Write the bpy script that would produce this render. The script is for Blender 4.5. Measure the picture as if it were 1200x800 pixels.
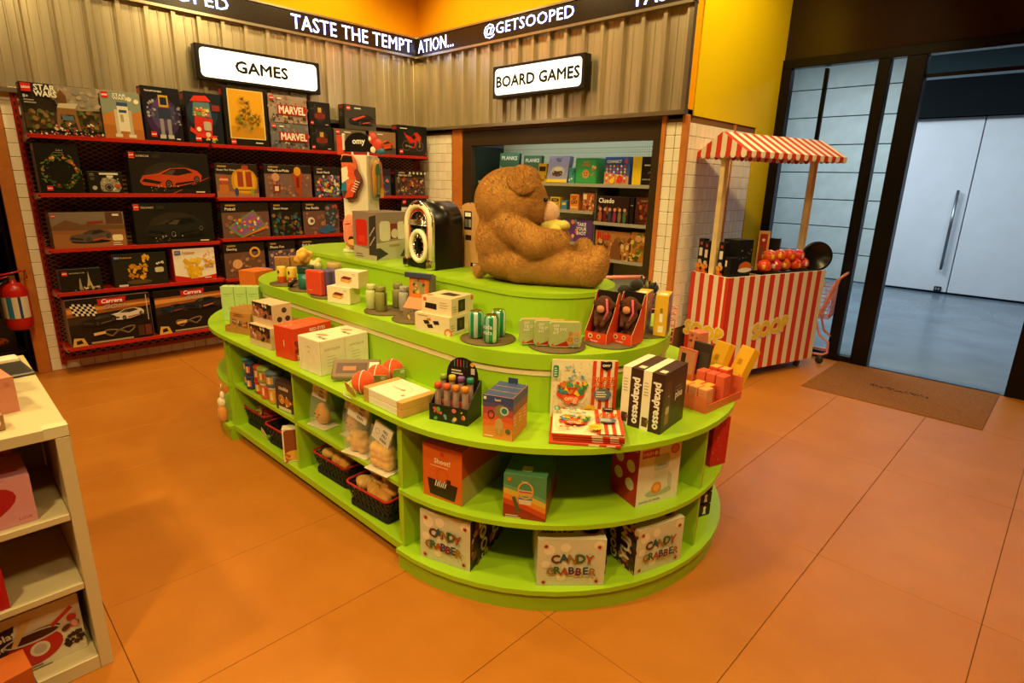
import bpy, bmesh, math, random
from mathutils import Vector, Matrix, Euler
random.seed(7)
PI = math.pi
for o in list(bpy.data.objects):
    bpy.data.objects.remove(o)
SC = bpy.context.scene
COL = SC.collection

# ------------------------------------------------------------------ camera
cd = bpy.data.cameras.new('camera')
cd.sensor_width = 36.0
cd.lens = 36.0 * 674.73 / 1200.0
cd.clip_start = 0.05
cam = bpy.data.objects.new('camera', cd)
COL.objects.link(cam)
_y, _p, _r = math.radians(44.262), math.radians(-15.559), math.radians(1.5197)
_f = Vector((-math.sin(_y) * math.cos(_p), math.cos(_y) * math.cos(_p), math.sin(_p)))
_rt = Vector((math.cos(_y), math.sin(_y), 0))
_u = _rt.cross(_f)
_r2 = _rt * math.cos(_r) + _u * math.sin(_r)
_u2 = -_rt * math.sin(_r) + _u * math.cos(_r)
_m = Matrix((_r2, _u2, -_f)).transposed().to_4x4()
_m.translation = Vector((0, 0, 1.62))
cam.matrix_world = _m
SC.camera = cam

# ------------------------------------------------------------------ world, view, lights
w = bpy.data.worlds.new('world')
SC.world = w
w.use_nodes = True
w.node_tree.nodes['Background'].inputs[0].default_value = (0.10, 0.12, 0.15, 1)
w.node_tree.nodes['Background'].inputs[1].default_value = 0.3
SC.view_settings.view_transform = 'Standard'
SC.view_settings.look = 'None'
SC.view_settings.exposure = 0.0
SC.view_settings.gamma = 1.0
SC.view_settings.use_curve_mapping = False

WARM = (1.0, 0.745, 0.31)
def spot(loc, target, power, angle=95, blend=0.8, color=WARM, size=0.12):
    l = bpy.data.lights.new('ceiling_spot', 'SPOT')
    l.energy = power
    l.color = color
    l.spot_size = math.radians(angle)
    l.spot_blend = blend
    l.shadow_soft_size = size
    o = bpy.data.objects.new('ceiling_spot', l)
    COL.objects.link(o)
    o.location = loc
    o.rotation_euler = (Vector(target) - Vector(loc)).to_track_quat('-Z', 'Y').to_euler()
    return o
def area(loc, target, power, sx, sy, color):
    l = bpy.data.lights.new('ceiling_panel', 'AREA')
    l.shape = 'RECTANGLE'
    l.size = sx
    l.size_y = sy
    l.energy = power
    l.color = color
    o = bpy.data.objects.new('ceiling_panel', l)
    COL.objects.link(o)
    o.location = loc
    o.rotation_euler = (Vector(target) - Vector(loc)).to_track_quat('-Z', 'Y').to_euler()
    return o
# track lights of the shop ceiling
for x, y, p in ((-3.6, 0.9, 130), (-1.9, 0.4, 150), (0.3, 1.6, 120), (0.6, 3.2, 80), (-0.6, 3.9, 90), (-2.4, 3.3, 110), (-4.2, 2.9, 110)):
    spot((x, y, 3.75), (x * 0.94 - 0.1, y + 0.1, 0), p, 125)
# front row of track heads aimed at the island and the racks
spot((-0.7, -0.9, 3.6), (-2.2, 1.6, 0.5), 230, 75)
spot((0.5, 0.3, 3.6), (-1.4, 2.0, 0.4), 200, 75)
spot((-2.7, -1.2, 3.6), (-3.2, 1.2, 0.3), 210, 85)
spot((-3.6, 0.7, 3.75), (-5.9, 1.4, 1.6), 70, 95)
spot((-3.6, 2.6, 3.75), (-5.9, 3.0, 2.1), 90, 95)
# wall washers close to the cladding
for y in (0.6, 1.9, 3.2):
    spot((-5.0, y, 3.75), (-5.9, y, 2.4), 75, 120)
for x in (-5.0, -4.0, -3.0):
    spot((x, 3.5, 3.75), (x, 4.4, 2.4), 75, 120)
spot((-1.3, 4.4, 3.75), (-2.4, 5.2, 2.2), 150, 110)
# daylight-white ceiling panels of the mall corridor outside
area((-1.5, 9.0, 3.75), (-1.5, 9.0, 0), 125, 5.0, 1.2, (0.76, 0.89, 1.0))
area((-4.6, 9.6, 3.75), (-4.6, 10.2, 0), 170, 3.0, 1.2, (0.82, 0.92, 1.0))

# ------------------------------------------------------------------ materials
def srgb(c):
    return tuple(((v / 12.92) if v <= 0.04045 else ((v + 0.055) / 1.055) ** 2.4) for v in c)
def hx(s):
    if not isinstance(s, str):
        return tuple(s)
    s = s.lstrip('#')
    return srgb(tuple(int(s[i:i + 2], 16) / 255 for i in (0, 2, 4)))
MATS = {}
def mat(name, rough=0.5, metal=0.0, color=None, noise=0.0, nscale=30.0, bump=0.0, bscale=60.0, sheen=0.0,
        emit=None, estr=0.0, trans=0.0, ior=1.45, alpha=1.0, coat=0.0, spec=0.5, sub=0.0):
    """procedural material: colour from the piece's own colour attribute (or a fixed colour), noise for grain"""
    if name in MATS:
        return MATS[name]
    m = bpy.data.materials.new(name)
    m.use_nodes = True
    nt = m.node_tree
    b = nt.nodes['Principled BSDF']
    b.inputs['Roughness'].default_value = rough
    b.inputs['Metallic'].default_value = metal
    b.inputs['Transmission Weight'].default_value = trans
    b.inputs['IOR'].default_value = ior
    b.inputs['Alpha'].default_value = alpha
    b.inputs['Coat Weight'].default_value = coat
    b.inputs['Specular IOR Level'].default_value = spec
    if sheen:
        b.inputs['Sheen Weight'].default_value = sheen
        b.inputs['Sheen Roughness'].default_value = 0.4
    if color is None:
        a = nt.nodes.new('ShaderNodeVertexColor')
        a.layer_name = 'Col'
        src = a.outputs['Color']
    else:
        a = nt.nodes.new('ShaderNodeRGB')
        a.outputs[0].default_value = (*hx(color), 1)
        src = a.outputs[0]
    tc = None
    if noise or bump:
        tc = nt.nodes.new('ShaderNodeTexCoord')
    if noise:
        n = nt.nodes.new('ShaderNodeTexNoise')
        n.inputs['Scale'].default_value = nscale
        n.inputs['Detail'].default_value = 5
        nt.links.new(tc.outputs['Object'], n.inputs['Vector'])
        mr = nt.nodes.new('ShaderNodeMapRange')
        mr.inputs['From Min'].default_value = 0.3
        mr.inputs['From Max'].default_value = 0.7
        mr.inputs['To Min'].default_value = 1 - noise
        mr.inputs['To Max'].default_value = 1 + noise
        nt.links.new(n.outputs['Fac'], mr.inputs['Value'])
        mx = nt.nodes.new('ShaderNodeVectorMath')
        mx.operation = 'SCALE'
        nt.links.new(src, mx.inputs[0])
        nt.links.new(mr.outputs[0], mx.inputs['Scale'])
        src = mx.outputs[0]
    nt.links.new(src, b.inputs['Base Color'])
    if bump:
        n = nt.nodes.new('ShaderNodeTexNoise')
        n.inputs['Scale'].default_value = bscale
        n.inputs['Detail'].default_value = 6
        nt.links.new(tc.outputs['Object'], n.inputs['Vector'])
        bp = nt.nodes.new('ShaderNodeBump')
        bp.inputs['Strength'].default_value = bump
        bp.inputs['Distance'].default_value = 0.01
        nt.links.new(n.outputs['Fac'], bp.inputs['Height'])
        nt.links.new(bp.outputs[0], b.inputs['Normal'])
    if emit is not None:
        b.inputs['Emission Color'].default_value = (*hx(emit), 1)
        b.inputs['Emission Strength'].default_value = estr
    MATS[name] = m
    return m
mat('card', 0.42, noise=0.05, nscale=25)
mat('print', 0.38, noise=0.03, nscale=40)
mat('lacquer', 0.3, noise=0.04, nscale=3, bump=0.02, bscale=20)
mat('plastic', 0.3)
mat('matte', 0.75, noise=0.08, nscale=20)
mat('paintwall', 0.75, spec=0.15, noise=0.03, nscale=1.5, bump=0.03, bscale=40)
mat('tile', 0.28, noise=0.05, nscale=3)
mat('wood', 0.55, noise=0.12, nscale=9)
mat('metal', 0.3, 0.9)
mat('chrome', 0.12, 1.0)
mat('fabric', 0.9, noise=0.15, nscale=120, bump=0.3, bscale=200, sheen=0.3)
mat('glass', 0.02, trans=1.0, ior=1.01, spec=0.6)
mat('pane', 0.0, trans=1.0, ior=1.05, spec=0.5)
mat('clear', 0.08, trans=1.0, ior=1.05)
mat('darkmetal', 0.35, 0.4)

# ------------------------------------------------------------------ mesh helpers
class MB:
    """collects coloured faces; build() links them as one mesh object"""
    def __init__(s, col='#ffffff'):
        s.v = []; s.f = []; s.c = []; s.sm = []; s.col = hx(col)
    def setc(s, col):
        s.col = hx(col); return s
    def face(s, idx, col=None, smooth=False):
        s.f.append(tuple(idx)); s.c.append(s.col if col is None else hx(col)); s.sm.append(smooth)
    def poly(s, pts, col=None):
        n = len(s.v); s.v += [tuple(p) for p in pts]; s.face(range(n, n + len(pts)), col)
    def box(s, x0, y0, z0, x1, y1, z1, col=None, bev=0.0):
        if bev <= 0:
            n = len(s.v)
            s.v += [(x, y, z) for z in (z0, z1) for y in (y0, y1) for x in (x0, x1)]
            for q in ((0, 2, 3, 1), (4, 5, 7, 6), (0, 1, 5, 4), (2, 6, 7, 3), (0, 4, 6, 2), (1, 3, 7, 5)):
                s.face([n + i for i in q], col)
            return s
        b = min(bev, abs(x1 - x0) / 2.01, abs(y1 - y0) / 2.01, abs(z1 - z0) / 2.01)
        ids = {}
        for ix in (0, 1):
            for iy in (0, 1):
                for iz in (0, 1):
                    X, Y, Z = (x0, x1)[ix], (y0, y1)[iy], (z0, z1)[iz]
                    ax, ay, az = X + b * (1 - 2 * ix), Y + b * (1 - 2 * iy), Z + b * (1 - 2 * iz)
                    n = len(s.v)
                    s.v += [(X, ay, az), (ax, Y, az), (ax, ay, Z)]
                    ids[ix, iy, iz] = (n, n + 1, n + 2)
        g = lambda i, j, k, a: ids[i, j, k][a]
        for i in (0, 1):
            q = [g(i, 0, 0, 0), g(i, 1, 0, 0), g(i, 1, 1, 0), g(i, 0, 1, 0)]; s.face(q if i else q[::-1], col)
            q = [g(0, i, 0, 1), g(1, i, 0, 1), g(1, i, 1, 1), g(0, i, 1, 1)]; s.face(q[::-1] if i else q, col)
            q = [g(0, 0, i, 2), g(1, 0, i, 2), g(1, 1, i, 2), g(0, 1, i, 2)]; s.face(q if i else q[::-1], col)
        for i in (0, 1):
            for j in (0, 1):
                q = [g(i, j, 0, 0), g(i, j, 0, 1), g(i, j, 1, 1), g(i, j, 1, 0)]; s.face(q if (i + j) % 2 else q[::-1], col)
                q = [g(i, 0, j, 0), g(i, 0, j, 2), g(i, 1, j, 2), g(i, 1, j, 0)]; s.face(q[::-1] if (i + j) % 2 else q, col)
                q = [g(0, i, j, 1), g(0, i, j, 2), g(1, i, j, 2), g(1, i, j, 1)]; s.face(q if (i + j) % 2 else q[::-1], col)
                for k in (0, 1):
                    q = list(ids[i, j, k]); s.face(q if (i + j + k) % 2 else q[::-1], col)
        return s
    def prism(s, pts, z0, z1, col=None, smooth=False, caps=True):
        """pts: counter-clockwise outline in x,y"""
        n = len(s.v); k = len(pts)
        s.v += [(p[0], p[1], z0) for p in pts] + [(p[0], p[1], z1) for p in pts]
        for i in range(k):
            j = (i + 1) % k
            s.face((n + i, n + j, n + k + j, n + k + i), col, smooth)
        if caps:
            s.face([n + i for i in range(k)][::-1], col); s.face([n + k + i for i in range(k)], col)
        return s
    def lathe(s, prof, cx=0, cy=0, n=20, col=None, cols=None, cap=True):
        """prof: (radius, z) from bottom to top"""
        b = len(s.v)
        for r, z in prof:
            for i in range(n):
                a = 2 * PI * i / n
                s.v.append((cx + r * math.cos(a), cy + r * math.sin(a), z))
        for k in range(len(prof) - 1):
            for i in range(n):
                j = (i + 1) % n
                s.face((b + k * n + i, b + k * n + j, b + (k + 1) * n + j, b + (k + 1) * n + i), cols[k] if cols else col, True)
        if cap:
            if prof[0][0] > 1e-6: s.face([b + i for i in range(n)][::-1], cols[0] if cols else col)
            if prof[-1][0] > 1e-6: s.face([b + (len(prof) - 1) * n + i for i in range(n)], cols[-1] if cols else col)
        return s
    def ell(s, c, r, col=None, nu=14, nv=8, rot=None):
        b = len(s.v)
        M = rot.to_matrix() if rot is not None else Matrix.Identity(3)
        for k in range(nv + 1):
            t = PI * k / nv
            for i in range(nu):
                a = 2 * PI * i / nu
                p = M @ Vector((r[0] * math.sin(t) * math.cos(a), r[1] * math.sin(t) * math.sin(a), -r[2] * math.cos(t)))
                s.v.append((c[0] + p.x, c[1] + p.y, c[2] + p.z))
        for k in range(nv):
            for i in range(nu):
                j = (i + 1) % nu
                s.face((b + k * nu + i, b + k * nu + j, b + (k + 1) * nu + j, b + (k + 1) * nu + i), col, True)
        return s
    def tube(s, pts, r, n=8, col=None, closed=False):
        pts = [Vector(p) for p in pts]; k = len(pts); b = len(s.v)
        up = None
        for i, p in enumerate(pts):
            if closed: d = pts[(i + 1) % k] - pts[i - 1]
            else: d = pts[min(i + 1, k - 1)] - pts[max(i - 1, 0)]
            d.normalize()
            if up is None:
                up = Vector((0, 0, 1)) if abs(d.z) < 0.9 else Vector((1, 0, 0))
            a = d.cross(up).normalized(); up = a.cross(d).normalized()
            rr = r[i] if isinstance(r, (list, tuple)) else r
            for q in range(n):
                t = 2 * PI * q / n
                v = p + (a * math.cos(t) + up * math.sin(t)) * rr
                s.v.append(tuple(v))
        for i in range(k if closed else k - 1):
            i2 = (i + 1) % k
            for q in range(n):
                q2 = (q + 1) % n
                s.face((b + i * n + q, b + i * n + q2, b + i2 * n + q2, b + i2 * n + q), col, True)
        if not closed:
            s.face([b + q for q in range(n)][::-1], col); s.face([b + (k - 1) * n + q for q in range(n)], col)
        return s
    def xform(s, M, start=0):
        for i in range(start, len(s.v)):
            s.v[i] = tuple(M @ Vector(s.v[i]))
        return s
    def mesh(s, name, m):
        me = bpy.data.meshes.new(name)
        me.from_pydata(s.v, [], s.f)
        at = me.color_attributes.new('Col', 'FLOAT_COLOR', 'CORNER')
        buf = []
        for f, c in zip(s.f, s.c):
            buf += [c[0], c[1], c[2], 1.0] * len(f)
        at.data.foreach_set('color', buf)
        me.polygons.foreach_set('use_smooth', s.sm)
        me.materials.append(MATS[m] if isinstance(m, str) else m)
        me.update()
        return me
    def build(s, name, m='card', parent=None, loc=None, rz=0.0, rot=None):
        return link(name, s.mesh(name, m), parent, loc, rz, rot)
def link(name, me, parent=None, loc=None, rz=0.0, rot=None):
    o = bpy.data.objects.new(name, me)
    COL.objects.link(o)
    if parent is not None: o.parent = parent
    if loc is not None: o.location = loc
    o.rotation_euler = rot if rot is not None else (0, 0, rz)
    return o
def empty(name, loc=(0, 0, 0), rz=0.0):
    return link(name, None, None, loc, rz)
def tag(o, label, cat, group=None, kind=None):
    o['label'] = label; o['category'] = cat
    if group: o['group'] = group
    if kind: o['kind'] = kind
    return o
def struct(o, label, cat):
    o['label'] = label; o['category'] = cat; o['kind'] = 'structure'
    return o
def copy_tree(o, parent=None):
    c = o.copy()
    COL.objects.link(c)
    if parent is not None:
        c.parent = parent
    for ch in list(o.children):
        copy_tree(ch, c)
    return c

# ------------------------------------------------------------------ flat print
TXT = {}
def glyphs(s, off=0.0, shear=0.0, space=1.0):
    k = (s, off, shear, space)
    if k in TXT: return TXT[k]
    cu = bpy.data.curves.new('lettering', 'FONT')
    cu.body = s; cu.offset = off; cu.shear = shear; cu.resolution_u = 2; cu.space_character = space
    ob = bpy.data.objects.new('lettering', cu)
    me = bpy.data.meshes.new_from_object(ob)
    vs = [(v.co.x, v.co.y) for v in me.vertices]
    fs = [tuple(p.vertices) for p in me.polygons]
    bpy.data.objects.remove(ob); bpy.data.curves.remove(cu); bpy.data.meshes.remove(me)
    if not vs: vs = [(0, 0)]
    x0 = min(v[0] for v in vs); x1 = max(v[0] for v in vs); y0 = min(v[1] for v in vs); y1 = max(v[1] for v in vs)
    TXT[k] = (vs, fs, x0, y0, max(x1 - x0, 1e-6), max(y1 - y0, 1e-6))
    return TXT[k]
class Art:
    """flat print on a panel w by h metres; positions are fractions of the panel, sizes fractions of its height"""
    def __init__(s, w, h, bg=None, inset=0.0):
        s.w = w; s.h = h; s.m = MB(); s.L = 1
        if bg is not None: s.rect(inset, inset, 1 - inset, 1 - inset, bg)
    def _z(s):
        s.L += 1
        return s.L * 0.00012
    def P(s, pts, c):
        z = s._z(); n = len(s.m.v)
        s.m.v += [(p[0], p[1], z) for p in pts]
        a = sum(pts[i][0] * pts[(i + 1) % len(pts)][1] - pts[(i + 1) % len(pts)][0] * pts[i][1] for i in range(len(pts)))
        idx = list(range(n, n + len(pts)))
        s.m.face(idx if a > 0 else idx[::-1], c)
        return s
    def poly(s, pts, c): return s.P([(u * s.w, v * s.h) for u, v in pts], c)
    def rect(s, u0, v0, u1, v1, c): return s.poly([(u0, v0), (u1, v0), (u1, v1), (u0, v1)], c)
    def ell(s, u, v, ru, rv, c, n=18, rot=0.0):
        cr, sr = math.cos(rot), math.sin(rot)
        return s.P([(u * s.w + s.h * (ru * math.cos(t) * cr - rv * math.sin(t) * sr), v * s.h + s.h * (ru * math.cos(t) * sr + rv * math.sin(t) * cr))
                    for t in [2 * PI * i / n for i in range(n)]], c)
    def circ(s, u, v, r, c, n=18): return s.ell(u, v, r, r, c, n)
    def rrect(s, u0, v0, u1, v1, r, c):
        x0, y0, x1, y1, r = u0 * s.w, v0 * s.h, u1 * s.w, v1 * s.h, r * s.h
        p = []
        for cx, cy, a0 in ((x1 - r, y1 - r, 0), (x0 + r, y1 - r, 90), (x0 + r, y0 + r, 180), (x1 - r, y0 + r, 270)):
            for k in range(5):
                a = math.radians(a0 + 22.5 * k); p.append((cx + r * math.cos(a), cy + r * math.sin(a)))
        return s.P(p, c)
    def line(s, u0, v0, u1, v1, wd, c):
        x0, y0, x1, y1 = u0 * s.w, v0 * s.h, u1 * s.w, v1 * s.h
        d = math.hypot(x1 - x0, y1 - y0) or 1; nx, ny = -(y1 - y0) / d * wd * s.h / 2, (x1 - x0) / d * wd * s.h / 2
        return s.P([(x0 - nx, y0 - ny), (x1 - nx, y1 - ny), (x1 + nx, y1 + ny), (x0 + nx, y0 + ny)], c)
    def path(s, pts, wd, c):
        for a, b in zip(pts, pts[1:]): s.line(*a, *b, wd, c)
        return s
    def ring(s, u, v, ru, rv, wd, c, n=20):
        z = s._z(); b = len(s.m.v)
        for i in range(n):
            t = 2 * PI * i / n
            s.m.v.append((u * s.w + s.h * ru * math.cos(t), v * s.h + s.h * rv * math.sin(t), z))
            s.m.v.append((u * s.w + s.h * (ru - wd) * math.cos(t), v * s.h + s.h * (rv - wd) * math.sin(t), z))
        for i in range(n):
            j = (i + 1) % n
            s.m.face((b + 2 * i + 1, b + 2 * i, b + 2 * j, b + 2 * j + 1), c)
        return s
    def text(s, t, u, v, size, c, wmax=None, bold=0.0, shear=0.0, rot=0.0, anchor='c', space=1.0, stretch=False):
        if bold:
            for dx, dy in ((bold, 0), (-bold, 0), (0, bold), (0, -bold)):
                s.text(t, u + dx * size * s.h / s.w, v + dy * size, size, c, wmax, 0, shear, rot, anchor, space, stretch)
        vs, fs, x0, y0, tw, th = glyphs(t, 0.0, shear, space)
        k = size * s.h / th; kx = k
        if wmax is not None:
            wm = wmax * s.w
            if stretch: kx = wm / tw
            elif tw * k > wm: kx = k = wm / tw
        ax = {'c': 0.5, 'l': 0.0, 'r': 1.0}[anchor]
        cr, sr = math.cos(rot), math.sin(rot)
        z = s._z(); b = len(s.m.v)
        for x, y in vs:
            X = (x - x0 - tw * ax) * kx; Y = (y - y0 - th / 2) * k
            s.m.v.append((u * s.w + X * cr - Y * sr, v * s.h + X * sr + Y * cr, z))
        for f in fs: s.m.face([b + i for i in f], c)
        return s
    def specks(s, n, u0, v0, u1, v1, r, cols, seed=1, sq=False):
        R = random.Random(seed)
        for i in range(n):
            u, v, c = R.uniform(u0, u1), R.uniform(v0, v1), cols[i % len(cols)]
            rr = r * R.uniform(0.5, 1.2)
            if sq:
                a = R.uniform(0, PI); d = rr * s.h
                s.P([(u * s.w + d * math.cos(a + q * PI / 2 + (0.3 if q % 2 else 0)), v * s.h + d * math.sin(a + q * PI / 2)) for q in range(4)], c)
            else: s.ell(u, v, rr, rr * R.uniform(0.6, 1), c, 9, R.uniform(0, 3))
        return s
    def lines_of_text(s, u0, v1, u1, n, dv, wd, c, seed=3):
        R = random.Random(seed)
        for i in range(n):
            s.line(u0, v1 - i * dv, u0 + (u1 - u0) * R.uniform(0.6, 1), v1 - i * dv, wd, c)
        return s
    def on(s, face, W, D, H, name, parent, m='print'):
        """lay the print on a face of a box W x D x H whose base centre is the parent's origin"""
        B = {'front': Matrix(((1, 0, 0, -W / 2), (0, 0, -1, -D / 2), (0, 1, 0, 0), (0, 0, 0, 1))),
             'back': Matrix(((-1, 0, 0, W / 2), (0, 0, 1, D / 2), (0, 1, 0, 0), (0, 0, 0, 1))),
             'right': Matrix(((0, 0, 1, W / 2), (1, 0, 0, -D / 2), (0, 1, 0, 0), (0, 0, 0, 1))),
             'left': Matrix(((0, 0, -1, -W / 2), (-1, 0, 0, D / 2), (0, 1, 0, 0), (0, 0, 0, 1))),
             'top': Matrix(((1, 0, 0, -W / 2), (0, 1, 0, -D / 2), (0, 0, 1, H), (0, 0, 0, 1))),
             'topr': Matrix(((0, -1, 0, W / 2), (1, 0, 0, -D / 2), (0, 0, 1, H), (0, 0, 0, 1)))}[face]
        s.m.xform(B)
        return s.m.build(name, m, parent)
    def put(s, M, name, parent, m='print'):
        s.m.xform(M)
        return s.m.build(name, m, parent)
def shade(c, k):
    return tuple(v * k for v in hx(c))
def carton(name, label, cat, loc, rz, w, d, h, col, sides=None, group=None, bev=0.003, m='card', flap=None):
    """closed carton: bevelled body plus tuck-flap seam; base centre at loc, front towards local -y"""
    mb = MB(col)
    mb.box(-w / 2, -d / 2, 0, w / 2, d / 2, h, col, bev)
    if sides:
        # box() face order with bevel: left,front,bottom,right,back,top
        order = {'left': 0, 'front': 1, 'bottom': 2, 'right': 3, 'back': 4, 'top': 5}
        for k, c in sides.items():
            mb.c[order[k]] = hx(c)
    o = mb.build(name, m, None, loc, rz)
    tag(o, label, cat, group)
    if flap:
        f = MB(flap)
        f.box(-w * 0.47, -0.0004, 0, w * 0.47, 0.0008, 0.0006)
        f.build('flap_seam', m, o, (0, d * 0.28, h))
    return o
# ================================================================== the setting
XL, YB, XR, YG, ZC = -5.90, 4.38, -2.43, 6.16, 3.85     # left wall, back wall, return wall, glass front, ceiling
GROUT = '#7d5a34'
def tiles_on(parent, spots, sx, sz, thick, axis, cols):
    """glazed wall tiles as pieces of their own sharing one mesh per tone"""
    ms = []
    for c in cols:
        mb = MB(c)
        if axis == 'x': mb.box(0, -sx / 2, -sz / 2, thick, sx / 2, sz / 2, c, 0.003)
        elif axis == '-y': mb.box(-sx / 2, -thick, -sz / 2, sx / 2, 0, sz / 2, c, 0.003)
        ms.append(mb.mesh('tile', 'tile'))
    for i, p in enumerate(spots):
        link('tile', ms[(i * 7 + i // 3) % len(ms)], parent, p)
WT = ('#f4e8d0', '#f7ecd6', '#efe2c8')

# floor: orange concrete-look tiles, 0.6 x 1.2 m, thin dark joints
fl = MB('#3a2412')
fl.box(-9.5, -2.8, -0.06, 2.6, YG, -0.004)
floor = struct(fl.build('floor', 'matte'), 'orange concrete-look tiled shop floor with thin dark joints', 'floor')
mt = bpy.data.materials.new('floor_tile'); mt.use_nodes = True
_n = mt.node_tree; _b = _n.nodes['Principled BSDF']
_oi = _n.nodes.new('ShaderNodeObjectInfo'); _tc = _n.nodes.new('ShaderNodeTexCoord')
_n1 = _n.nodes.new('ShaderNodeTexNoise'); _n1.inputs['Scale'].default_value = 2.2; _n1.inputs['Detail'].default_value = 8; _n1.inputs['Roughness'].default_value = 0.65
_ad = _n.nodes.new('ShaderNodeVectorMath'); _ad.operation = 'ADD'
_n.links.new(_tc.outputs['Object'], _ad.inputs[0]); _n.links.new(_oi.outputs['Location'], _ad.inputs[1])
_n.links.new(_ad.outputs[0], _n1.inputs['Vector'])
_cr = _n.nodes.new('ShaderNodeValToRGB')
_cr.color_ramp.elements[0].position = 0.3; _cr.color_ramp.elements[0].color = (*hx('#b0691c'), 1)
_cr.color_ramp.elements[1].position = 0.72; _cr.color_ramp.elements[1].color = (*hx('#be7628'), 1)
_n.links.new(_n1.outputs['Fac'], _cr.inputs[0]); _n.links.new(_cr.outputs[0], _b.inputs['Base Color'])
_n2 = _n.nodes.new('ShaderNodeTexNoise'); _n2.inputs['Scale'].default_value = 6; _n2.inputs['Detail'].default_value = 6
_n.links.new(_ad.outputs[0], _n2.inputs['Vector'])
_mr = _n.nodes.new('ShaderNodeMapRange'); _mr.inputs['To Min'].default_value = 0.34; _mr.inputs['To Max'].default_value = 0.5
_n.links.new(_n2.outputs['Fac'], _mr.inputs['Value']); _n.links.new(_mr.outputs[0], _b.inputs['Roughness'])
_b.inputs['Specular IOR Level'].default_value = 0.22
MATS['floor_tile'] = mt
tb = MB('#c4773c'); tb.box(-0.299, -0.599, -0.006, 0.299, 0.599, 0, None, 0.0015)
tme = tb.mesh('floor_tile', 'floor_tile')
for i in range(-9, 6):
    for j in range(-5, 2):
        cx, cy = -0.58 + 0.6 * i + 0.3, 3.85 + 1.2 * j + 0.6
        if XL + 0.05 < cx < 2.6 and cy < 5.3 and not (cx < XR and cy > YB):
            link('floor_tile', tme, floor, (cx, cy, 0))
tb = MB('#c4773c'); tb.box(-0.299, -0.55, -0.006, 0.299, 0.55, 0, None, 0.0015)
tme2 = tb.mesh('floor_tile', 'floor_tile')
for i in range(-3, 6):
    link('floor_tile', tme2, floor, (-0.58 + 0.6 * i + 0.3, 5.602, 0))

# ceiling
cl = MB('#8a5a20'); cl.box(-6.4, -2.8, ZC, 2.6, YG + 0.1, ZC + 0.06)
struct(cl.build('ceiling', 'paintwall'), 'warm painted shop ceiling', 'ceiling')

# left wall: backing, doorway at its near end, tiles, cladding
YEL = '#f2a400'
wl = MB(GROUT)
wl.box(XL - 0.12, 0.50, 0, XL, YB + 0.4, 2.2)
wl.box(XL - 0.12, -2.8, 2.2, XL, YB + 0.4, ZC, YEL)
wl.box(XL - 0.12, -2.8, 0, XL, -0.75, 2.2)
wl.box(XL - 1.0, -0.80, 0, XL - 0.12, -0.75, 2.2, '#241a12')
wl.box(XL - 1.0, 0.50, 0, XL - 0.12, 0.55, 2.2, '#2a2018')
wl.box(XL - 1.05, -0.80, 0, XL - 1.0, 0.55, 2.2, '#1a1410')
wall_left = struct(wl.build('wall_left', 'paintwall'), 'left shop wall with white tiles below and yellow paint above metal cladding', 'wall')
sp = []
for k in range(22):
    z = 0.05 + 0.1 * k
    sp.append((XL, 0.625, z))
    if k < 2:
        sp += [(XL, 0.725 + 0.1 * q, z) for q in range(37)]
    elif k > 19:
        sp += [(XL, 0.725 + 0.1 * q, z) for q in range(1)]
tiles_on(wall_left, sp, 0.097, 0.097, 0.012, 'x', WT)
def cladding(parent, y0, y1, phase, name):
    """ribbed zinc sheet standing along +x of a local frame, ribs every 0.2 m"""
    pts = []
    x = y0
    while x < y1 - 0.01:
        pts += [(x, 0.0), (x + 0.055, 0.0), (x + 0.06, 0.004), (x + 0.068, 0.004), (x + 0.073, 0.0), (x + 0.12, 0), (x + 0.125, 0.004), (x + 0.133, 0.004), (x + 0.138, 0),
                (x + 0.146, 0.0), (x + 0.156, 0.034), (x + 0.188, 0.034), (x + 0.2, 0.0)]
        x += 0.2
    return pts
zinc = mat('zinc', 0.32, 0.72, '#cdbf9f', noise=0.2, nscale=7, bump=0.06, bscale=40)
for _nd in zinc.node_tree.nodes:      # brushed streaks running up the sheet
    if _nd.type == 'TEX_NOISE':
        _mp = zinc.node_tree.nodes.new('ShaderNodeMapping'); _mp.inputs['Scale'].default_value = (1, 1, 0.08)
        _lk = _nd.inputs['Vector'].links[0]; _src = _lk.from_socket
        zinc.node_tree.links.new(_src, _mp.inputs['Vector']); zinc.node_tree.links.new(_mp.outputs[0], _nd.inputs['Vector'])
def sheet(parent, pts, axis, base, z0, z1, name='metal_cladding'):
    mb = MB()
    for p in pts:
        for z in (z0, z1):
            mb.v.append((base + p[1], p[0], z) if axis == 'x' else (p[0], base - p[1], z))
    for i in range(len(pts) - 1):
        q = (2 * i, 2 * i + 2, 2 * i + 3, 2 * i + 1)
        mb.face(q)
    return mb.build(name, zinc, parent)
Z0, Z1 = 2.185, 2.93
pl = cladding(None, -0.955, YB, 0, '')
sheet(wall_left, [p for p in pl if p[0] < YB - 0.035] + [(YB - 0.005, 0.0)], 'x', XL + 0.01, Z0, Z1)
lg = MB('#b9ad97'); lg.box(XL - 0.01, -2.7, Z0 - 0.03, XL + 0.06, YB - 0.03, Z0 + 0.004); lg.box(XL - 0.01, -2.7, Z1, XL + 0.075, YB - 0.03, Z1 + 0.022)
lg.box(XL - 0.01, -2.7, 3.132, XL + 0.075, YB - 0.03, 3.15)
lg.build('ledge_trim', 'metal', wall_left)
ot = MB('#c4742c'); ot.box(XL - 0.02, 0.485, 0, XL + 0.03, 0.572, 2.16, None, 0.003)
ot.build('door_trim', 'wood', wall_left)

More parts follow.
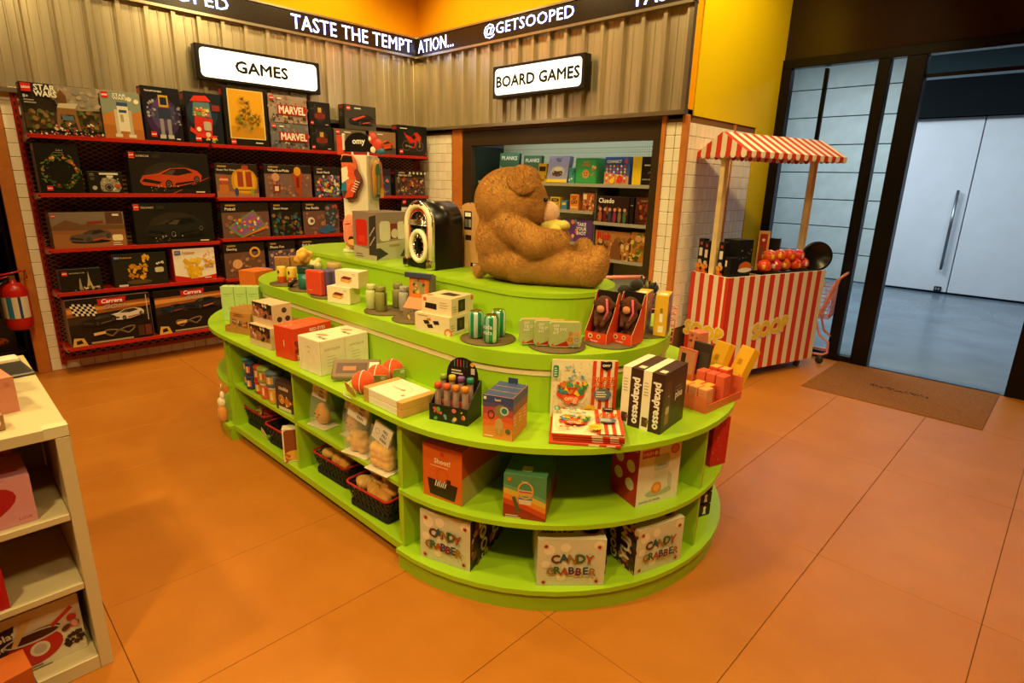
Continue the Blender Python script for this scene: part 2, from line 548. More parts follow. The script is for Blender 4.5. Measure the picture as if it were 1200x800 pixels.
# back wall with the opening of the board-game cabinet
CX0, CX1, CZ1 = -5.10, -2.60, 2.12
wb = MB(GROUT)
wb.box(XL - 0.1, YB, 0, CX0, YB + 0.1, 2.2)
wb.box(CX1, YB, 0, XR - 0.001, YB + 0.1, 2.2)
wb.box(XL - 0.1, YB, 2.13, XR - 0.001, YB + 0.1, 2.2)
wb.box(XL - 0.1, YB, 2.2, XR - 0.001, YB + 0.1, ZC, YEL)
wall_back = struct(wb.build('wall_back', 'paintwall'), 'back shop wall with white tiles, metal cladding and yellow paint above', 'wall')
sp = []
for k in range(21):
    z = 0.055 + 0.1 * k
    sp += [(CX1 + 0.055 + 0.085 * q, YB, z) for q in range(2)]
    if z > 0.6: sp += [(-5.84 + 0.1 * q, YB, z) for q in range(6)]
tiles_on(wall_back, [p for p in sp if p[0] > -3], 0.081, 0.097, 0.012, '-y', WT)
tiles_on(wall_back, [p for p in sp if p[0] < -3], 0.097, 0.097, 0.012, '-y', WT)
pb = [(p[0] - 5.835, p[1]) for p in cladding(None, 0.0, 3.40, 0, '')]
sheet(wall_back, [(XL + 0.005, 0.0)] + [p for p in pb if p[0] > XL + 0.04], '-y', YB - 0.01, Z0, Z1)
lg = MB('#b9ad97'); lg.box(XL + 0.03, YB - 0.06, Z0 - 0.03, XR + 0.01, YB + 0.01, Z0 + 0.004); lg.box(XL + 0.03, YB - 0.075, Z1, XR + 0.01, YB + 0.01, Z1 + 0.022)
lg.box(XL + 0.03, YB - 0.075, 3.132, XR + 0.01, YB + 0.01, 3.15); lg.box(XR - 0.03, YB - 0.045, Z0, XR + 0.008, YB, Z1)
lg.build('ledge_trim', 'metal', wall_back)
for x0, x1 in ((-5.32, -5.10), (-2.625, -2.585), (-2.445, -2.395)):
    ot = MB('#c4742c'); ot.box(x0 if x0 > -5 else -5.265, YB - 0.022, 0, x1, YB + 0.02, 2.155, None, 0.003)
    ot.build('corner_trim', 'wood', wall_back)

# return wall beside the cart: tiles below, yellow above and beside
wr = MB(GROUT)
wr.box(XR - 0.1, YB + 0.1, 0, XR, YG - 0.02, 2.16)
wr.box(XR - 0.1, YB + 0.1, 2.16, XR + 0.012, YG - 0.02, ZC, '#e6c800')
wr.box(XR, 5.70, 0, XR + 0.012, YG - 0.02, 2.16, '#e6c800')
wall_right = struct(wr.build('wall_return', 'paintwall'), 'short return wall beside the entrance, white tiles below bright yellow paint', 'wall')
sp = [(XR, 4.44 + 0.075 * q, 0.055 + 0.1 * k) for k in range(4, 21) for q in range(17)]
tiles_on(wall_right, sp, 0.072, 0.097, 0.012, 'x', WT)
ot = MB('#c4742c'); ot.box(XR, 5.235, 0, XR + 0.02, 5.255, 2.15); ot.build('tile_strip', 'wood', wall_right)
# unseen sides of the room
wn = MB('#b98a4c'); wn.box(-6.4, -2.9, 0, 2.6, -2.8, ZC); struct(wn.build('wall_front', 'paintwall'), 'plain shop wall opposite the board games', 'wall')
wn = MB('#b98a4c'); wn.box(2.6, -2.9, 0, 2.7, YG + 0.1, ZC); struct(wn.build('wall_right', 'paintwall'), 'plain shop wall opposite the games rack', 'wall')

# glass shop front: dark bulkhead, black frames, panes, open doorway
BLK = '#140f0b'
bh = MB('#2a1a0c'); bh.box(XR - 0.1, YG - 0.02, 2.80, 2.6, YG + 0.1, ZC)
bh.box(1.7, YG - 0.02, 0, 2.6, YG + 0.1, 2.80, '#5a3a1a')
struct(bh.build('wall_entrance', mat('bulkhead', 0.22, noise=0.1, nscale=2)), 'dark glossy bulkhead panel above the glass entrance', 'wall')
ff = empty('window_1', (0, 0, 0)); struct(ff, 'black framed glass shop front beside the entrance doorway', 'window')
def fr(x0, x1, z0, z1, d=0.05, name='frame', y=YG):
    mb = MB(BLK); mb.box(x0, y - d, z0, x1, y + d, z1, None, 0.004); return mb.build(name, 'darkmetal', ff)
fr(XR, 1.7, 2.72, 2.80); fr(XR, XR + 0.10, 0, 2.72); fr(-1.60, -1.505, 0, 2.72); fr(XR + 0.10, -1.60, 0, 0.07)
fr(-1.385, -1.24, 0, 2.72, 0.06, 'door_post'); fr(-0.22, -0.06, 0, 2.72, 0.06, 'door_post'); fr(-1.24, -0.22, 2.54, 2.57, 0.02, 'transom')
fr(-1.505, -1.385, 0, 0.06)
fr(-2.08, -2.045, 0.07, 2.72, 0.02, 'mullion', YG + 0.12)
def pane(x0, x1, z0, z1, y=YG):
    mb = MB('#f6fbfc'); mb.box(x0, y - 0.004, z0, x1, y + 0.004, z1); return mb.build('pane', 'pane', ff)
pane(XR + 0.10, -1.60, 0.07, 2.72); pane(-1.505, -1.385, 0.06, 2.72); pane(-1.24, -0.22, 2.57, 2.72); pane(-0.06, 1.7, 0.0, 2.72)
th = MB('#6c7f8c'); th.box(-1.24, YG - 0.05, 0, -0.22, YG + 0.08, 0.006)
th.build('threshold', 'metal', ff)

# mall corridor outside
co = MB('#647683'); co.box(-12, YG, -0.06, 6, 12.4, -0.002)
struct(co.build('floor_outside', mat('mall_floor', 0.22, noise=0.22, nscale=1.6)), 'polished blue grey floor of the mall corridor', 'floor')
cc = MB('#aab4b8'); cc.box(-12, YG + 0.1, 4.0, 6, 12.4, 4.06)
struct(cc.build('ceiling_outside', 'paintwall'), 'pale ceiling of the mall corridor', 'ceiling')
cw = MB('#3a444a'); cw.box(-12, 11.93, 0, 6, 12.05, 4.0)
wall_out = struct(cw.build('wall_outside', 'paintwall'), 'grey concrete panelled wall across the mall corridor', 'wall')
pm = MB('#c9d2cc'); pm.box(-1.18, -0.03, -0.232, 1.18, 0, 0.232, None, 0.004)
pme = pm.mesh('wall_panel', mat('concrete', 0.6, noise=0.1, nscale=4, bump=0.05))
for k in range(8):
    for q in range(3):
        link('wall_panel', pme, wall_out, (-3.58 - 2.38 * q, 11.93, 0.24 + 0.48 * k))
# side return of the corridor seen through the glass
cs = MB('#c3d2da'); cs.box(-7.2, 10.2, 0, -4.02, 10.3, 4.0); cs.box(-7.3, YG + 0.1, 0, -7.2, 10.3, 4.0, '#4a4640')
struct(cs.build('wall_corridor', 'paintwall'), 'pale corridor pier seen through the shop glass', 'wall')
hb = MB('#0c1216'); hb.box(-2.42, 11.6, 2.77, 6, 11.93, 3.32); hb.box(-2.42, 11.75, 3.32, 6, 11.93, 3.40, '#7d95a0'); hb.box(-2.42, 11.80, 3.40, 6, 11.93, 4.0, '#35474c')
struct(hb.build('trim_1', 'paintwall'), 'dark header band above the white doors outside', 'trim')
ho = empty('door_1', (0, 11.80, 0)); struct(ho, 'closed white film-wrapped double doors across the corridor', 'door')
film = mat('film', 0.45, noise=0.03, nscale=3, bump=0.35, bscale=5)
for x0, x1 in ((-2.40, -1.47), (-1.455, 1.8)):
    mb = MB('#e4eaee'); mb.box(x0, -0.05, 0.03, x1, 0.05, 2.76, None, 0.006); mb.build('door_leaf', film, ho)
hd = MB('#8d9398'); hd.tube([(-1.60, -0.11, 0.40), (-1.60, -0.11, 1.66)], 0.022, 10); hd.tube([(-1.60, -0.11, 0.52), (-1.60, -0.05, 0.52)], 0.012, 8); hd.tube([(-1.60, -0.11, 1.52), (-1.60, -0.05, 1.52)], 0.012, 8)
hd.build('handle', 'metal', ho)
lk = MB('#15171a'); lk.box(-1.64, -0.075, 0.035, -1.54, -0.05, 0.115, None, 0.006); lk.ell((-1.61, -0.077, 0.075), (0.015, 0.006, 0.022), '#8a8f94', 10, 6); lk.ell((-1.57, -0.077, 0.075), (0.015, 0.006, 0.022), '#8a8f94', 10, 6)
lk.build('floor_lock', 'plastic', ho)

# door mat
mm = mat('coir', 0.95, noise=0.3, nscale=90, bump=0.8, bscale=300)
dm = MB('#965a18'); dm.box(-0.615, -0.545, 0, 0.615, 0.545, 0.006, None, 0.003)
mato = tag(dm.build('door_mat', mm, None, (-0.86, 5.60, 0.0)), 'brown coir door mat in front of the glass entrance', 'doormat')
mk = MB('#3a2210')
R_ = random.Random(5)
for k in range(34):
    x = -0.21 + 0.0125 * k; y = -0.05 + R_.uniform(-0.02, 0.02)
    mk.box(x, y - 0.022, 0.006, x + R_.uniform(0.005, 0.012), y + R_.uniform(0.0, 0.03), 0.0068)
mk.build('worn_lettering', mm, mato)

# ------------------------------------------------------------------ LED tickers
led_on = mat('led_on', 0.5, color='#dfe9ff', emit='#cfdcff', estr=5.5)
led_blue = mat('led_halo', 0.5, color='#4a6cff', emit='#3a5cf0', estr=2.2)
def ticker(axis, texts, label, length):
    """LED band: housing, dot grid and lit letters; local x along the band"""
    o = empty('led_ticker'); tag(o, label, 'sign', 'scrolling LED signs under the yellow wall')
    mb = MB('#1a1208'); mb.box(0, -0.05, 0, length, 0, 0.176, None, 0.002); mb.build('housing', 'plastic', o)
    dots = MB('#4a3216')
    n = int(length / 0.0147)
    for i in range(n):
        for k in range(12):
            x, z = 0.007 + 0.0147 * i, 0.007 + 0.0147 * k
            dots.poly([(x, -0.0506, z), (x + 0.006, -0.0506, z), (x + 0.006, -0.0506, z + 0.006), (x, -0.0506, z + 0.006)])
    d = dots.build('led_grid', 'plastic', o); d['kind'] = 'stuff'
    for t, x, wd, hh in texts:
        for mm_, dy, sx_ in ((led_blue, 0.0512, 0.0045), (led_blue, 0.0513, -0.0045), (led_on, 0.0518, 0.0)):
            vs, fs, x0, y0, tw, th_ = glyphs(t, 0.0, 0.0, 1.05)
            tb_ = MB()
            tb_.v = [(sx_ + x + (a - x0) / tw * wd, -dy, 0.092 + ((b - y0) / th_ - 0.5) * hh) for a, b in vs]
            for f in fs: tb_.face(f)
            tb_.build('lit_lettering', mm_, o)
    return o
t = ticker('x', (('@GETSOOPED', 1.80, 1.15, 0.128), ('TASTE THE TEMPT', 3.527, 1.40, 0.128)), 'LED ticker on the games wall reading TASTE THE TEMPT', YB + 0.65)
t.location = (XL + 0.015, -0.68, Z1 + 0.022); t.rotation_euler = (0, 0, PI / 2)
t = ticker('y', (('ATION...', 0.035, 0.62, 0.128), ('@GETSOOPED', 1.13, 1.15, 0.132), ('TASTE', 2.87, 0.54, 0.128)), 'LED ticker above the board games reading ATION and a shop handle', XR - XL - 0.03)
t.location = (XL + 0.06, YB - 0.015, Z1 + 0.022)

# ------------------------------------------------------------------ light-box signs
glow = mat('sign_face', 0.4, color='#ffffff', emit='#fff6df', estr=1.15)
def lightbox(loc, rz, text, label, tw):
    o = empty('lightbox_sign', loc, rz); tag(o, label, 'sign', 'white light-box signs on the metal cladding')
    mb = MB('#1b150e'); mb.box(-0.575, -0.085, 0, 0.575, 0.0, 0.29, None, 0.006); mb.build('frame', 'plastic', o)
    a = Art(1.15, 0.29); a.rrect(0.03, 0.09, 0.97, 0.91, 0.14, '#ffffff'); a.on('front', 1.15, 0.172, 0.29, 'lit_face', o, glow)
    a = Art(1.15, 0.29); a.L = 4; a.text(text, 0.5, 0.5, 0.33, '#0c0a08', tw, 0.05, stretch=True); a.on('front', 1.15, 0.172, 0.29, 'lettering', o)
    for x in (-0.3, 0.3):
        b = MB('#5a5146'); b.box(x - 0.02, 0, 0.1, x + 0.02, 0.05, 0.19); b.build('wall_bracket', 'metal', o)
    return o
lightbox((XL + 0.045, 2.50, 2.405), PI / 2, 'GAMES', 'lit white sign reading GAMES on the cladding', 0.42)
lightbox((-3.93, YB - 0.045, 2.405), 0, 'BOARD GAMES', 'lit white sign reading BOARD GAMES above the cabinet', 0.90)
# ================================================================== green display island
ICX, ICY, IRZ = -1.85, 2.13, math.radians(1.6)
GRN, GRN2, CREAM = '#9fc822', '#96be1e', '#f4e2b0'
isl = empty('display_island', (ICX, ICY, 0), IRZ)
tag(isl, 'three-tier lime green island with rounded ends and open shelves', 'display stand')
IL = 1.74
def stadium(R, n=28, l=IL):
    p = [(R * math.sin(PI * i / n), -R * math.cos(PI * i / n)) for i in range(n + 1)]
    p += [(-l - R * math.sin(PI * i / n), R * math.cos(PI * i / n)) for i in range(n + 1)]
    return p
def dshape(R, n=28):
    return [(0.0, -R)] + [(R * math.sin(PI * i / n), -R * math.cos(PI * i / n)) for i in range(1, n)] + [(0.0, R)]
def islpart(name, pts, z0, z1, col=GRN, m='lacquer', flip=False, shift=0.0):
    mb = MB(col)
    if flip: pts = [(-IL - x, y) for x, y in pts][::-1]
    mb.prism(pts, z0, z1, col)
    return mb.build(name, m, isl)
RB, SW = 0.935, 0.90
mat('lacquer2', 0.3)
# round end units and straight middle unit: plinth, bottom board, shelf, top board
for flip in (False, True):
    islpart('plinth', dshape(RB - 0.012), 0, 0.075, GRN2, flip=flip)
    islpart('bottom_board', dshape(RB), 0.077, 0.098, flip=flip)
    islpart('shelf', dshape(RB - 0.02), 0.355, 0.375, flip=flip)
def strip(name, z0, z1, sw, col=GRN):
    mb = MB(col); mb.box(-IL + 0.002, -sw, z0, -0.002, sw, z1); return mb.build(name, 'lacquer', isl)
strip('plinth', 0, 0.06, SW - 0.05, GRN2); strip('bottom_board', 0.062, 0.098, SW); strip('shelf', 0.355, 0.375, SW - 0.015)
islpart('top_board', stadium(RB), 0.677, 0.70)
# back panels and dividers
def panel(name, x0, y0, x1, y1, z0, z1, t=0.018, col=GRN):
    mb = MB(col); d = Vector((x1 - x0, y1 - y0)); L = d.length
    mb.box(0, -t / 2, z0, L, t / 2, z1)
    return mb.build(name, 'lacquer', isl, (x0, y0, 0), math.atan2(d.y, d.x))
for z0, z1 in ((0.098, 0.355), (0.375, 0.677)):
    panel('back_panel', -IL, -0.42, 0, -0.42, z0, z1); panel('back_panel', -IL, 0.42, 0, 0.42, z0, z1)
    panel('back_panel', 0.10, -0.55, 0.10, 0.55, z0, z1)
    panel('back_panel', -IL - 0.10, -0.55, -IL - 0.10, 0.55, z0, z1)
    for s in (-1, 1):
        for x in (-IL + 0.012, -0.935, -0.025):
            panel('divider', x, s * 0.42, x, s * (SW - 0.012), z0, z1)
        panel('divider', 0.012, s * 0.42, 0.012, s * (RB - 0.03), z0, z1)
        panel('divider', -IL - 0.012, s * 0.42, -IL - 0.012, s * (RB - 0.03), z0, z1)
    panel('divider', 0.11, 0.0, RB - 0.035, 0.0, z0, z1)
# second tier: riser, cream band, lipped top; third tier
R2, R3 = 0.615, 0.335
islpart('riser', stadium(R2 - 0.014), 0.70, 0.862)
islpart('cream_band', stadium(R2 - 0.010), 0.862, 0.892, CREAM)
islpart('tier_top', stadium(R2), 0.892, 0.955)
islpart('riser', stadium(R3 - 0.006), 0.955, 1.128)
islpart('tier_top', stadium(R3), 1.128, 1.15)
def ipt(x, y):
    """world x, y of a point given in the island's own frame"""
    c, s = math.cos(IRZ), math.sin(IRZ)
    return ICX + x * c - y * s, ICY + x * s + y * c
# ================================================================== red wall rack with building sets
RED, RED2 = '#b42216', '#981a12'
rack = empty('steel_rack', (XL + 0.012, 0.66, 0)); tag(rack, 'red slotted steel wall rack with mesh back along the games wall', 'rack')
RD = 0.285      # shelf depth
BAYS = ((0.0, 1.255, (1.862, 1.440, 1.024, 0.684, 0.238)), (1.255, 2.50, (1.862, 1.408, 1.042, 0.672, 0.238)), (2.50, 3.62, (1.862, 1.425, 1.165, 0.672, 0.238)))
for y in (0.0, 1.255, 2.50, 3.63):
    mb = MB(RED2); mb.box(0, y - 0.018, 0.05, 0.03, y + 0.018, 2.17 if y < 0.1 else 1.86, None, 0.002)
    up = mb.build('upright', 'lacquer2', rack)
    if y < 0.1:
        sl = MB('#3a0c08')
        for k in range(40):
            sl.box(0.0295, y - 0.006, 0.09 + 0.052 * k, 0.0305, y + 0.006, 0.118 + 0.052 * k)
        q = sl.build('slots', 'matte', up); q['kind'] = 'stuff'
bp = MB('#3a2616'); bp.box(0.002, 0.0, 0.10, 0.006, 3.63, 1.85); bp.build('shade_sheet', 'matte', rack)  # added dark sheet, stands in for shaded wall tiles behind the mesh
fr_ = MB(RED2); fr_.box(0.006, 0.0, 0.075, 0.026, 3.63, 0.105); fr_.build('bottom_rail', 'lacquer2', rack)
ms = MB('#b8864e')
def strand(y0, z0, y1, z1, r=0.003):
    d = Vector((y1 - y0, z1 - z0)).normalized(); n = Vector((-d.y, d.x)) * r
    ms.poly([(0.02, y0 - n.x, z0 - n.y), (0.02, y1 - n.x, z1 - n.y), (0.02, y1 + n.x, z1 + n.y), (0.02, y0 + n.x, z0 + n.y)])
for b0, b1, zs in BAYS:
    lv = list(zs) + [0.10]
    for za, zb in zip(lv, lv[1:]):
        # diamonds 70 x 35 mm, clipped to the bay
        for s in (-1, 1):
            k = b0 - (za - zb) * 2
            while k < b1 + (za - zb) * 2:
                ya, yb = k, k + s * (za - zb) * 2.0
                p, q = (ya, zb), (yb, za)
                lo, hi = 0.0, 1.0
                dy = q[0] - p[0]
                for lim, sg in ((b0, 1), (b1, -1)):
                    t_ = (lim - p[0]) / dy
                    if dy * sg > 0: lo = max(lo, t_)
                    else: hi = min(hi, t_)
                if lo < hi:
                    strand(p[0] + dy * lo, zb + (za - zb) * lo, p[0] + dy * hi, zb + (za - zb) * hi)
                k += 0.07
mo = ms.build('wire_mesh', 'matte', rack); mo['kind'] = 'stuff'
for b0, b1, zs in BAYS:
    for z in zs:
        mb = MB(RED); mb.box(0.025, b0 + 0.006, z - 0.012, RD, b1 - 0.006, z, None, 0.001); mb.box(RD - 0.004, b0 + 0.006, z - 0.026, RD + 0.004, b1 - 0.006, z + 0.004, None, 0.001)
        sh = mb.build('shelf', 'lacquer2', rack)
        for yb in (b0 + 0.012, b1 - 0.012):
            br = MB('#d08a6a' if yb < 0.05 else RED2); n = len(br.v)
            br.box(0.02, yb - 0.005, z - 0.055, RD + 0.004, yb + 0.005, z - 0.012)
            for i in range(n, len(br.v)):
                v = br.v[i]
                if v[0] > 0.1 and v[2] < z - 0.03: br.v[i] = (v[0], v[1], z - 0.03)
            br.build('bracket', 'lacquer2', sh)

def brick_logo(a, u, v, s, t='LEGO'):
    w_ = s * a.h / a.w
    a.rect(u, v, u + w_, v + s, '#d81e18'); a.text(t, u + w_ / 2, v + s / 2, s * 0.42, '#ffffff', w_ * 0.86, 0.04, 0.15)
def car(a, u, v, k, body, dark, accent=None):
    """three-quarter view of a low car as flat print; k = length as a share of panel width"""
    X = lambda x: u + x * k
    Yv = lambda y: v + y * k * a.w / a.h
    a.ell(X(0.5), Yv(0.02), 0.46 * k * a.w / a.h, 0.05 * k * a.w / a.h, '#0a0806')
    a.poly([(X(x), Yv(y)) for x, y in ((0.0, 0.10), (0.05, 0.04), (0.42, 0.0), (0.62, 0.03), (0.98, 0.12), (1.0, 0.22), (0.93, 0.30), (0.74, 0.35), (0.48, 0.33), (0.30, 0.24), (0.06, 0.20))], body)
    a.poly([(X(x), Yv(y)) for x, y in ((0.34, 0.23), (0.50, 0.32), (0.74, 0.335), (0.86, 0.27), (0.60, 0.21))], dark)
    a.poly([(X(x), Yv(y)) for x, y in ((0.38, 0.235), (0.50, 0.305), (0.58, 0.305), (0.52, 0.22))], '#4a4038')
    a.poly([(X(x), Yv(y)) for x, y in ((0.03, 0.10), (0.30, 0.06), (0.34, 0.10), (0.08, 0.15))], dark)
    a.poly([(X(x), Yv(y)) for x, y in ((0.55, 0.04), (0.86, 0.10), (0.86, 0.13), (0.55, 0.08))], accent or dark)
    for wx, wy, rr in ((0.45, 0.06, 0.075), (0.91, 0.15, 0.062)):
        R = rr * k * a.w / a.h
        a.ell(X(wx), Yv(wy), R * 0.75, R, '#080706'); a.ring(X(wx), Yv(wy), R * 0.5, R * 0.7, R * 0.18, '#6a6058', 12); a.circ(X(wx), Yv(wy), R * 0.2, body, 8)
    a.line(X(0.10), Yv(0.19), X(0.32), Yv(0.22), 0.012, shade(body, 1.4))
def rbox(name, label, y0, y1, z, h, d, col, art, side=None, cat='toy set', x=-5.617, group='boxed building sets on the red rack', tilt=0.0):
    w_ = y1 - y0
    o = carton(name, label, cat, (x - d / 2, (y0 + y1) / 2, z + 0.0015), PI / 2, w_, d, h, col, side, group)
    if tilt: o.rotation_euler = (tilt, 0, PI / 2)
    a = Art(w_ - 0.006, h - 0.006); art(a)
    a.put(Matrix(((1, 0, 0, -w_ / 2 + 0.003), (0, 0, -1, -d / 2), (0, 1, 0, 0.003), (0, 0, 0, 1))), 'front_print', o)
    s_ = Art(d - 0.006, h - 0.006)
    s_.rect(0.1, 0.86, 0.8, 0.96, '#b02018' if cat == 'toy set' else shade(col, 0.5)); s_.lines_of_text(0.12, 0.7, 0.85, 4, 0.05, 0.012, '#8a7a60')
    s_.put(Matrix(((0, 0, -1, -w_ / 2), (-1, 0, 0, d / 2 - 0.003), (0, 1, 0, 0.003), (0, 0, 0, 1))), 'side_print', o)
    return o
K = '#15100c'
def art_saga(a):
    a.rect(0, 0, 1, 1, '#2a2016'); a.poly([(0.42, 1), (1, 1), (1, 0.55), (0.6, 0.5), (0.35, 0.75)], '#9a8a70'); a.specks(40, 0.45, 0.62, 1, 0.98, 0.07, ['#b0a088', '#8a8478', '#a09078'], 2)
    a.poly([(0, 0.1), (1, 0.12), (1, 0.5), (0.3, 0.45), (0, 0.4)], '#4a3a22'); a.specks(90, 0.05, 0.1, 0.98, 0.5, 0.05, ['#3a4a1c', '#5a6a2a', '#6a4a28', '#8a6a3a', '#2a2a18'], 3)
    a.poly([(0.38, 0.1), (0.42, 0.55), (0.66, 0.55), (0.70, 0.1), (0.66, 0.1), (0.63, 0.42), (0.46, 0.42), (0.42, 0.1)], '#8a6236'); a.rect(0.44, 0.55, 0.56, 0.80, '#6a4424'); a.poly([(0.44, 0.8), (0.5, 0.92), (0.56, 0.8)], '#7a4a28')
    a.rect(0.47, 0.30, 0.62, 0.40, '#56707a'); a.poly([(0.42, 0.55), (0.66, 0.55), (0.7, 0.66), (0.45, 0.64)], '#c8bca0'); a.specks(26, 0.35, 0.08, 0.9, 0.25, 0.03, ['#d8c49a', '#a83820', '#2a3a5a', '#e0d8c0'], 4, True)
    brick_logo(a, 0.01, 0.82, 0.16)
    a.text('STAR', 0.30, 0.92, 0.11, '#f4f0e4', 0.26, 0.05, stretch=True); a.text('WARS', 0.30, 0.80, 0.11, '#f4f0e4', 0.28, 0.05, stretch=True)
    a.text('8+', 0.05, 0.73, 0.06, '#e0dccc', None, 0.04); a.lines_of_text(0.02, 0.66, 0.2, 2, 0.05, 0.02, '#b0aa98')
    a.specks(34, 0.03, 0.0, 0.98, 0.05, 0.025, ['#d8c49a', '#5a4a3a', '#c84a2a', '#e0e0d8'], 5, True)
def art_droid(a):
    a.rect(0, 0, 1, 1, '#8a9486'); a.poly([(0, 0), (1, 0), (1, 0.62), (0.7, 0.55), (0.4, 0.62), (0, 0.5)], '#c07a36'); a.poly([(0, 0), (1, 0), (1, 0.2), (0, 0.3)], '#b06a2c')
    a.circ(0.72, 0.86, 0.05, '#e8dcb8'); a.circ(0.9, 0.82, 0.05, '#f0e6c8')
    # pale brick-built tower on the sand (generic)
    for u0, v0, u1, v1, c in ((0.30, 0.08, 0.40, 0.62, '#c8bea8'), (0.64, 0.08, 0.74, 0.62, '#bdb29a'), (0.38, 0.16, 0.66, 0.70, '#e2dac6'), (0.38, 0.70, 0.66, 0.78, '#33507a'), (0.42, 0.56, 0.62, 0.62, '#33507a'), (0.44, 0.36, 0.52, 0.52, '#a89c84'), (0.26, 0.03, 0.44, 0.10, '#d8d0bc'), (0.60, 0.03, 0.80, 0.10, '#d8d0bc')):
        a.rect(u0, v0, u1, v1, c)
    brick_logo(a, 0.03, 0.85, 0.13)
    a.text('STAR', 0.48, 0.93, 0.06, '#f4f0e4', 0.34, 0.05, stretch=True); a.text('WARS', 0.48, 0.86, 0.06, '#f4f0e4', 0.36, 0.05, stretch=True)
def art_robot(a):
    a.rect(0, 0, 1, 1, '#15131c'); a.ell(0.5, 0.45, 0.30, 0.38, '#3a2450'); a.ell(0.5, 0.5, 0.2, 0.3, '#5a3a72')
    for u0, v0, u1, v1, c in ((0.42, 0.64, 0.68, 0.86, '#c89a30'), (0.46, 0.68, 0.64, 0.82, '#1c2438'), (0.38, 0.40, 0.72, 0.62, '#2c3450'), (0.40, 0.10, 0.50, 0.42, '#8a8c90'), (0.60, 0.10, 0.70, 0.42, '#8a8c90'), (0.28, 0.36, 0.36, 0.66, '#3a4468'), (0.74, 0.36, 0.82, 0.66, '#3a4468'), (0.36, 0.05, 0.52, 0.12, '#b8b8b4'), (0.58, 0.05, 0.74, 0.12, '#b8b8b4')):
        a.rect(u0, v0, u1, v1, c)
    a.specks(16, 0.05, 0.45, 0.3, 0.75, 0.03, ['#a8a8a0', '#6a6c74'], 3, True); a.specks(10, 0.75, 0.3, 0.97, 0.7, 0.03, ['#8a8a84', '#5a5c64'], 4, True)
    a.text('TRANSFORMERS', 0.3, 0.92, 0.045, '#e8e2d4', 0.46, 0.03); brick_logo(a, 0.12, 0.07, 0.10); a.lines_of_text(0.8, 0.05, 0.95, 1, 0.05, 0.02, '#d8d4c8')
def art_gum(a):
    a.rect(0, 0, 1, 1, '#101a26'); a.ell(0.45, 0.6, 0.3, 0.3, '#1a3246')
    a.poly([(0.18, 0.18), (0.66, 0.10), (0.72, 0.50), (0.22, 0.54)], '#c8281c'); a.poly([(0.05, 0.24), (0.3, 0.12), (0.75, 0.1), (0.82, 0.16), (0.3, 0.2), (0.08, 0.32)], '#d8341f')
    a.poly([(0.16, 0.54), (0.70, 0.52), (0.66, 0.82), (0.22, 0.84)], '#5a7a86'); a.specks(30, 0.22, 0.56, 0.62, 0.70, 0.035, ['#e0a838', '#d85a28', '#e8d8a0', '#6a9a4a'], 2)
    a.poly([(0.12, 0.82), (0.24, 0.93), (0.58, 0.95), (0.72, 0.84)], '#d8341f'); a.rrect(0.45, 0.26, 0.66, 0.44, 0.03, '#b8ac98'); a.circ(0.55, 0.18, 0.05, '#d8c8a8'); a.circ(0.3, 0.28, 0.045, '#e8dcc0')
    a.specks(12, 0.4, 0.03, 0.85, 0.12, 0.03, ['#d8c8a8', '#4a8a3a', '#e0a838'], 6); brick_logo(a, 0.18, 0.04, 0.11); a.rrect(0.72, 0.66, 0.95, 0.78, 0.03, '#8a2a2a')
def art_flowers(a):
    a.rect(0, 0, 1, 1, '#1a120a'); a.rect(0.09, 0.12, 0.93, 0.97, '#d8c27a'); a.rect(0.12, 0.14, 0.90, 0.95, '#e0a21e'); a.rect(0.12, 0.14, 0.90, 0.34, '#c88a16')
    a.poly([(0.40, 0.22), (0.62, 0.22), (0.66, 0.40), (0.36, 0.40)], '#b8872a'); R = random.Random(4)
    for i in range(16):
        u, v = 0.5 + R.gauss(0, 0.15), 0.60 + R.gauss(0, 0.12); rr = R.uniform(0.05, 0.08)
        for k in range(8): a.ell(u + 0.9 * rr * math.cos(k * PI / 4) * a.h / a.w * 0.8, v + 0.8 * rr * math.sin(k * PI / 4), rr * 0.4, rr * 0.25, ['#c8921c', '#a87818', '#d8a42a'][k % 3], 7, k * PI / 4)
        a.circ(u, v, rr * 0.5, '#6a4a14', 9)
    a.specks(12, 0.25, 0.3, 0.75, 0.5, 0.03, ['#5a6a1e', '#7a7a24'], 3); brick_logo(a, 0.08, 0.02, 0.085); a.lines_of_text(0.65, 0.06, 0.9, 1, 0.05, 0.02, '#e8dcc0')
def art_hero(c0, c1):
    def f(a):
        a.rect(0, 0, 1, 1, c0); a.specks(30, 0, 0.5, 1, 1, 0.09, [c0, c1, shade(c0, 1.2)], 7); a.specks(40, 0.02, 0.0, 0.98, 0.28, 0.05, ['#6a3a2a', '#3a4a6a', '#c8a878', '#8a2a20', '#2a2a30'], 8, True)
        a.rect(0.22, 0.30, 0.97, 0.66, '#b01a18'); a.text('MARVEL', 0.595, 0.48, 0.28, '#f4ece0', 0.68, 0.04, stretch=True)
        a.specks(12, 0.1, 0.68, 0.95, 0.82, 0.04, ['#a84a2a', '#2a3a5a', '#caa030'], 9, True); brick_logo(a, 0.03, 0.80, 0.16); a.lines_of_text(0.22, 0.88, 0.38, 1, 0.1, 0.05, '#e8e0d0')
    return f
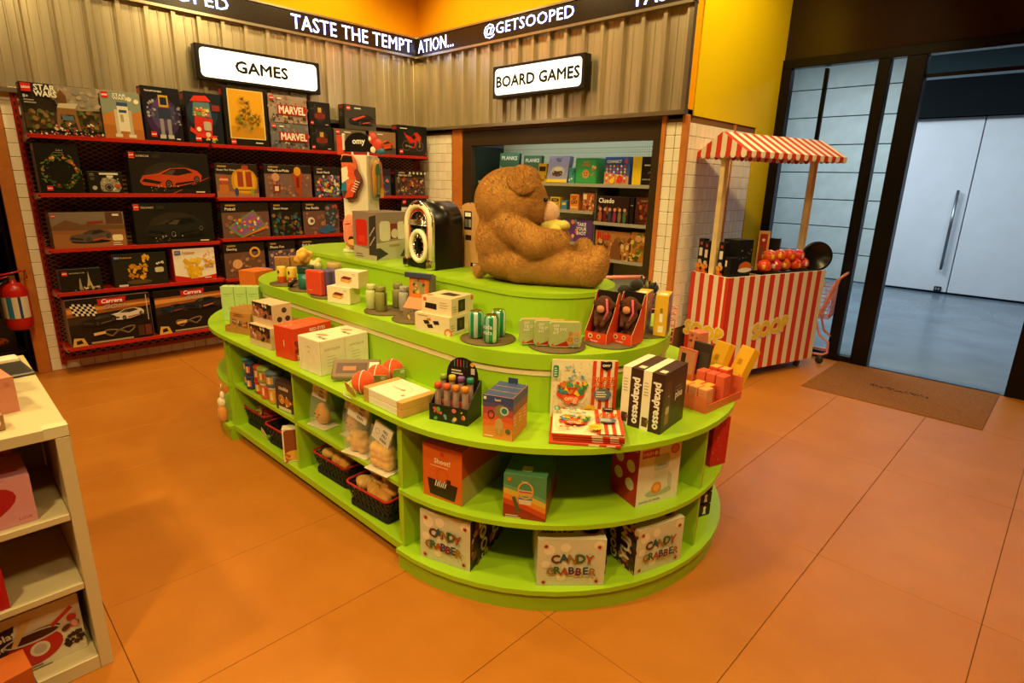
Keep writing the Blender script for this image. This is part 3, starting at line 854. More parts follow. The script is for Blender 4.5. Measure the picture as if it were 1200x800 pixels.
def art_suit(a):
    a.rect(0, 0, 1, 1, '#17130f'); a.ell(0.5, 0.5, 0.3, 0.36, '#2a2620'); a.ell(0.5, 0.5, 0.2, 0.26, '#3a2420')
    for u0, v0, u1, v1, c in ((0.36, 0.3, 0.64, 0.56, '#7a2418'), (0.42, 0.58, 0.58, 0.78, '#c89a38'), (0.26, 0.34, 0.36, 0.52, '#8a2c1c'), (0.64, 0.34, 0.74, 0.52, '#8a2c1c')): a.rect(u0, v0, u1, v1, c)
    brick_logo(a, 0.05, 0.06, 0.14); a.lines_of_text(0.75, 0.08, 0.95, 1, 0.05, 0.03, '#d8d0c0'); a.specks(6, 0.1, 0.7, 0.3, 0.9, 0.03, ['#8a6a3a', '#5a5044'], 2)
def art_racer(c, dk='#141010', bg='#3a3630'):
    def f(a):
        a.rect(0, 0, 1, 1, bg); a.poly([(0, 0), (1, 0), (1, 0.3), (0, 0.45)], '#4a443c'); car(a, 0.1, 0.2, 0.82, dk, '#2a2622', c); a.poly([(0.2, 0.42), (0.6, 0.62), (0.66, 0.58), (0.3, 0.36)], c)
        brick_logo(a, 0.06, 0.78, 0.18); a.lines_of_text(0.3, 0.88, 0.6, 1, 0.1, 0.05, '#e0d8c8')
    return f
def art_bike(a):
    a.rect(0, 0, 1, 1, '#141815'); a.ell(0.5, 0.5, 0.4, 0.4, '#1e2420')
    for u, r in ((0.27, 0.20), (0.74, 0.19)):
        a.circ(u, 0.33, r, '#080808', 20); a.ring(u, 0.33, r * 0.92, r * 0.92, 0.05, '#4a4038'); a.circ(u, 0.33, 0.05, '#8a6a30', 10)
    a.poly([(0.18, 0.80), (0.27, 0.70), (0.46, 0.62), (0.56, 0.78), (0.66, 0.80), (0.80, 0.66), (0.78, 0.52), (0.64, 0.50), (0.58, 0.28), (0.44, 0.26), (0.40, 0.44), (0.28, 0.58)], '#c62a1a')
    a.poly([(0.46, 0.62), (0.55, 0.74), (0.62, 0.62), (0.54, 0.54)], '#1a1210'); a.line(0.70, 0.66, 0.76, 0.34, 0.035, '#9a7a34'); a.poly([(0.38, 0.40), (0.56, 0.46), (0.56, 0.32), (0.42, 0.28)], '#2a211c'); a.line(0.27, 0.34, 0.46, 0.30, 0.04, '#8a8278')
    brick_logo(a, 0.04, 0.06, 0.14); a.lines_of_text(0.06, 0.9, 0.4, 1, 0.1, 0.03, '#d8d0c0'); a.rect(0.94, 0.05, 0.985, 0.12, '#c62a1a')
def art_wreath(a):
    a.rect(0, 0, 1, 1, '#0e0d0a'); R = random.Random(3)
    for i in range(110):
        t = R.uniform(0, 2 * PI); r = R.gauss(0.29, 0.035)
        a.ell(0.5 + r * math.cos(t) * a.h / a.w, 0.45 + r * math.sin(t), R.uniform(0.02, 0.05), 0.014, R.choice(['#3a5a22', '#26401a', '#56702c', '#1c3014', '#6a7a34']), 7, t + PI / 2 + R.uniform(-0.9, 0.9))
    for i in range(16):
        t = R.uniform(0, 2 * PI); a.circ(0.5 + 0.29 * math.cos(t) * a.h / a.w, 0.45 + 0.29 * math.sin(t), R.uniform(0.015, 0.032), R.choice(['#b84a20', '#c8782a', '#a02818', '#d8b070']), 9)
    brick_logo(a, 0.13, 0.05, 0.10); a.text('2-in-1', 0.55, 0.88, 0.035, '#c8bca0'); a.lines_of_text(0.4, 0.83, 0.75, 1, 0.1, 0.01, '#8a8068')
def art_camera(a):
    a.rect(0, 0, 1, 1, '#161310'); a.rect(0.34, 0.86, 0.9, 0.95, '#e0d8c4'); a.rect(0.55, 0.74, 0.74, 0.83, '#d8d0ba')
    a.poly([(0.34, 0.18), (0.40, 0.08), (0.86, 0.05), (0.96, 0.26), (0.9, 0.56), (0.68, 0.74), (0.44, 0.72), (0.34, 0.5)], '#9a907c'); a.specks(30, 0.36, 0.12, 0.9, 0.7, 0.06, ['#c8bea4', '#6a6254', '#8a7a64', '#a89c84'], 2, True)
    a.circ(0.58, 0.28, 0.17, '#2a2622'); a.ring(0.58, 0.28, 0.13, 0.13, 0.03, '#8a8272'); a.rect(0.76, 0.28, 0.94, 0.44, '#b8482a'); a.circ(0.16, 0.25, 0.1, '#b0a690', 10); a.rect(0.06, 0.6, 0.18, 0.74, '#4a4636'); a.lines_of_text(0.05, 0.9, 0.22, 2, 0.07, 0.03, '#8a806a')
def art_supercar(body, dk, txt='SUPERCAR'):
    def f(a):
        a.rect(0, 0, 1, 1, '#191410'); a.ell(0.5, 0.42, 0.62, 0.36, '#2c241c'); a.ell(0.5, 0.36, 0.5, 0.24, '#3a3026')
        a.line(0.50, 0.0, 1.0, 0.42, 0.018, shade(body, 0.8)); car(a, 0.10, 0.14, 0.80, body, dk); a.specks(16, 0.2, 0.06, 0.6, 0.2, 0.012, ['#8a8070', '#d8d0c0'], 4)
        a.rect(0.01, 0.84, 0.075, 0.98, '#e06a24'); brick_logo(a, 0.015, 0.86, 0.11); a.text(txt, 0.17, 0.90, 0.06, '#d0b090', 0.16, 0.03); a.rect(0.28, 0.86, 0.38, 0.95, '#2c261e'); a.lines_of_text(0.8, 0.04, 0.97, 1, 0.05, 0.03, '#d8d0c0')
    return f
ML = ['#8a5a4a', '#9a6a50', '#7a5050', '#b08060']
def art_pack(a):
    a.rect(0, 0, 1, 1, '#2a1e18'); a.poly([(0, 0), (1, 0), (1, 0.62), (0, 0.7)], '#7a5848'); a.poly([(0, 0), (1, 0), (1, 0.12), (0, 0.2)], '#a86a4a')
    a.rrect(0.36, 0.10, 0.97, 0.86, 0.3, '#c88a14'); a.rrect(0.42, 0.14, 0.92, 0.80, 0.24, '#dca22a'); a.rect(0.50, 0.32, 0.64, 0.78, '#9a3a18'); a.rect(0.70, 0.32, 0.85, 0.78, '#9a3a18'); a.rect(0.40, 0.2, 0.95, 0.24, '#8a5a10')
    a.rrect(0.62, 0.84, 0.78, 0.97, 0.05, '#a83a20'); a.circ(0.18, 0.52, 0.13, '#b8442a'); a.rect(0.08, 0.5, 0.28, 0.56, '#e0a070'); a.rrect(0.06, 0.10, 0.28, 0.38, 0.05, '#b86a2c'); a.ell(0.46, 0.16, 0.06, 0.13, '#2a4470'); a.ell(0.84, 0.16, 0.05, 0.12, '#8a9a2a')
    a.text('Down The Chute', 0.25, 0.82, 0.06, '#e8dcc8', 0.42, 0.03); a.lines_of_text(0.05, 0.92, 0.35, 1, 0.1, 0.05, '#a8863a')
def art_mix(bg, top, cols, title, seed, big=None, n=60):
    def f(a):
        a.rect(0, 0, 1, 1, bg); a.poly([(0, 0), (1, 0), (1, 0.75), (0, 0.72)], top); a.specks(n, 0.06, 0.04, 0.96, 0.70, 0.06, cols, seed)
        a.specks(n // 2, 0.06, 0.04, 0.96, 0.62, 0.05, cols, seed + 1, True)
        if big: big(a)
        a.lines_of_text(0.08, 0.93, 0.38, 1, 0.1, 0.05, '#a8863a'); a.text(title, 0.07, 0.83, 0.08, '#e8dcc8', 0.5, 0.03, anchor='l')
    return f
def big_hammer(a):
    a.poly([(0.58, 0.78), (0.64, 0.1), (0.76, 0.08), (0.80, 0.78)], '#a8421c'); a.ell(0.69, 0.82, 0.12, 0.14, '#d89a24'); a.rect(0.655, 0.3, 0.72, 0.62, '#7a2412'); a.circ(0.22, 0.62, 0.13, '#c89070'); a.rect(0.16, 0.14, 0.30, 0.40, '#8a2a1c'); a.rect(0.19, 0.2, 0.27, 0.34, '#d8c8a8')
def big_pinball(a):
    a.poly([(0.10, 0.30), (0.66, 0.80), (0.92, 0.34), (0.36, -0.0)], '#6a8a44'); a.poly([(0.14, 0.30), (0.66, 0.74), (0.88, 0.36), (0.38, 0.05)], '#8a5a9a'); a.specks(46, 0.28, 0.2, 0.76, 0.56, 0.05, ['#e09a2a', '#c84a28', '#3a7a9a', '#d8d0b0', '#5a9a3a', '#c83a6a'], 5); a.poly([(0.36, 0.0), (0.92, 0.34), (0.90, 0.24), (0.38, -0.0)], '#d8782a')
def big_boards(a):
    a.rrect(0.60, 0.2, 0.96, 0.94, 0.12, '#3a3a42'); a.specks(24, 0.62, 0.25, 0.94, 0.9, 0.05, ['#5a6a7a', '#a8482a', '#8a8a84'], 3); a.poly([(0.35, 0.12), (0.7, 0.3), (0.9, 0.1), (0.55, 0.0)], '#2c5a8a'); a.circ(0.2, 0.42, 0.12, '#e0d4c0'); a.circ(0.22, 0.42, 0.06, '#7a4a38')
def art_rally(a):
    a.rect(0, 0, 1, 1, '#8a5a34'); a.rect(0, 0.66, 1, 1, '#7a6a5a'); a.poly([(0, 0.6), (0.2, 0.8), (0.4, 0.66), (1, 0.62), (1, 0.5), (0, 0.5)], '#6a4a32'); a.poly([(0, 0), (1, 0), (1, 0.3), (0, 0.4)], '#9a6436'); a.rect(0.74, 0.66, 0.98, 1.0, '#5a3a2a')
    car(a, 0.20, 0.14, 0.60, '#5a4a44', '#2a201c', '#b8482a'); a.poly([(0.46, 0.66), (0.70, 0.70), (0.70, 0.76), (0.48, 0.74)], '#8a2a20'); brick_logo(a, 0.02, 0.86, 0.09); a.lines_of_text(0.84, 0.92, 0.97, 1, 0.1, 0.06, '#e0d8c8'); a.rrect(0.80, 0.16, 0.95, 0.34, 0.05, '#e8dcb0'); a.lines_of_text(0.8, 0.1, 0.96, 2, 0.06, 0.025, '#e0d4b8')
def art_tower(a):
    a.rect(0, 0, 1, 1, '#17160f'); a.poly([(0.60, 0.08), (0.655, 0.45), (0.685, 0.88), (0.715, 0.45), (0.78, 0.08), (0.74, 0.08), (0.69, 0.25), (0.64, 0.08)], '#b8a878'); a.poly([(0.42, 0.08), (0.445, 0.5), (0.47, 0.6), (0.48, 0.5), (0.50, 0.08)], '#9a9070'); a.specks(20, 0.3, 0.04, 0.95, 0.16, 0.05, ['#d8cca0', '#a89a70', '#6a7a4a'], 2, True)
    brick_logo(a, 0.05, 0.72, 0.2); a.text('ARCHITECTURE', 0.22, 0.82, 0.10, '#d8d0bc', 0.38, 0.0, anchor='l')
def art_cdark(a):
    a.rect(0, 0, 1, 1, '#26221a'); a.ring(0.02, 0.5, 0.0, 0.0, 0.0, '#26221a', 4); a.ell(0.45, 0.12, 0.34, 0.07, '#5a4a2a')
    # generic heap of amber bricks on a dark scenic base
    a.specks(46, 0.28, 0.22, 0.60, 0.66, 0.06, ['#d89a1e', '#c8861a', '#e0ac34', '#b8761a'], 5, True); a.specks(12, 0.56, 0.7, 0.68, 0.95, 0.05, ['#d89a1e', '#e0ac34'], 6, True)
    a.rect(0.03, 0.84, 0.14, 0.94, '#3a4a8a'); a.text('MEGA', 0.085, 0.89, 0.06, '#ffffff', 0.09); a.text('Pokemon', 0.25, 0.89, 0.08, '#c8963a', 0.2, 0.03); a.specks(5, 0.72, 0.6, 0.94, 0.72, 0.04, ['#d8d0b8'], 2, True); a.rrect(0.76, 0.38, 0.93, 0.54, 0.05, '#c8c0a8'); a.lines_of_text(0.06, 0.04, 0.3, 1, 0.1, 0.06, '#d8d0bc')
def art_cwhite(a):
    a.rect(0, 0, 1, 1, '#efe6d4'); a.poly([(0, 0), (1, 0), (1, 0.16), (0.5, 0.06), (0, 0.2)], '#c8261c'); a.specks(50, 0.28, 0.12, 0.66, 0.66, 0.08, ['#e8b81e', '#e0a818', '#f0c83a'], 3, True); a.specks(10, 0.72, 0.4, 0.95, 0.62, 0.06, ['#e8b81e', '#c88a2a'], 5, True); a.specks(14, 0.7, 0.5, 0.98, 0.95, 0.03, ['#e8a06a', '#d87a4a'], 9)
    a.rect(0.03, 0.84, 0.17, 0.95, '#3a4a8a'); a.text('MEGA', 0.10, 0.895, 0.06, '#ffffff', 0.11); a.text('Pokemon', 0.36, 0.89, 0.09, '#c87a1e', 0.3, 0.03); a.lines_of_text(0.7, 0.07, 0.93, 1, 0.1, 0.03, '#f0d8c8')
def art_race(flag):
    def f(a):
        a.rect(0, 0, 1, 1, '#1d1612'); a.poly([(0, 0.62), (1, 0.72), (1, 0.88), (0, 0.84)], '#9a5a28'); a.poly([(0, 0.70), (1, 0.78), (1, 0.82), (0, 0.80)], '#d8924a'); a.poly([(0, 0.45), (1, 0.52), (1, 0.66), (0, 0.6)], '#3a2c22')
        if flag:
            for i in range(9):
                for j in range(5):
                    a.poly([(0.04 + 0.031 * i + 0.006 * j, 0.92 - 0.052 * j - 0.006 * i), (0.07 + 0.031 * i + 0.006 * j, 0.915 - 0.052 * j - 0.006 * i), (0.076 + 0.031 * i + 0.006 * j, 0.865 - 0.052 * j - 0.006 * i), (0.046 + 0.031 * i + 0.006 * j, 0.87 - 0.052 * j - 0.006 * i)], '#e8e0d0' if (i + j) % 2 else '#0e0c0a')
            car(a, 0.45, 0.46, 0.46, '#d8cfc0', '#3a2a22', '#a83020'); car(a, 0.14, 0.40, 0.42, '#1c1a1a', '#3a3430', '#6a5a44')
        else:
            car(a, 0.05, 0.48, 0.36, '#1e2a3a', '#101014', '#a83020'); car(a, 0.40, 0.50, 0.50, '#26242c', '#101014', '#c86a2a')
        a.poly([(0.37, 0.84), (0.69, 0.86), (0.71, 0.985), (0.36, 0.97)], '#c8201a'); a.text('Carrera', 0.535, 0.915, 0.085, '#ffffff', 0.30, 0.03, 0.2); a.text('GO!!!', 0.56, 0.79, 0.09, '#b8b0a4', 0.26, 0.03, 0.3, stretch=True)
        pts = [(0.44 + 0.17 * math.cos(t_) + 0.03 * math.sin(3 * t_), 0.22 + 0.07 * math.sin(2 * t_) + 0.02 * math.cos(t_)) for t_ in [2 * PI * i / 40 for i in range(41)]]
        a.path([(u + (0.14 if flag else 0.0), v) for u, v in pts], 0.03, '#b89a70'); a.path([(u + (0.14 if flag else 0.0), v) for u, v in pts], 0.014, '#241c16')
        a.poly([(0.0, 0.0), (0.18, 0.0), (0.14, 0.17), (0.03, 0.19)], '#d8a84a'); a.poly([(0.05, 0.04), (0.13, 0.06), (0.11, 0.14), (0.05, 0.12)], '#241c16'); a.line(0.26, 0.22, 0.4, 0.24, 0.06, '#e0b070'); a.lines_of_text(0.22, 0.04, 0.95, 1, 0.05, 0.04, '#a89274')
        a.line(0.95, 0.98, 0.95, 0.4, 0.012, '#d8d0c0'); a.rect(0.80, 0.06, 0.88, 0.30, '#4a2a22'); a.rect(0.89, 0.06, 0.97, 0.30, '#6a2a20')
    return f
D = '#171310'
RB_ = [
 ('boxed_set', 'wide dark boxed set showing a forest base, top of the games rack', 0.672, 1.142, 1.862, 0.352, 0.11, D, art_saga),
 ('boxed_set', 'boxed set with orange desert picture beside the forest set', 1.150, 1.421, 1.862, 0.352, 0.10, '#8a7a5a', art_droid),
 ('boxed_set', 'dark purple boxed set with grey robot-like blocks', 1.435, 1.714, 1.862, 0.42, 0.12, '#1a161c', art_robot),
 ('boxed_set', 'dark blue boxed set showing a red gumball machine', 1.752, 2.042, 1.862, 0.415, 0.13, '#2a1210', art_gum),
 ('boxed_set', 'tall boxed set with yellow flower picture in a frame', 2.062, 2.445, 1.862, 0.495, 0.10, D, art_flowers),
 ('boxed_set', 'grey boxed set with red letter logo, lower of the two', 2.462, 2.840, 1.862, 0.228, 0.14, '#5a4a44', art_hero('#6a6a6e', '#8a7a70')),
 ('boxed_set', 'pinkish boxed set with red letter logo, upper of the two', 2.458, 2.838, 2.0915, 0.245, 0.14, '#5a3a34', art_hero('#a08a7c', '#8a6a60')),
 ('boxed_set', 'small black boxed set with red figure, lower of the two', 2.855, 3.098, 1.862, 0.226, 0.12, D, art_suit),
 ('boxed_set', 'small black boxed set with red figure, upper of the two', 2.855, 3.080, 2.089, 0.225, 0.12, D, art_suit),
 ('boxed_set', 'grey boxed race car set half hidden behind the toy stand', 3.108, 3.480, 1.862, 0.225, 0.12, '#3a342c', art_racer('#c8582a', '#2a2422', '#6a5a4a')),
 ('boxed_set', 'dark boxed race car set lying on another box', 3.238, 3.610, 2.0885, 0.24, 0.12, '#1d1a16', art_racer('#c8482a')),
 ('boxed_set', 'boxed set with orange car on a tan road', 3.515, 3.850, 1.862, 0.232, 0.12, '#4a3a2a', art_racer('#d8682a', '#c84a20', '#8a6a4a')),
 ('boxed_set', 'black boxed set showing a red motorbike', 3.880, 4.275, 1.862, 0.322, 0.12, D, art_bike),
 ('boxed_set', 'black boxed set showing a green leafy wreath', 0.690, 0.957, 1.440, 0.360, 0.15, D, art_wreath),
 ('boxed_set', 'small dark boxed set showing a beige vehicle', 0.988, 1.220, 1.440, 0.170, 0.12, D, art_camera),
 ('boxed_set', 'large black boxed set showing an orange supercar', 1.276, 1.882, 1.440, 0.335, 0.14, D, art_supercar('#b8401c', '#1a120e')),
 ('boxed_game', 'boxed game showing a yellow backpack', 1.930, 2.308, 1.408, 0.298, 0.10, '#241a14', art_pack),
 ('boxed_game', 'boxed game showing a yellow-headed hammer', 2.365, 2.838, 1.408, 0.305, 0.10, '#241a14', art_mix('#241a16', '#7a5a52', ML, 'Whack-a-Mole', 3, big_hammer, 30)),
 ('boxed_game', 'boxed game showing many coloured beads', 2.866, 3.150, 1.408, 0.300, 0.10, '#1c1614', art_mix('#221a18', '#4a3a3a', ['#c84a3a', '#3a6a9a', '#d8b04a', '#4a8a5a', '#8a4a8a', '#d8d0c0'], 'Stack Match', 5, None, 90)),
 ('boxed_game', 'dark boxed game mostly hidden behind the toy stand', 3.205, 3.770, 1.425, 0.285, 0.10, '#241a2a', art_mix('#2a2232', '#3a3a5a', ['#3a6a9a', '#8a4a5a', '#d87a3a'], 'Party Cards', 8)),
 ('boxed_game', 'dark boxed game with row of round faces along its top', 3.830, 4.240, 1.425, 0.275, 0.10, '#1c1614', art_mix('#1e1a18', '#4a3a34', ['#a8542a', '#3a4a6a', '#8a3a2a', '#c8a06a', '#2a2a2a'], 'Odd One Out', 11, lambda a: [a.circ(0.46 + 0.13 * i, 0.92, 0.055, '#d8ccb0', 10) for i in range(5)], 70)),
 ('boxed_set', 'brown boxed set showing a rally car in the desert', 0.705, 1.190, 1.024, 0.275, 0.16, '#4a3424', art_rally),
 ('boxed_set', 'large black boxed set showing a black supercar', 1.256, 1.872, 1.024, 0.340, 0.14, D, art_supercar('#1e1f1a', '#0c0c0a', 'TECHNIC')),
 ('boxed_game', 'boxed game showing a colourful tilted pinball table', 1.945, 2.381, 1.042, 0.322, 0.10, '#241a14', art_mix('#241a16', '#6a4a42', ML, 'Pinball', 13, big_pinball, 26)),
 ('boxed_game', 'black boxed game with blue and green shapes', 2.400, 2.703, 1.042, 0.318, 0.10, '#16120f', art_mix('#16130f', '#1c1a1a', ['#2a6a7a', '#8a6a2a', '#2a4a2a', '#6a3a2a'], 'Shoot Hoops', 15, None, 40)),
 ('boxed_game', 'boxed game showing a dark case and blue mats', 2.720, 3.120, 1.042, 0.322, 0.10, '#241a14', art_mix('#241a16', '#6a4a42', ML, 'Sea Battle', 17, big_boards, 26)),
 ('boxed_set', 'black and white boxed set behind the jukebox', 3.900, 4.262, 1.165, 0.245, 0.10, D, lambda a: (a.rect(0, 0, 1, 0.55, '#d8ccb8'), a.rect(0, 0.55, 1, 1, '#1a1614'), brick_logo(a, 0.05, 0.7, 0.2), a.lines_of_text(0.1, 0.4, 0.8, 3, 0.1, 0.03, '#6a5a4a'))),
 ('boxed_set', 'small black boxed set showing a pale lattice tower', 0.702, 0.974, 0.684, 0.180, 0.16, D, art_tower),
 ('boxed_set', 'dark boxed set with amber brick creature on a base', 1.057, 1.455, 0.684, 0.275, 0.15, '#1e1a14', art_cdark),
 ('boxed_set', 'white and red boxed set with yellow brick creature', 1.508, 1.852, 0.684, 0.290, 0.15, '#b8281c', art_cwhite),
 ('boxed_game', 'boxed game with yellow hoop on the fourth shelf', 1.930, 2.309, 0.672, 0.325, 0.10, '#241a14', art_mix('#241a16', '#6a4a3a', ML, 'Dancing', 19, lambda a: (a.ring(0.75, 0.72, 0.16, 0.16, 0.06, '#d8a02a'), a.circ(0.3, 0.4, 0.14, '#d8a070')), 30)),
 ('boxed_game', 'boxed game with purple figure on the fourth shelf', 2.342, 2.619, 0.672, 0.325, 0.10, '#1c1614', art_mix('#241a16', '#5a4a5a', ['#6a5a8a', '#c89a6a', '#4a3a3a'], 'Photo Fun', 21, None, 30)),
 ('boxed_game', 'dark boxed game at the end of the fourth shelf', 2.656, 3.120, 0.672, 0.325, 0.10, '#1c1614', art_mix('#1e1816', '#4a3a34', ML, 'Ball Run', 23, None, 30)),
 ('race_track_set', 'boxed slot car track with chequered flag on the lowest shelf', 0.700, 1.288, 0.238, 0.385, 0.18, '#8a7a68', art_race(True)),
 ('race_track_set', 'boxed slot car track with dark racing cars on the lowest shelf', 1.320, 1.895, 0.238, 0.385, 0.18, '#2a201a', art_race(False)),
]
for n_, lab, y0, y1, z, h_, d_, col, art in RB_:
    rbox(n_, lab, y0, y1, z, h_, d_, col, art)
# a second thin box behind the wreath box shows at its side
# ================================================================== built-in board game cabinet
cab = empty('game_cabinet', (0, YB, 0)); tag(cab, 'dark built-in cabinet of board games with lit pegboard back', 'cabinet')
DK = '#3a2c1c'
OX0, OX1, OZ = -4.95, -2.70, 1.975
def cb(name, x0, y0, z0, x1, y1, z1, col=DK, m='lacquer2', bev=0.003, parent=cab):
    mb = MB(col); mb.box(x0, y0, z0, x1, y1, z1, None, bev); return mb.build(name, m, parent)
cb('header', CX0, -0.01, OZ, CX1 - 0.025, 0.06, 2.125); cb('stile', CX0, -0.012, 0.5, OX0, 0.05, OZ); cb('stile', OX1, -0.012, 0.0, CX1 - 0.026, 0.05, OZ)
cb('base_panel', CX0, -0.01, 0.0, OX1, 0.05, 0.5)
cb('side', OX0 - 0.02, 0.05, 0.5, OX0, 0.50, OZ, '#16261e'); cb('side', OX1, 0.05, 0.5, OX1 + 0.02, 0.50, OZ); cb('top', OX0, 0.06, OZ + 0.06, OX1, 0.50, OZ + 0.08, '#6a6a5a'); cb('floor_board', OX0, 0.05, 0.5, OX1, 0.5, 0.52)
pg = mat('pegboard', 0.6, color='#d6d8c8'); cb('pegboard', OX0, 0.48, 0.5, OX1, 0.50, OZ + 0.06, '#d6d8c8', pg)
hl = MB('#3a3a30')
for i in range(88):
    for k in range(16):
        x, z = OX0 + 0.02 + 0.0253 * i, 1.62 + 0.022 * k
        hl.box(x, 0.4785, z, x + 0.006, 0.4795, z + 0.006 + (0.006 if k % 2 else 0))
ho_ = hl.build('peg_holes', 'matte', cab); ho_['kind'] = 'stuff'
cb('divider', -3.348, 0.12, 0.52, -3.334, 0.48, 1.60, '#5a5a50')
GS = '#8a8478'
for x0, x1, z in ((OX0, OX1, 1.612), (OX0, -3.35, 1.362), (OX0, -3.35, 1.062), (-3.332, OX1, 1.272), (-3.332, OX1, 0.940), (OX0, -3.35, 0.78)):
    s_ = cb('shelf', x0, 0.10, z - 0.014, x1, 0.478, z, GS, 'darkmetal', 0.001)
    lp = MB('#a09a8c'); lp.box(x0, 0.095, z - 0.026, x1, 0.101, z + 0.004); lp.build('price_rail', 'plastic', s_)
ls = MB('#ffffff'); ls.box(OX0 + 0.15, 0.065, OZ + 0.030, OX1 - 0.02, 0.095, OZ + 0.058); ls.build('light_strip', mat('cab_light', 0.5, color='#ffffff', emit='#eef6dc', estr=12), cab)
def gbox(label, x0, x1, z, h, d, col, art, y=0.125, tilt=0.0, rz=0.0, side=None):
    w_ = x1 - x0
    o = carton('board_game', label, 'board game', ((x0 + x1) / 2, YB + y + d / 2, z + 0.001), rz, w_, d, h, col, side, 'board games in the cabinet')
    if tilt: o.rotation_euler = (tilt, 0, rz)
    a = Art(w_ - 0.004, h - 0.004); art(a)
    a.put(Matrix(((1, 0, 0, -w_ / 2 + 0.002), (0, 0, -1, -d / 2), (0, 1, 0, 0.002), (0, 0, 0, 1))), 'front_print', o)
    return o
def g_planks(a): a.rect(0, 0, 1, 1, '#3f6a50'); a.poly([(0, 0), (1, 0), (1, 0.4), (0, 0.55)], '#5c8a68'); a.text('PLANKS', 0.5, 0.82, 0.13, '#e8e0cc', 0.8, 0.04); a.specks(8, 0.1, 0.1, 0.9, 0.5, 0.1, ['#86a886', '#3a5a48'], 2)
def g_yel(a): a.rect(0, 0, 1, 1, '#c89a1c'); a.rect(0.1, 0.6, 0.9, 0.85, '#2a2010'); a.specks(6, 0.1, 0.1, 0.9, 0.5, 0.1, ['#8a6a14', '#e0c060'], 3)
def g_lilac(a):
    a.rect(0, 0, 1, 1, '#8a86a8'); a.poly([(0, 0), (1, 0), (1, 0.12), (0, 0.12)], '#d8b428'); a.ell(0.5, 0.42, 0.36, 0.2, '#a8a6bc'); a.ell(0.5, 0.34, 0.28, 0.12, '#3a2c30'); a.ell(0.5, 0.50, 0.22, 0.08, '#d8c88a'); a.text('ABOUT', 0.5, 0.9, 0.07, '#3a3450', 0.6, 0.03); a.text('TIME', 0.5, 0.81, 0.07, '#3a3450', 0.5, 0.03); a.specks(8, 0.2, 0.25, 0.8, 0.4, 0.03, ['#c8483a', '#d8b428'], 2)
def g_cookie(a):
    a.rect(0, 0, 1, 1, '#2f8a44'); a.rect(0.06, 0.05, 0.94, 0.95, '#3a9a50'); a.text('THAT', 0.5, 0.84, 0.08, '#d85a38', 0.7, 0.03); a.text('COOKIE', 0.5, 0.73, 0.08, '#d85a38', 0.7, 0.03); a.circ(0.5, 0.38, 0.18, '#c88a48'); a.circ(0.44, 0.42, 0.03, '#5a3418'); a.circ(0.56, 0.42, 0.03, '#5a3418'); a.line(0.42, 0.32, 0.58, 0.32, 0.025, '#5a3418'); a.specks(5, 0.75, 0.3, 0.95, 0.7, 0.06, ['#d85a38', '#e8b070'], 4)
def g_four(a):
    a.rect(0, 0, 1, 1, '#3a5aa8'); a.poly([(0, 0), (1, 0), (1, 0.3), (0, 0.45)], '#c88a58')
    for i in range(6):
        for k in range(6): a.circ(0.10 + 0.15 * i, 0.12 + 0.11 * k, 0.042, ['#d8342a', '#e8c42a', '#dfe4ec', '#e8c42a', '#d8342a'][(i * 3 + k * 2) % 5], 10)
    a.rect(0.0, 0.74, 0.80, 0.93, '#2c4a98'); a.text('CONNECT', 0.40, 0.835, 0.10, '#f4f4f0', 0.72, 0.04); a.text('4', 0.88, 0.85, 0.2, '#d8342a', None, 0.05); a.circ(0.66, 0.2, 0.13, '#d8342a'); a.circ(0.35, 0.12, 0.1, '#e8c42a')
def g_arcade(a): a.rect(0, 0, 1, 1, '#14110e'); a.poly([(0, 0), (0.42, 0), (0.42, 1), (0, 1)], '#e2bb1a'); a.lines_of_text(0.55, 0.7, 0.95, 1, 0.1, 0.05, '#d8d0c0'); a.specks(4, 0.5, 0.42, 0.95, 0.48, 0.04, ['#e08a2a', '#4a8ab0', '#c83a3a'], 2); a.text('BOARD GAME', 0.72, 0.2, 0.05, '#e8e0d0', 0.45)
def g_pair(a): a.rect(0, 0, 1, 1, '#d8a81c'); a.rect(0.12, 0.62, 0.88, 0.9, '#3a2a10'); a.text('COW', 0.5, 0.76, 0.14, '#f0e0a0', 0.6); a.specks(5, 0.15, 0.1, 0.85, 0.5, 0.1, ['#2a2418', '#4a7a9a'], 2)
def g_orange(a): a.rect(0, 0, 1, 1, '#d8822a'); a.text("DON'T", 0.5, 0.85, 0.12, '#2a1a10', 0.8, 0.04); a.text('GET', 0.5, 0.7, 0.12, '#2a1a10', 0.6, 0.04); a.text('CAT', 0.5, 0.5, 0.2, '#2a1a10', 0.8, 0.04); a.rect(0.1, 0.1, 0.9, 0.25, '#e8b070')
def g_fig(a): a.rect(0, 0, 1, 1, '#a85a34'); a.rect(0.05, 0.65, 0.35, 0.95, '#e0c8a0'); a.specks(24, 0.1, 0.05, 0.95, 0.6, 0.08, ['#d8a878', '#7a3420', '#e0b890', '#c8703a', '#4a2a1a'], 3); a.specks(8, 0.4, 0.6, 0.95, 0.95, 0.06, ['#c83a28', '#d8b07a'], 6)
def g_mystery(a):
    a.rect(0, 0, 1, 1, '#2a1512'); a.specks(30, 0.03, 0.0, 0.97, 0.6, 0.09, ['#6a2c1a', '#4a1c14', '#8a4424', '#2a1410', '#7a5a3a'], 4); a.text('Cluedo', 0.30, 0.84, 0.18, '#f0e8d8', 0.52, 0.04)
    for i, c in enumerate(('#a85a34', '#6a1c18', '#3a3c5a', '#8a2a5a', '#7a6a3a', '#4a6a3a')): a.ell(0.12 + 0.155 * i, 0.22, 0.08, 0.22, c); a.circ(0.12 + 0.155 * i, 0.50, 0.07, '#c8946a', 10)
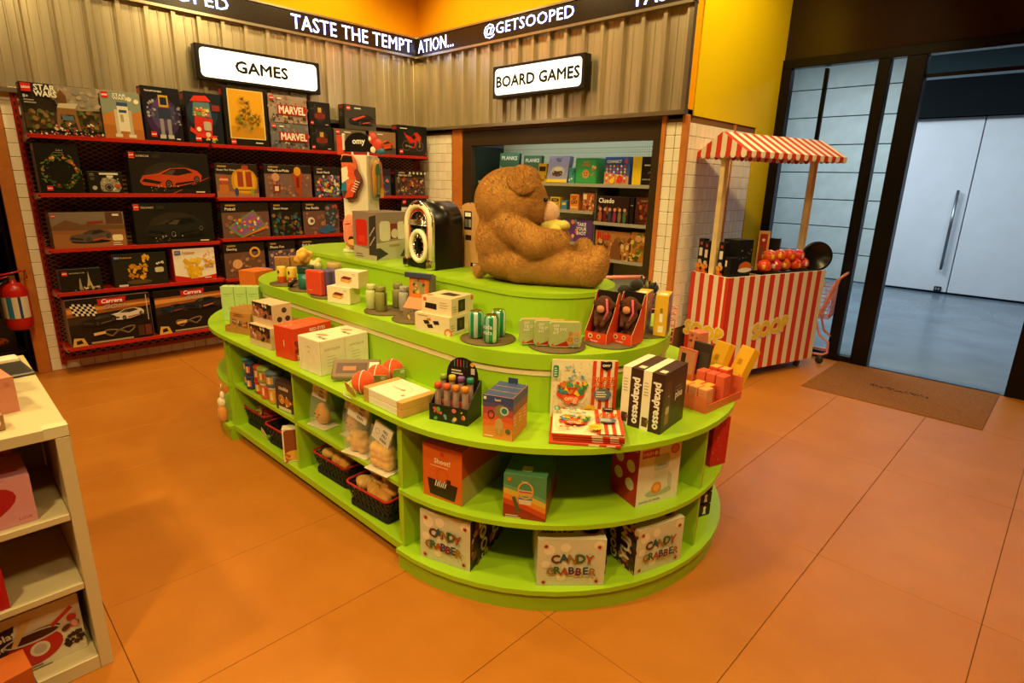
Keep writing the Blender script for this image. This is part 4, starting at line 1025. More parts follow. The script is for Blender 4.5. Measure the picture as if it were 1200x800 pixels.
def g_darkred(a): a.rect(0, 0, 1, 1, '#4a1c14'); a.specks(24, 0.05, 0.05, 0.95, 0.8, 0.09, ['#8a3420', '#6a2418', '#a85a30', '#2a120e'], 6); a.text('QUEST', 0.5, 0.88, 0.09, '#c89a5a', 0.7)
def g_shot(a):
    a.rect(0, 0, 1, 1, '#5a3a72'); a.specks(20, 0.0, 0.05, 0.45, 0.95, 0.10, ['#d8782a', '#4a8a9a', '#e0b03a', '#c8487a', '#7a5a9a'], 3)
    for i, t_ in enumerate(('TAKE', 'YOUR', 'SHOT')): a.text(t_, 0.62, 0.80 - 0.2 * i, 0.15, '#e8e0f0', 0.42, 0.05)
    a.specks(3, 0.5, 0.1, 0.75, 0.14, 0.04, ['#e8e0d0'], 4)
def g_war(a): a.rect(0, 0, 1, 1, '#a8703a'); a.specks(40, 0.0, 0.0, 1.0, 0.75, 0.10, ['#8a5a2c', '#c8945a', '#6a3a20', '#d8b070', '#4a3a2a'], 5); a.poly([(0.45, 0), (0.5, 0.5), (0.62, 0.8), (0.72, 0.5), (0.8, 0)], '#7a4a2a'); a.text('Risk', 0.27, 0.82, 0.26, '#c8261a', 0.46, 0.04)
def g_jungle(a): a.rect(0, 0, 1, 1, '#a87a2a'); a.specks(40, 0.0, 0.0, 1.0, 0.95, 0.09, ['#c8922e', '#5a6a24', '#d8b050', '#8a4a1c', '#3a4a1c', '#b8682a'], 7); a.circ(0.4, 0.8, 0.12, '#c89060'); a.circ(0.75, 0.78, 0.11, '#d8a070'); a.text('GOLD', 0.6, 0.4, 0.12, '#4a7a34', 0.6, 0.03)
gbox('dark green boxed game leaning at the shaded cabinet end', -4.68, -4.44, 1.612, 0.295, 0.05, '#2c4a3c', g_planks, 0.16, -0.12, 0.25)
gbox('dark green boxed game beside a small yellow game', -4.33, -4.11, 1.612, 0.265, 0.05, '#2c4a3c', g_planks, 0.16, -0.1, 0.15)
gbox('small mustard yellow boxed game above the bear', -4.095, -3.985, 1.612, 0.185, 0.05, '#b88a18', g_yel, 0.14)
gbox('lilac boxed game with yellow lower edge tilted back', -3.965, -3.700, 1.612, 0.255, 0.06, '#6a6688', g_lilac, 0.115, -0.16)
gbox('tiny teal boxed game next to the lilac one', -3.688, -3.618, 1.612, 0.145, 0.10, '#3a8a84', lambda a: (a.rect(0, 0, 1, 1, '#3f9088'), a.specks(5, 0.1, 0.2, 0.9, 0.8, 0.1, ['#d8e0c8', '#1c5a58'], 2)), 0.13)
gbox('square green boxed game with a smiling cookie', -3.600, -3.350, 1.612, 0.232, 0.14, '#2f8a44', g_cookie, 0.12)
gbox('blue boxed game with rows of red and yellow discs', -3.265, -2.990, 1.612, 0.240, 0.10, '#3a5aa8', g_four, 0.12, 0, -0.04)
gbox('yellow and black boxed arcade board game', -2.962, -2.745, 1.612, 0.240, 0.08, '#c8a418', g_arcade, 0.12)
gbox('small yellow boxed card game pair', -3.908, -3.780, 1.362, 0.115, 0.08, '#d8a81c', g_pair)
gbox('tiny blue boxed card game beside yellow ones', -3.765, -3.690, 1.362, 0.085, 0.06, '#3a6a8a', lambda a: (a.rect(0, 0, 1, 1, '#4a7a9a'), a.rect(0.15, 0.5, 0.85, 0.8, '#d8b428')))
gbox('small orange boxed card game with dark lettering', -3.652, -3.545, 1.362, 0.150, 0.08, '#c8742a', g_orange)
gbox('small brown boxed card game with faces', -3.500, -3.360, 1.362, 0.165, 0.09, '#8a4a2c', g_fig)
gbox('wide dark mystery board game with cast of figures', -3.325, -2.972, 1.272, 0.235, 0.05, '#2a1512', g_mystery)
gbox('slim black boxed game standing between two dark games', -2.962, -2.922, 1.272, 0.235, 0.20, '#14100e', lambda a: (a.rect(0, 0, 1, 1, '#14100e'), a.text('GAME', 0.5, 0.7, 0.05, '#e0d8c8', 0.8)))
gbox('dark red boxed quest game beside the slim black one', -2.905, -2.725, 1.272, 0.235, 0.06, '#4a1c14', g_darkred)
gbox('purple boxed party game low in the cabinet', -3.712, -3.356, 1.062, 0.215, 0.07, '#4a2c62', g_shot)
gbox('tan war game box with red title lettering', -3.322, -2.935, 0.940, 0.255, 0.06, '#8a5a2c', g_war)
gbox('gold and green jungle board game on the lowest cabinet shelf', -2.922, -2.725, 0.940, 0.265, 0.06, '#8a5a20', g_jungle)
# ================================================================== striped cart with canopy
CRZ = -0.285
cart = empty('striped_cart', (-1.975, 4.50, 0), CRZ); tag(cart, 'red and white striped wooden cart with scalloped canopy', 'cart')
CW, CL, CZ0, CZ1 = 0.40, 1.265, 0.085, 0.915
SR, SWH = '#d8391c', '#f3e4cc'
def stripes(w_, h_, n):
    a = Art(w_, h_)
    for i in range(2 * n):
        a.rect(i / (2 * n), 0, (i + 1) / (2 * n), 1, SR if i % 2 == 0 else SWH)
    return a
def soop(a, u, v, s, rot):
    for dx, dy in [(0.10 * math.cos(q * PI / 4), 0.10 * math.sin(q * PI / 4)) for q in range(8)]:
        a.text('SOOP', u + dx * s * a.h / a.w, v + dy * s, s, '#f2e3b4', None, 0.05, 0.12, rot)
    a.text('SOOP', u, v, s, '#ecc524', None, 0.07, 0.12, rot)
hC = CZ1 - CZ0
pn = MB(SWH); pn.box(-0.02, 0, CZ0, 0, CL, CZ1, None, 0.003); p1 = pn.build('side_panel', 'lacquer2', cart)
a = stripes(CL, hC, 10); soop(a, 0.475, 0.44, 0.145, 0.10)
a.put(Matrix(((0, 0, 1, 0), (1, 0, 0, 0), (0, 1, 0, CZ0), (0, 0, 0, 1))), 'stripe_print', p1)
pn = MB(SWH); pn.box(-CW, 0, CZ0, -0.02, 0.02, CZ1, None, 0.003); p2 = pn.build('end_panel', 'lacquer2', cart)
a = stripes(CW, hC, 4); a.rect(0.93, 0, 1, 1, SR); soop(a, 0.50, 0.41, 0.135, 0.0)
a.put(Matrix(((1, 0, 0, -CW), (0, 0, -1, 0), (0, 1, 0, CZ0), (0, 0, 0, 1))), 'stripe_print', p2)
pn = MB(SWH); pn.box(-CW, 0.02, CZ0, -CW + 0.02, CL, CZ1, None, 0.003); pn.build('side_panel', 'lacquer2', cart)
pn = MB(SWH); pn.box(-CW + 0.02, CL - 0.02, CZ0, -0.02, CL, CZ1, None, 0.003); pn.build('end_panel', 'lacquer2', cart)
pn = MB('#d9b88a'); pn.box(-CW + 0.02, 0.02, 0.80, -0.02, CL - 0.02, 0.82); pn.build('tray', 'wood', cart)
pn = MB('#d9b88a'); pn.box(-CW + 0.02, 0.45, 0.885, -0.02, CL - 0.02, 0.9045); pn.build('raised_board', 'wood', cart)
PX = -0.215
for y in (0.045, 1.17):
    pn = MB('#f0d49c'); pn.box(PX - 0.024, y - 0.024, 0.82, PX + 0.024, y + 0.024, 1.97, None, 0.003); pn.build('post', 'wood', cart)
# canopy: ridge along the cart, striped roof slopes, scalloped valances
cano = empty('canopy'); cano.parent = cart
HW, ZR, ZE, Y0, Y1, VH = 0.25, 2.035, 1.885, -0.02, 1.235, 0.048
n = 24
def scallop(mb, p0, p1, col, h, nrm):
    """one scallop tongue hanging between two upper points"""
    p0, p1 = Vector(p0), Vector(p1); k = 6
    pts = [p0, p1] + [p0 + (p1 - p0) * (0.5 + 0.5 * math.cos(PI * i / k)) - Vector((0, 0, h * (0.55 + 0.45 * math.sin(PI * i / k)))) for i in range(k + 1)]
    pts = pts[:2] + pts[2:]
    n0 = len(mb.v); off = Vector(nrm) * 0.003
    mb.v += [tuple(p + off) for p in pts] + [tuple(p - off) for p in pts]
    m_ = len(pts)
    mb.face(range(n0, n0 + m_), col); mb.face(list(range(n0 + m_, n0 + 2 * m_))[::-1], col)
    for i in range(m_): mb.face((n0 + i, n0 + (i + 1) % m_, n0 + m_ + (i + 1) % m_, n0 + m_ + i), col)
for s in (-1, 1):
    mb = MB()
    for i in range(n):
        ya, yb = Y0 + (Y1 - Y0) * i / n, Y0 + (Y1 - Y0) * (i + 1) / n
        c = SWH if i % 2 else '#c8301c'
        v = [(PX, ya, ZR), (PX, yb, ZR), (PX + s * HW, yb, ZE), (PX + s * HW, ya, ZE)]
        n0 = len(mb.v); mb.v += v + [(x, y, z - 0.006) for x, y, z in v]
        mb.face((n0, n0 + 1, n0 + 2, n0 + 3) if s < 0 else (n0 + 3, n0 + 2, n0 + 1, n0), c); mb.face((n0 + 4, n0 + 5, n0 + 6, n0 + 7), c); mb.face((n0 + 2, n0 + 3, n0 + 7, n0 + 6), c)
        scallop(mb, (PX + s * HW, ya, ZE), (PX + s * HW, yb, ZE), c, VH, (s, 0, 0))
    mb.build('roof_slope', 'fabric_c' if 'fabric_c' in MATS else mat('fabric_c', 0.8), cart)
for yy in (Y0, Y1):
    mb = MB(); k = 10
    for i in range(k):
        xa, xb = -HW + 2 * HW * i / k, -HW + 2 * HW * (i + 1) / k
        c = SWH if i % 2 else SR
        za, zb = ZR - (ZR - ZE) * abs(xa) / HW, ZR - (ZR - ZE) * abs(xb) / HW
        n0 = len(mb.v)
        for d_ in (0.0, 0.006):
            mb.v += [(PX + xa, yy + d_, ZE), (PX + xb, yy + d_, ZE), (PX + xb, yy + d_, zb), (PX + xa, yy + d_, za)]
        mb.face((n0, n0 + 1, n0 + 2, n0 + 3), c); mb.face((n0 + 7, n0 + 6, n0 + 5, n0 + 4), c)
        scallop(mb, (PX + xa, yy, ZE), (PX + xb, yy, ZE), c, VH, (0, -1, 0))
    mb.build('gable', 'fabric_c', cart)
bpy.data.objects.remove(cano)
for x, y in ((-0.06, 0.12), (-CW + 0.06, 0.12), (-0.06, CL - 0.12), (-CW + 0.06, CL - 0.12)):
    mb = MB('#3a332c'); b0 = len(mb.v); mb.lathe([(0.0, -0.012), (0.036, -0.012), (0.038, 0), (0.036, 0.012), (0.0, 0.012)], 0, 0, 16)
    mb.xform(Matrix.Translation((x, y, 0.039)) @ Matrix.Rotation(PI / 2, 4, 'Y'), b0)
    mb.box(x - 0.02, y - 0.012, 0.05, x + 0.02, y + 0.012, CZ0, '#8a7a62'); mb.build('castor', 'plastic', cart)
def ctpt(x, y):
    c, s = math.cos(CRZ), math.sin(CRZ); return -1.975 + x * c - y * s, 4.50 + x * s + y * c
# stock in the cart
def flame(a):
    a.rect(0, 0, 1, 1, '#14110f'); a.rect(0.2, 0.62, 0.8, 0.8, '#e8e0d0'); a.rect(0.3, 0.86, 0.7, 0.93, '#c83020'); a.specks(16, 0.12, 0.06, 0.88, 0.46, 0.06, ['#e8781c', '#f0a030', '#c84a18'], 3); a.circ(0.5, 0.5, 0.05, '#d8c8b0')
for i, (x, y, wd, hh, lab) in enumerate(((-0.345, 0.055, 0.055, 0.375, 'slim black carton with orange flames, outermost in the cart corner'), (-0.285, 0.055, 0.05, 0.36, 'slim black carton with orange flames behind the cart post'), (-0.135, 0.065, 0.055, 0.365, 'slim black carton with orange flames right of the cart post'))):
    X_, Y_ = ctpt(x, y); o = carton('snack_carton', lab, 'carton', (X_, Y_, 0.8205), CRZ, wd, 0.06, hh, '#14110f', None, 'black cartons in the striped cart')
    q = Art(wd, hh); flame(q); q.on('front', wd, 0.06, hh, 'front_print', o)
def bowl(a): a.rect(0, 0, 1, 1, '#171512'); a.ell(0.6, 0.42, 0.2, 0.12, '#c8641c'); a.ell(0.6, 0.36, 0.22, 0.05, '#e8e0d0'); a.specks(8, 0.1, 0.6, 0.9, 0.8, 0.02, ['#8a8478', '#a87a3a'], 2)
X_, Y_ = ctpt(-0.135, 0.225); o = carton('snack_carton', 'large black carton showing an orange noodle bowl in the cart', 'carton', (X_, Y_, 0.8205), CRZ, 0.16, 0.17, 0.385, '#171512', None, 'black cartons in the striped cart')
q = Art(0.17, 0.385); bowl(q); q.on('right', 0.16, 0.17, 0.385, 'side_print', o)
X_, Y_ = ctpt(-0.055, 0.075); o = carton('snack_carton', 'low black carton standing at the cart corner', 'carton', (X_, Y_, 0.8205), CRZ, 0.06, 0.09, 0.25, '#12100e', None, 'black cartons in the striped cart')
q = Art(0.06, 0.25); q.rect(0, 0, 1, 1, '#141210'); q.rect(0.1, 0.7, 0.4, 0.9, '#e0d8c8'); q.rect(0.1, 0.05, 0.5, 0.2, '#c8b890'); q.on('front', 0.06, 0.09, 0.25, 'front_print', o)
X_, Y_ = ctpt(-0.16, 0.36); o = carton('snack_bag', 'dark red patterned snack bag standing in the cart', 'bag', (X_, Y_, 0.8205), CRZ, 0.12, 0.05, 0.24, '#5a2a26', None, None, 0.02)
q = Art(0.12, 0.24); q.specks(26, 0.1, 0.1, 0.9, 0.9, 0.06, ['#8a3a34', '#3a1a1a', '#a88a8a'], 3); q.on('front', 0.12, 0.05, 0.24, 'front_print', o)
X_, Y_ = ctpt(-0.20, 0.62); fr_o = empty('framed_sign', (X_, Y_, 0.905), CRZ + 0.55); tag(fr_o, 'small wooden framed picture standing among the wrapped eggs', 'picture')
mb = MB('#d8a860'); mb.box(-0.045, -0.012, 0, 0.045, 0.012, 0.355, None, 0.003); mb.build('frame', 'wood', fr_o)
q = Art(0.06, 0.26); q.rect(0, 0, 1, 1, '#a8281c'); q.circ(0.5, 0.8, 0.05, '#f0e0c0'); q.ell(0.5, 0.4, 0.08, 0.2, '#7a4a2a'); q.put(Matrix(((1, 0, 0, -0.03), (0, 0, -1, -0.012), (0, 1, 0, 0.07), (0, 0, 0, 1))), 'picture_print', fr_o)
X_, Y_ = ctpt(-0.28, 0.80); o = carton('snack_carton', 'wide black carton with red picture behind the wrapped eggs', 'carton', (X_, Y_, 0.905), CRZ + 0.5, 0.19, 0.07, 0.285, '#16120f', None, 'black cartons in the striped cart')
q = Art(0.19, 0.285); q.rect(0, 0, 1, 1, '#16120f'); q.specks(14, 0.3, 0.1, 0.9, 0.5, 0.07, ['#a83a20', '#7a2418', '#c8582a'], 3); q.on('front', 0.19, 0.07, 0.285, 'front_print', o)
pan = MB('#100e0d'); b0 = 0; pan.lathe([(0, -0.012), (0.125, -0.012), (0.132, 0.0), (0.132, 0.006), (0.11, 0.008), (0.105, -0.002), (0, -0.002)], 0, 0, 28)
pan.xform(Matrix.Translation((0, 0, 0.132)) @ Matrix.Rotation(math.radians(80), 4, 'X'))
X_, Y_ = ctpt(-0.06, 1.19); tag(pan.build('frying_pan', 'plastic', None, (X_, Y_, 0.905), 0.62), 'round black pan standing at the far end of the cart', 'pan')
R_ = random.Random(11)
EG = [('#e04a1e', '#f0b030', '#c82a3a'), ('#d83a4a', '#f4e0c8', '#e0a02a'), ('#e0642a', '#f4c848', '#b8282a')]
# black tray and wrapped surprise eggs
X_, Y_ = ctpt(-0.105, 0.83); mb = MB('#15100e'); mb.box(-0.075, -0.36, 0, 0.075, 0.36, 0.008); mb.box(-0.075, -0.37, 0.008, -0.068, 0.37, 0.022); mb.box(0.068, -0.37, 0.008, 0.075, 0.37, 0.022); mb.box(-0.068, -0.37, 0.008, 0.068, -0.363, 0.022); mb.box(-0.068, 0.363, 0.008, 0.068, 0.37, 0.022)
tag(mb.build('egg_tray', 'plastic', None, (X_, Y_, 0.905), CRZ), 'long black tray under the wrapped eggs on the cart', 'tray')
for i, (x, y, z, r) in enumerate(((-0.09, 0.53, 0, 0.058), (-0.095, 0.665, 0, 0.058), (-0.10, 0.80, 0, 0.057), (-0.09, 0.93, 0, 0.056), (-0.10, 1.06, 0, 0.056), (-0.11, 0.60, 0.082, 0.056), (-0.11, 0.865, 0.080, 0.056), (-0.11, 0.995, 0.078, 0.054), (-0.11, 0.733, 0.084, 0.054))):
    X_, Y_ = ctpt(x, y); A, B, C_ = EG[i % 3]; mb = MB(A); nu, nv = 16, 10
    mb.ell((0, 0, 0), (r * 1.15, r, r), A, nu, nv)
    for f in range(len(mb.f)):
        k_ = f // nu; q_ = f % nu
        mb.c[f] = hx(B if (k_ in (4, 5) and q_ % 4 == 1) else C_ if (k_ < 3 or (k_ == 6 and q_ % 3 == 0)) else A)
    o = mb.build('wrapped_egg', mat('foil', 0.22, 0.1), None, (X_, Y_, 0.914 + r + z), R_.uniform(0, 3)); o.rotation_euler.y = R_.uniform(-0.2, 0.2)
    tag(o, 'red and orange foil-wrapped chocolate egg heaped on the cart tray', 'chocolate egg', 'foil-wrapped eggs on the striped cart')
# pink trolley behind the cart by the glass
def trolley(loc, rz, label, sc=1.0):
    o = empty('shopping_trolley', loc, rz); tag(o, label, 'trolley', 'small pink trolleys')
    PK = '#e08a78'
    mb = MB(PK)
    for y in (-0.17, 0.17):
        mb.tube([(-0.18, y, 0.10), (0.22, y, 0.10), (0.27, y, 0.13), (0.26, y, 0.24), (0.16, y, 0.30), (0.10, y, 0.46), (0.24, y, 0.88), (0.30, y, 0.94)], 0.013, 8)
    mb.tube([(0.30, -0.17, 0.94), (0.30, 0.17, 0.94)], 0.015, 8); mb.tube([(-0.18, -0.17, 0.10), (-0.18, 0.17, 0.10)], 0.012, 8)
    mb.build('frame', 'lacquer2', o)
    bk = MB(PK)
    for k in range(9):
        z = 0.48 + 0.042 * k; e = 0.03 * k / 8
        bk.tube([(-0.22 - e, -0.165, z), (0.22, -0.165, z), (0.22, 0.165, z), (-0.22 - e, 0.165, z)], 0.004, 5, None, True)
    for k in range(9):
        x = -0.22 + 0.055 * k
        for y in (-0.165, 0.165): bk.tube([(x, y, 0.48), (x - 0.02 * (8 - k) / 8, y, 0.82)], 0.003, 5)
    for k in range(7):
        y = -0.165 + 0.055 * k
        for x in (-0.22, 0.22): bk.tube([(x, y, 0.48), (x - (0.03 if x < 0 else 0), y, 0.82)], 0.003, 5)
        bk.tube([(-0.22, y, 0.48), (0.22, y, 0.48)], 0.003, 5)
    b_ = bk.build('wire_basket', 'lacquer2', o)
    for x, y in ((-0.17, -0.17), (-0.17, 0.17), (0.2, -0.17), (0.2, 0.17)):
        w_ = MB('#2a2622'); w_.lathe([(0, -0.012), (0.04, -0.012), (0.042, 0), (0.04, 0.012), (0, 0.012)], 0, 0, 14); w_.xform(Matrix.Translation((x, y, 0.042)) @ Matrix.Rotation(PI / 2, 4, 'X')); w_.build('wheel', 'plastic', o)
    return o
X_, Y_ = ctpt(-0.20, 1.50)
trolley((X_ - 0.03, Y_ - 0.02, 0), 0.12, 'small pink wire trolley between striped cart and glass').scale = (0.85, 0.7, 0.92)
trolley((-2.18, 3.52, 0), 2.6, 'small pink wire trolley filled with dark plush charms')
R_ = random.Random(4)
for i in range(16):
    x, y = -2.18 + R_.uniform(-0.13, 0.15), 3.50 + R_.uniform(-0.13, 0.10)
    z = 0.78 + R_.uniform(0.0, 0.17) - abs(x + 2.16) * 0.2; c = R_.choice(['#2a241c', '#3a3024', '#6a5a40', '#1c1814', '#4a4430', '#8a7a30'])
    mb = MB(c); mb.ell((0, 0, 0), (0.055, 0.045, 0.04), c, 10, 6); mb.ell((0.05, 0, 0.02), (0.028, 0.028, 0.026), shade(c, 1.3), 8, 5); mb.ell((0.06, 0.02, 0.045), (0.01, 0.01, 0.014), c, 6, 4); mb.ell((0.06, -0.02, 0.045), (0.01, 0.01, 0.014), c, 6, 4)
    o = mb.build('plush_charm', 'fabric', None, (x, y, z), R_.uniform(0, 6)); o.rotation_euler.x = R_.uniform(-0.5, 0.5)
    tag(o, 'dark grey and olive plush charm heaped in the pink trolley', 'plush toy', 'plush charms in the pink trolley')

# ================================================================== white shelf unit in the left foreground
ux, uy = -2.07, 0.213
su = empty('white_shelf_unit', (ux, uy, 0)); tag(su, 'white open shelf unit with taped corner beside the aisle', 'shelf unit')
WHT = '#d2c094'
def sb(name, x0, y0, z0, x1, y1, z1, col=WHT, b=0.002): 
    mb = MB(col); mb.box(x0, y0, z0, x1, y1, z1, None, b); return mb.build(name, 'lacquer2', su)
UD, UL = 0.95, 1.15
sb('top', -UD, -UL, 0.842, 0, 0, 0.878); sb('side', -UD, -0.036, 0.0, 0, 0, 0.841); sb('side', -UD, -UL, 0, 0, -UL + 0.036, 0.841)
sb('shelf', -0.44, -UL + 0.037, 0.565, -0.002, -0.037, 0.588); sb('shelf', -0.44, -UL + 0.037, 0.315, -0.002, -0.037, 0.338); sb('bottom_board', -0.44, -UL + 0.037, 0.0, 0, -0.037, 0.052)
sb('back_panel', -0.46, -UL + 0.037, 0.0, -0.445, -0.037, 0.841, '#cfc4aa')
tp = MB('#e0d6aa'); tp.box(-0.04, -0.06, 0.878, 0.001, 0.001, 0.8786); tp.box(0, -0.06, 0.845, 0.0008, 0.001, 0.8786); tp.box(-0.05, 0, 0.80, 0.0008, 0.0008, 0.8786); tp.build('corner_tape', mat('tape', 0.2, coat=0.5), su)
def facex(name, label, cat, x, y0, y1, z, h, d, col, art, side=None, rz=PI / 2, topart=None):
    w_ = y1 - y0
    o = carton(name, label, cat, (x - d / 2, (y0 + y1) / 2, z), rz, w_, d, h, col, side)
    q = Art(w_, h); art(q); q.on('front', w_, d, h, 'front_print', o)
    if topart: q = Art(w_, d); topart(q); q.on('top', w_, d, h, 'top_print', o)
    return o
def heart(a):
    a.rect(0, 0, 1, 1, '#d8949a')
    pts = [(0.66 + 0.62 * 0.062 * 16 * math.sin(t_) ** 3 * a.h / a.w, 0.5 + 0.50 * 0.062 * (13 * math.cos(t_) - 5 * math.cos(2 * t_) - 2 * math.cos(3 * t_) - math.cos(4 * t_))) for t_ in [2 * PI * i / 32 for i in range(32)]]
    a.poly(pts, '#b01c26'); a.text('LOVE', 0.93, 0.12, 0.06, '#b01c26', 0.1)
facex('heart_box', 'pink gift box with red heart on the white unit', 'gift box', -2.10, -0.28, 0.103, 0.589, 0.150, 0.20, '#d8949a', heart, None, PI / 2, lambda q: (q.rect(0.0, 0.0, 1.0, 0.5, '#c8848c'), q.line(0.2, 0.3, 0.95, 0.3, 0.06, '#b01c26')))
facex('heart_box', 'second pink gift box behind the heart box', 'gift box', -2.305, -0.28, 0.085, 0.589, 0.165, 0.10, '#d08a92', lambda q: q.rect(0, 0, 1, 1, '#d08a92'), None, PI / 2, lambda q: q.line(0.1, 0.4, 0.95, 0.4, 0.1, '#b01c26'))
facex('red_box', 'small red carton on the middle shelf of the white unit', 'carton', -2.085, -0.16, -0.004, 0.339, 0.135, 0.10, '#b81418', lambda q: (q.rect(0, 0, 1, 1, '#b81418'), q.circ(0.85, 0.6, 0.03, '#5a0a0c'), q.lines_of_text(0.6, 0.15, 0.9, 1, 0.1, 0.03, '#e0a090')))
def fondue(a):
    a.rect(0, 0, 1, 1, '#ded2b8'); a.poly([(0.0, 0.30), (0.0, 0.78), (0.46, 0.86), (0.40, 0.42), (0.2, 0.36)], '#3a1a16')
    a.text('chocolate', 0.30, 0.70, 0.11, '#f0e4d0', 0.42, 0.04, 0.0, 0.12); a.text('fondue', 0.22, 0.54, 0.11, '#f0e4d0', 0.34, 0.04, 0.0, 0.12)
    a.ell(0.58, 0.34, 0.34, 0.26, '#b82216', 24, 0.1); a.ell(0.58, 0.56, 0.34, 0.10, '#4a1c12', 20, 0.1); a.ring(0.58, 0.56, 0.34, 0.10, 0.03, '#c8c0b0'); a.circ(0.62, 0.32, 0.12, '#d8ccb4'); a.circ(0.62, 0.32, 0.08, '#b8ac98')
    a.poly([(0.40, 0.50), (0.44, 0.48), (0.60, 0.86), (0.52, 0.88)], '#e0b870'); a.line(0.74, 0.62, 0.93, 0.82, 0.06, '#c82a1c'); a.specks(14, 0.80, 0.18, 0.98, 0.36, 0.05, ['#2a1410', '#3a1c14'], 3, True); a.specks(6, 0.84, 0.5, 0.96, 0.7, 0.06, ['#c82a1c', '#e0a090', '#5a2a2a'], 5); a.lines_of_text(0.2, 0.06, 0.8, 2, 0.05, 0.02, '#6a5a44')
facex('fondue_box', 'chocolate fondue set carton on the bottom shelf', 'carton', -2.14, -0.15, 0.158, 0.0525, 0.215, 0.18, '#d8ccb0', fondue, {'top': '#cfc3a8'}, PI / 2, lambda q: (q.text('Chocolate Fondue', 0.5, 0.5, 0.16, '#3a2a1c', 0.8, 0.02), q.lines_of_text(0.2, 0.28, 0.8, 1, 0.1, 0.04, '#6a5a44')))
# on its top
def pinkp(a): a.rect(0, 0, 1, 1, '#cf8468'); a.specks(16, 0.05, 0.05, 0.95, 0.95, 0.06, ['#c47458', '#d89a80', '#b86a50'], 4)
o = carton('patterned_box', 'salmon pink patterned gift box on the white unit', 'gift box', (-2.36, 0.03, 0.8785), 0.15, 0.16, 0.17, 0.115, '#cf8468'); q = Art(0.17, 0.115); pinkp(q); q.on('right', 0.16, 0.17, 0.115, 'side_print', o); q = Art(0.16, 0.115); pinkp(q); q.on('front', 0.16, 0.17, 0.115, 'front_print', o)
o = carton('kraft_box', 'small brown box with white ring at the unit front', 'carton', (-2.17, 0.035, 0.8785), 0.1, 0.07, 0.08, 0.05, '#a87848'); q = Art(0.08, 0.05); q.ring(0.7, 0.5, 0.3, 0.3, 0.06, '#f0e8d8'); q.on('right', 0.07, 0.08, 0.05, 'side_print', o)
o = carton('red_gift_box', 'tall red box behind the salmon gift box', 'gift box', (-2.56, 0.03, 0.8785), 0.1, 0.12, 0.12, 0.20, '#c82a18')
mb = MB('#4a4238'); mb.box(-0.10, -0.08, 0, 0.10, 0.08, 0.012, None, 0.005); mb.box(-0.09, -0.07, 0.012, 0.09, 0.07, 0.013, '#2c2a2a')
tag(mb.build('tablet', 'plastic', None, (-2.78, 0.125, 0.8785), 0.1), 'dark grey tablet lying on the white unit', 'tablet')
o = carton('cream_pad', 'thin cream pad beneath the grey tablet end', 'pad', (-2.94, 0.12, 0.8785), 0.1, 0.06, 0.14, 0.02, '#e8dcc0', None, None, 0.006)
# blue and orange bag on the floor in front of the unit
bg = MB('#4a5a78'); n0 = 0
bg.prism([(-0.07, -0.10), (0.07, -0.10), (0.07, 0.10), (-0.07, 0.10)], 0, 0.17, '#4a5a78'); bg.prism([(-0.066, -0.10), (0.066, -0.10), (0.05, 0.09), (-0.05, 0.09)], 0.17, 0.27, '#b85a20')
tag(bg.build('gift_bag', 'card', None, (-1.90, -0.085, 0), 0.1), 'blue and orange paper gift bag beside the white unit', 'bag')

# ================================================================== fire extinguisher and dark doorway shelf
ex = empty('fire_extinguisher', (XL + 0.085, 0.435, 0.40)); tag(ex, 'red fire extinguisher hanging by the orange door trim', 'extinguisher')
mb = MB('#b81c12'); mb.lathe([(0.0, 0.0), (0.07, 0.004), (0.085, 0.03), (0.087, 0.06), (0.087, 0.30), (0.078, 0.335), (0.05, 0.362), (0.025, 0.37), (0.022, 0.39), (0, 0.39)], 0, 0, 24); mb.build('cylinder', 'plastic', ex)
lb = MB()
for i in range(12):
    a0, a1 = math.radians(-95 + 12 * i), math.radians(-83 + 12 * i); c = '#d8cdb4' if i not in (4, 5, 8) else ('#2a7aa0' if i < 6 else '#2a3a7a')
    lb.poly([(0.0878 * math.cos(a0), 0.0878 * math.sin(a0), 0.10), (0.0878 * math.cos(a1), 0.0878 * math.sin(a1), 0.10), (0.0878 * math.cos(a1), 0.0878 * math.sin(a1), 0.265), (0.0878 * math.cos(a0), 0.0878 * math.sin(a0), 0.265)], c)
lb.build('label', 'print', ex)
mb = MB('#8a8070'); mb.box(-0.018, -0.018, 0.385, 0.018, 0.018, 0.425); mb.build('valve', 'metal', ex)
mb = MB('#c82a18'); mb.tube([(0, -0.09, 0.43), (0, 0, 0.44), (0, 0.07, 0.455)], 0.008, 6); mb.tube([(0, -0.09, 0.40), (0, 0, 0.42)], 0.007, 6); mb.build('handle', 'plastic', ex)
mb = MB('#c82a18'); mb.tube([(-0.06, 0.075, 0.38), (0.02, 0.09, 0.40), (0.02, 0.09, 0.46), (-0.06, 0.085, 0.44)], 0.005, 6); mb.build('wall_hook', 'plastic', ex)
mb = MB('#1a1614'); mb.tube([(0.02, -0.02, 0.40), (0.07, -0.10, 0.36), (0.075, -0.105, 0.20), (0.06, -0.10, 0.06)], 0.010, 8); mb.build('hose', 'plastic', ex)
ds = empty('doorway_shelf', (XL - 0.60, -0.10, 0)); tag(ds, 'dark shelf in the doorway behind the extinguisher', 'shelf')
for z in (0.10, 0.62, 1.12):
    mb = MB('#3a2c20'); mb.box(-0.2, -0.62, z, 0.25, 0.58, z + 0.02); mb.build('shelf_board', 'wood', ds)
for y in (-0.62, 0.57):
    mb = MB('#2a2018'); mb.box(-0.2, y, 0, 0.25, y + 0.02, 1.6); mb.build('side', 'wood', ds)
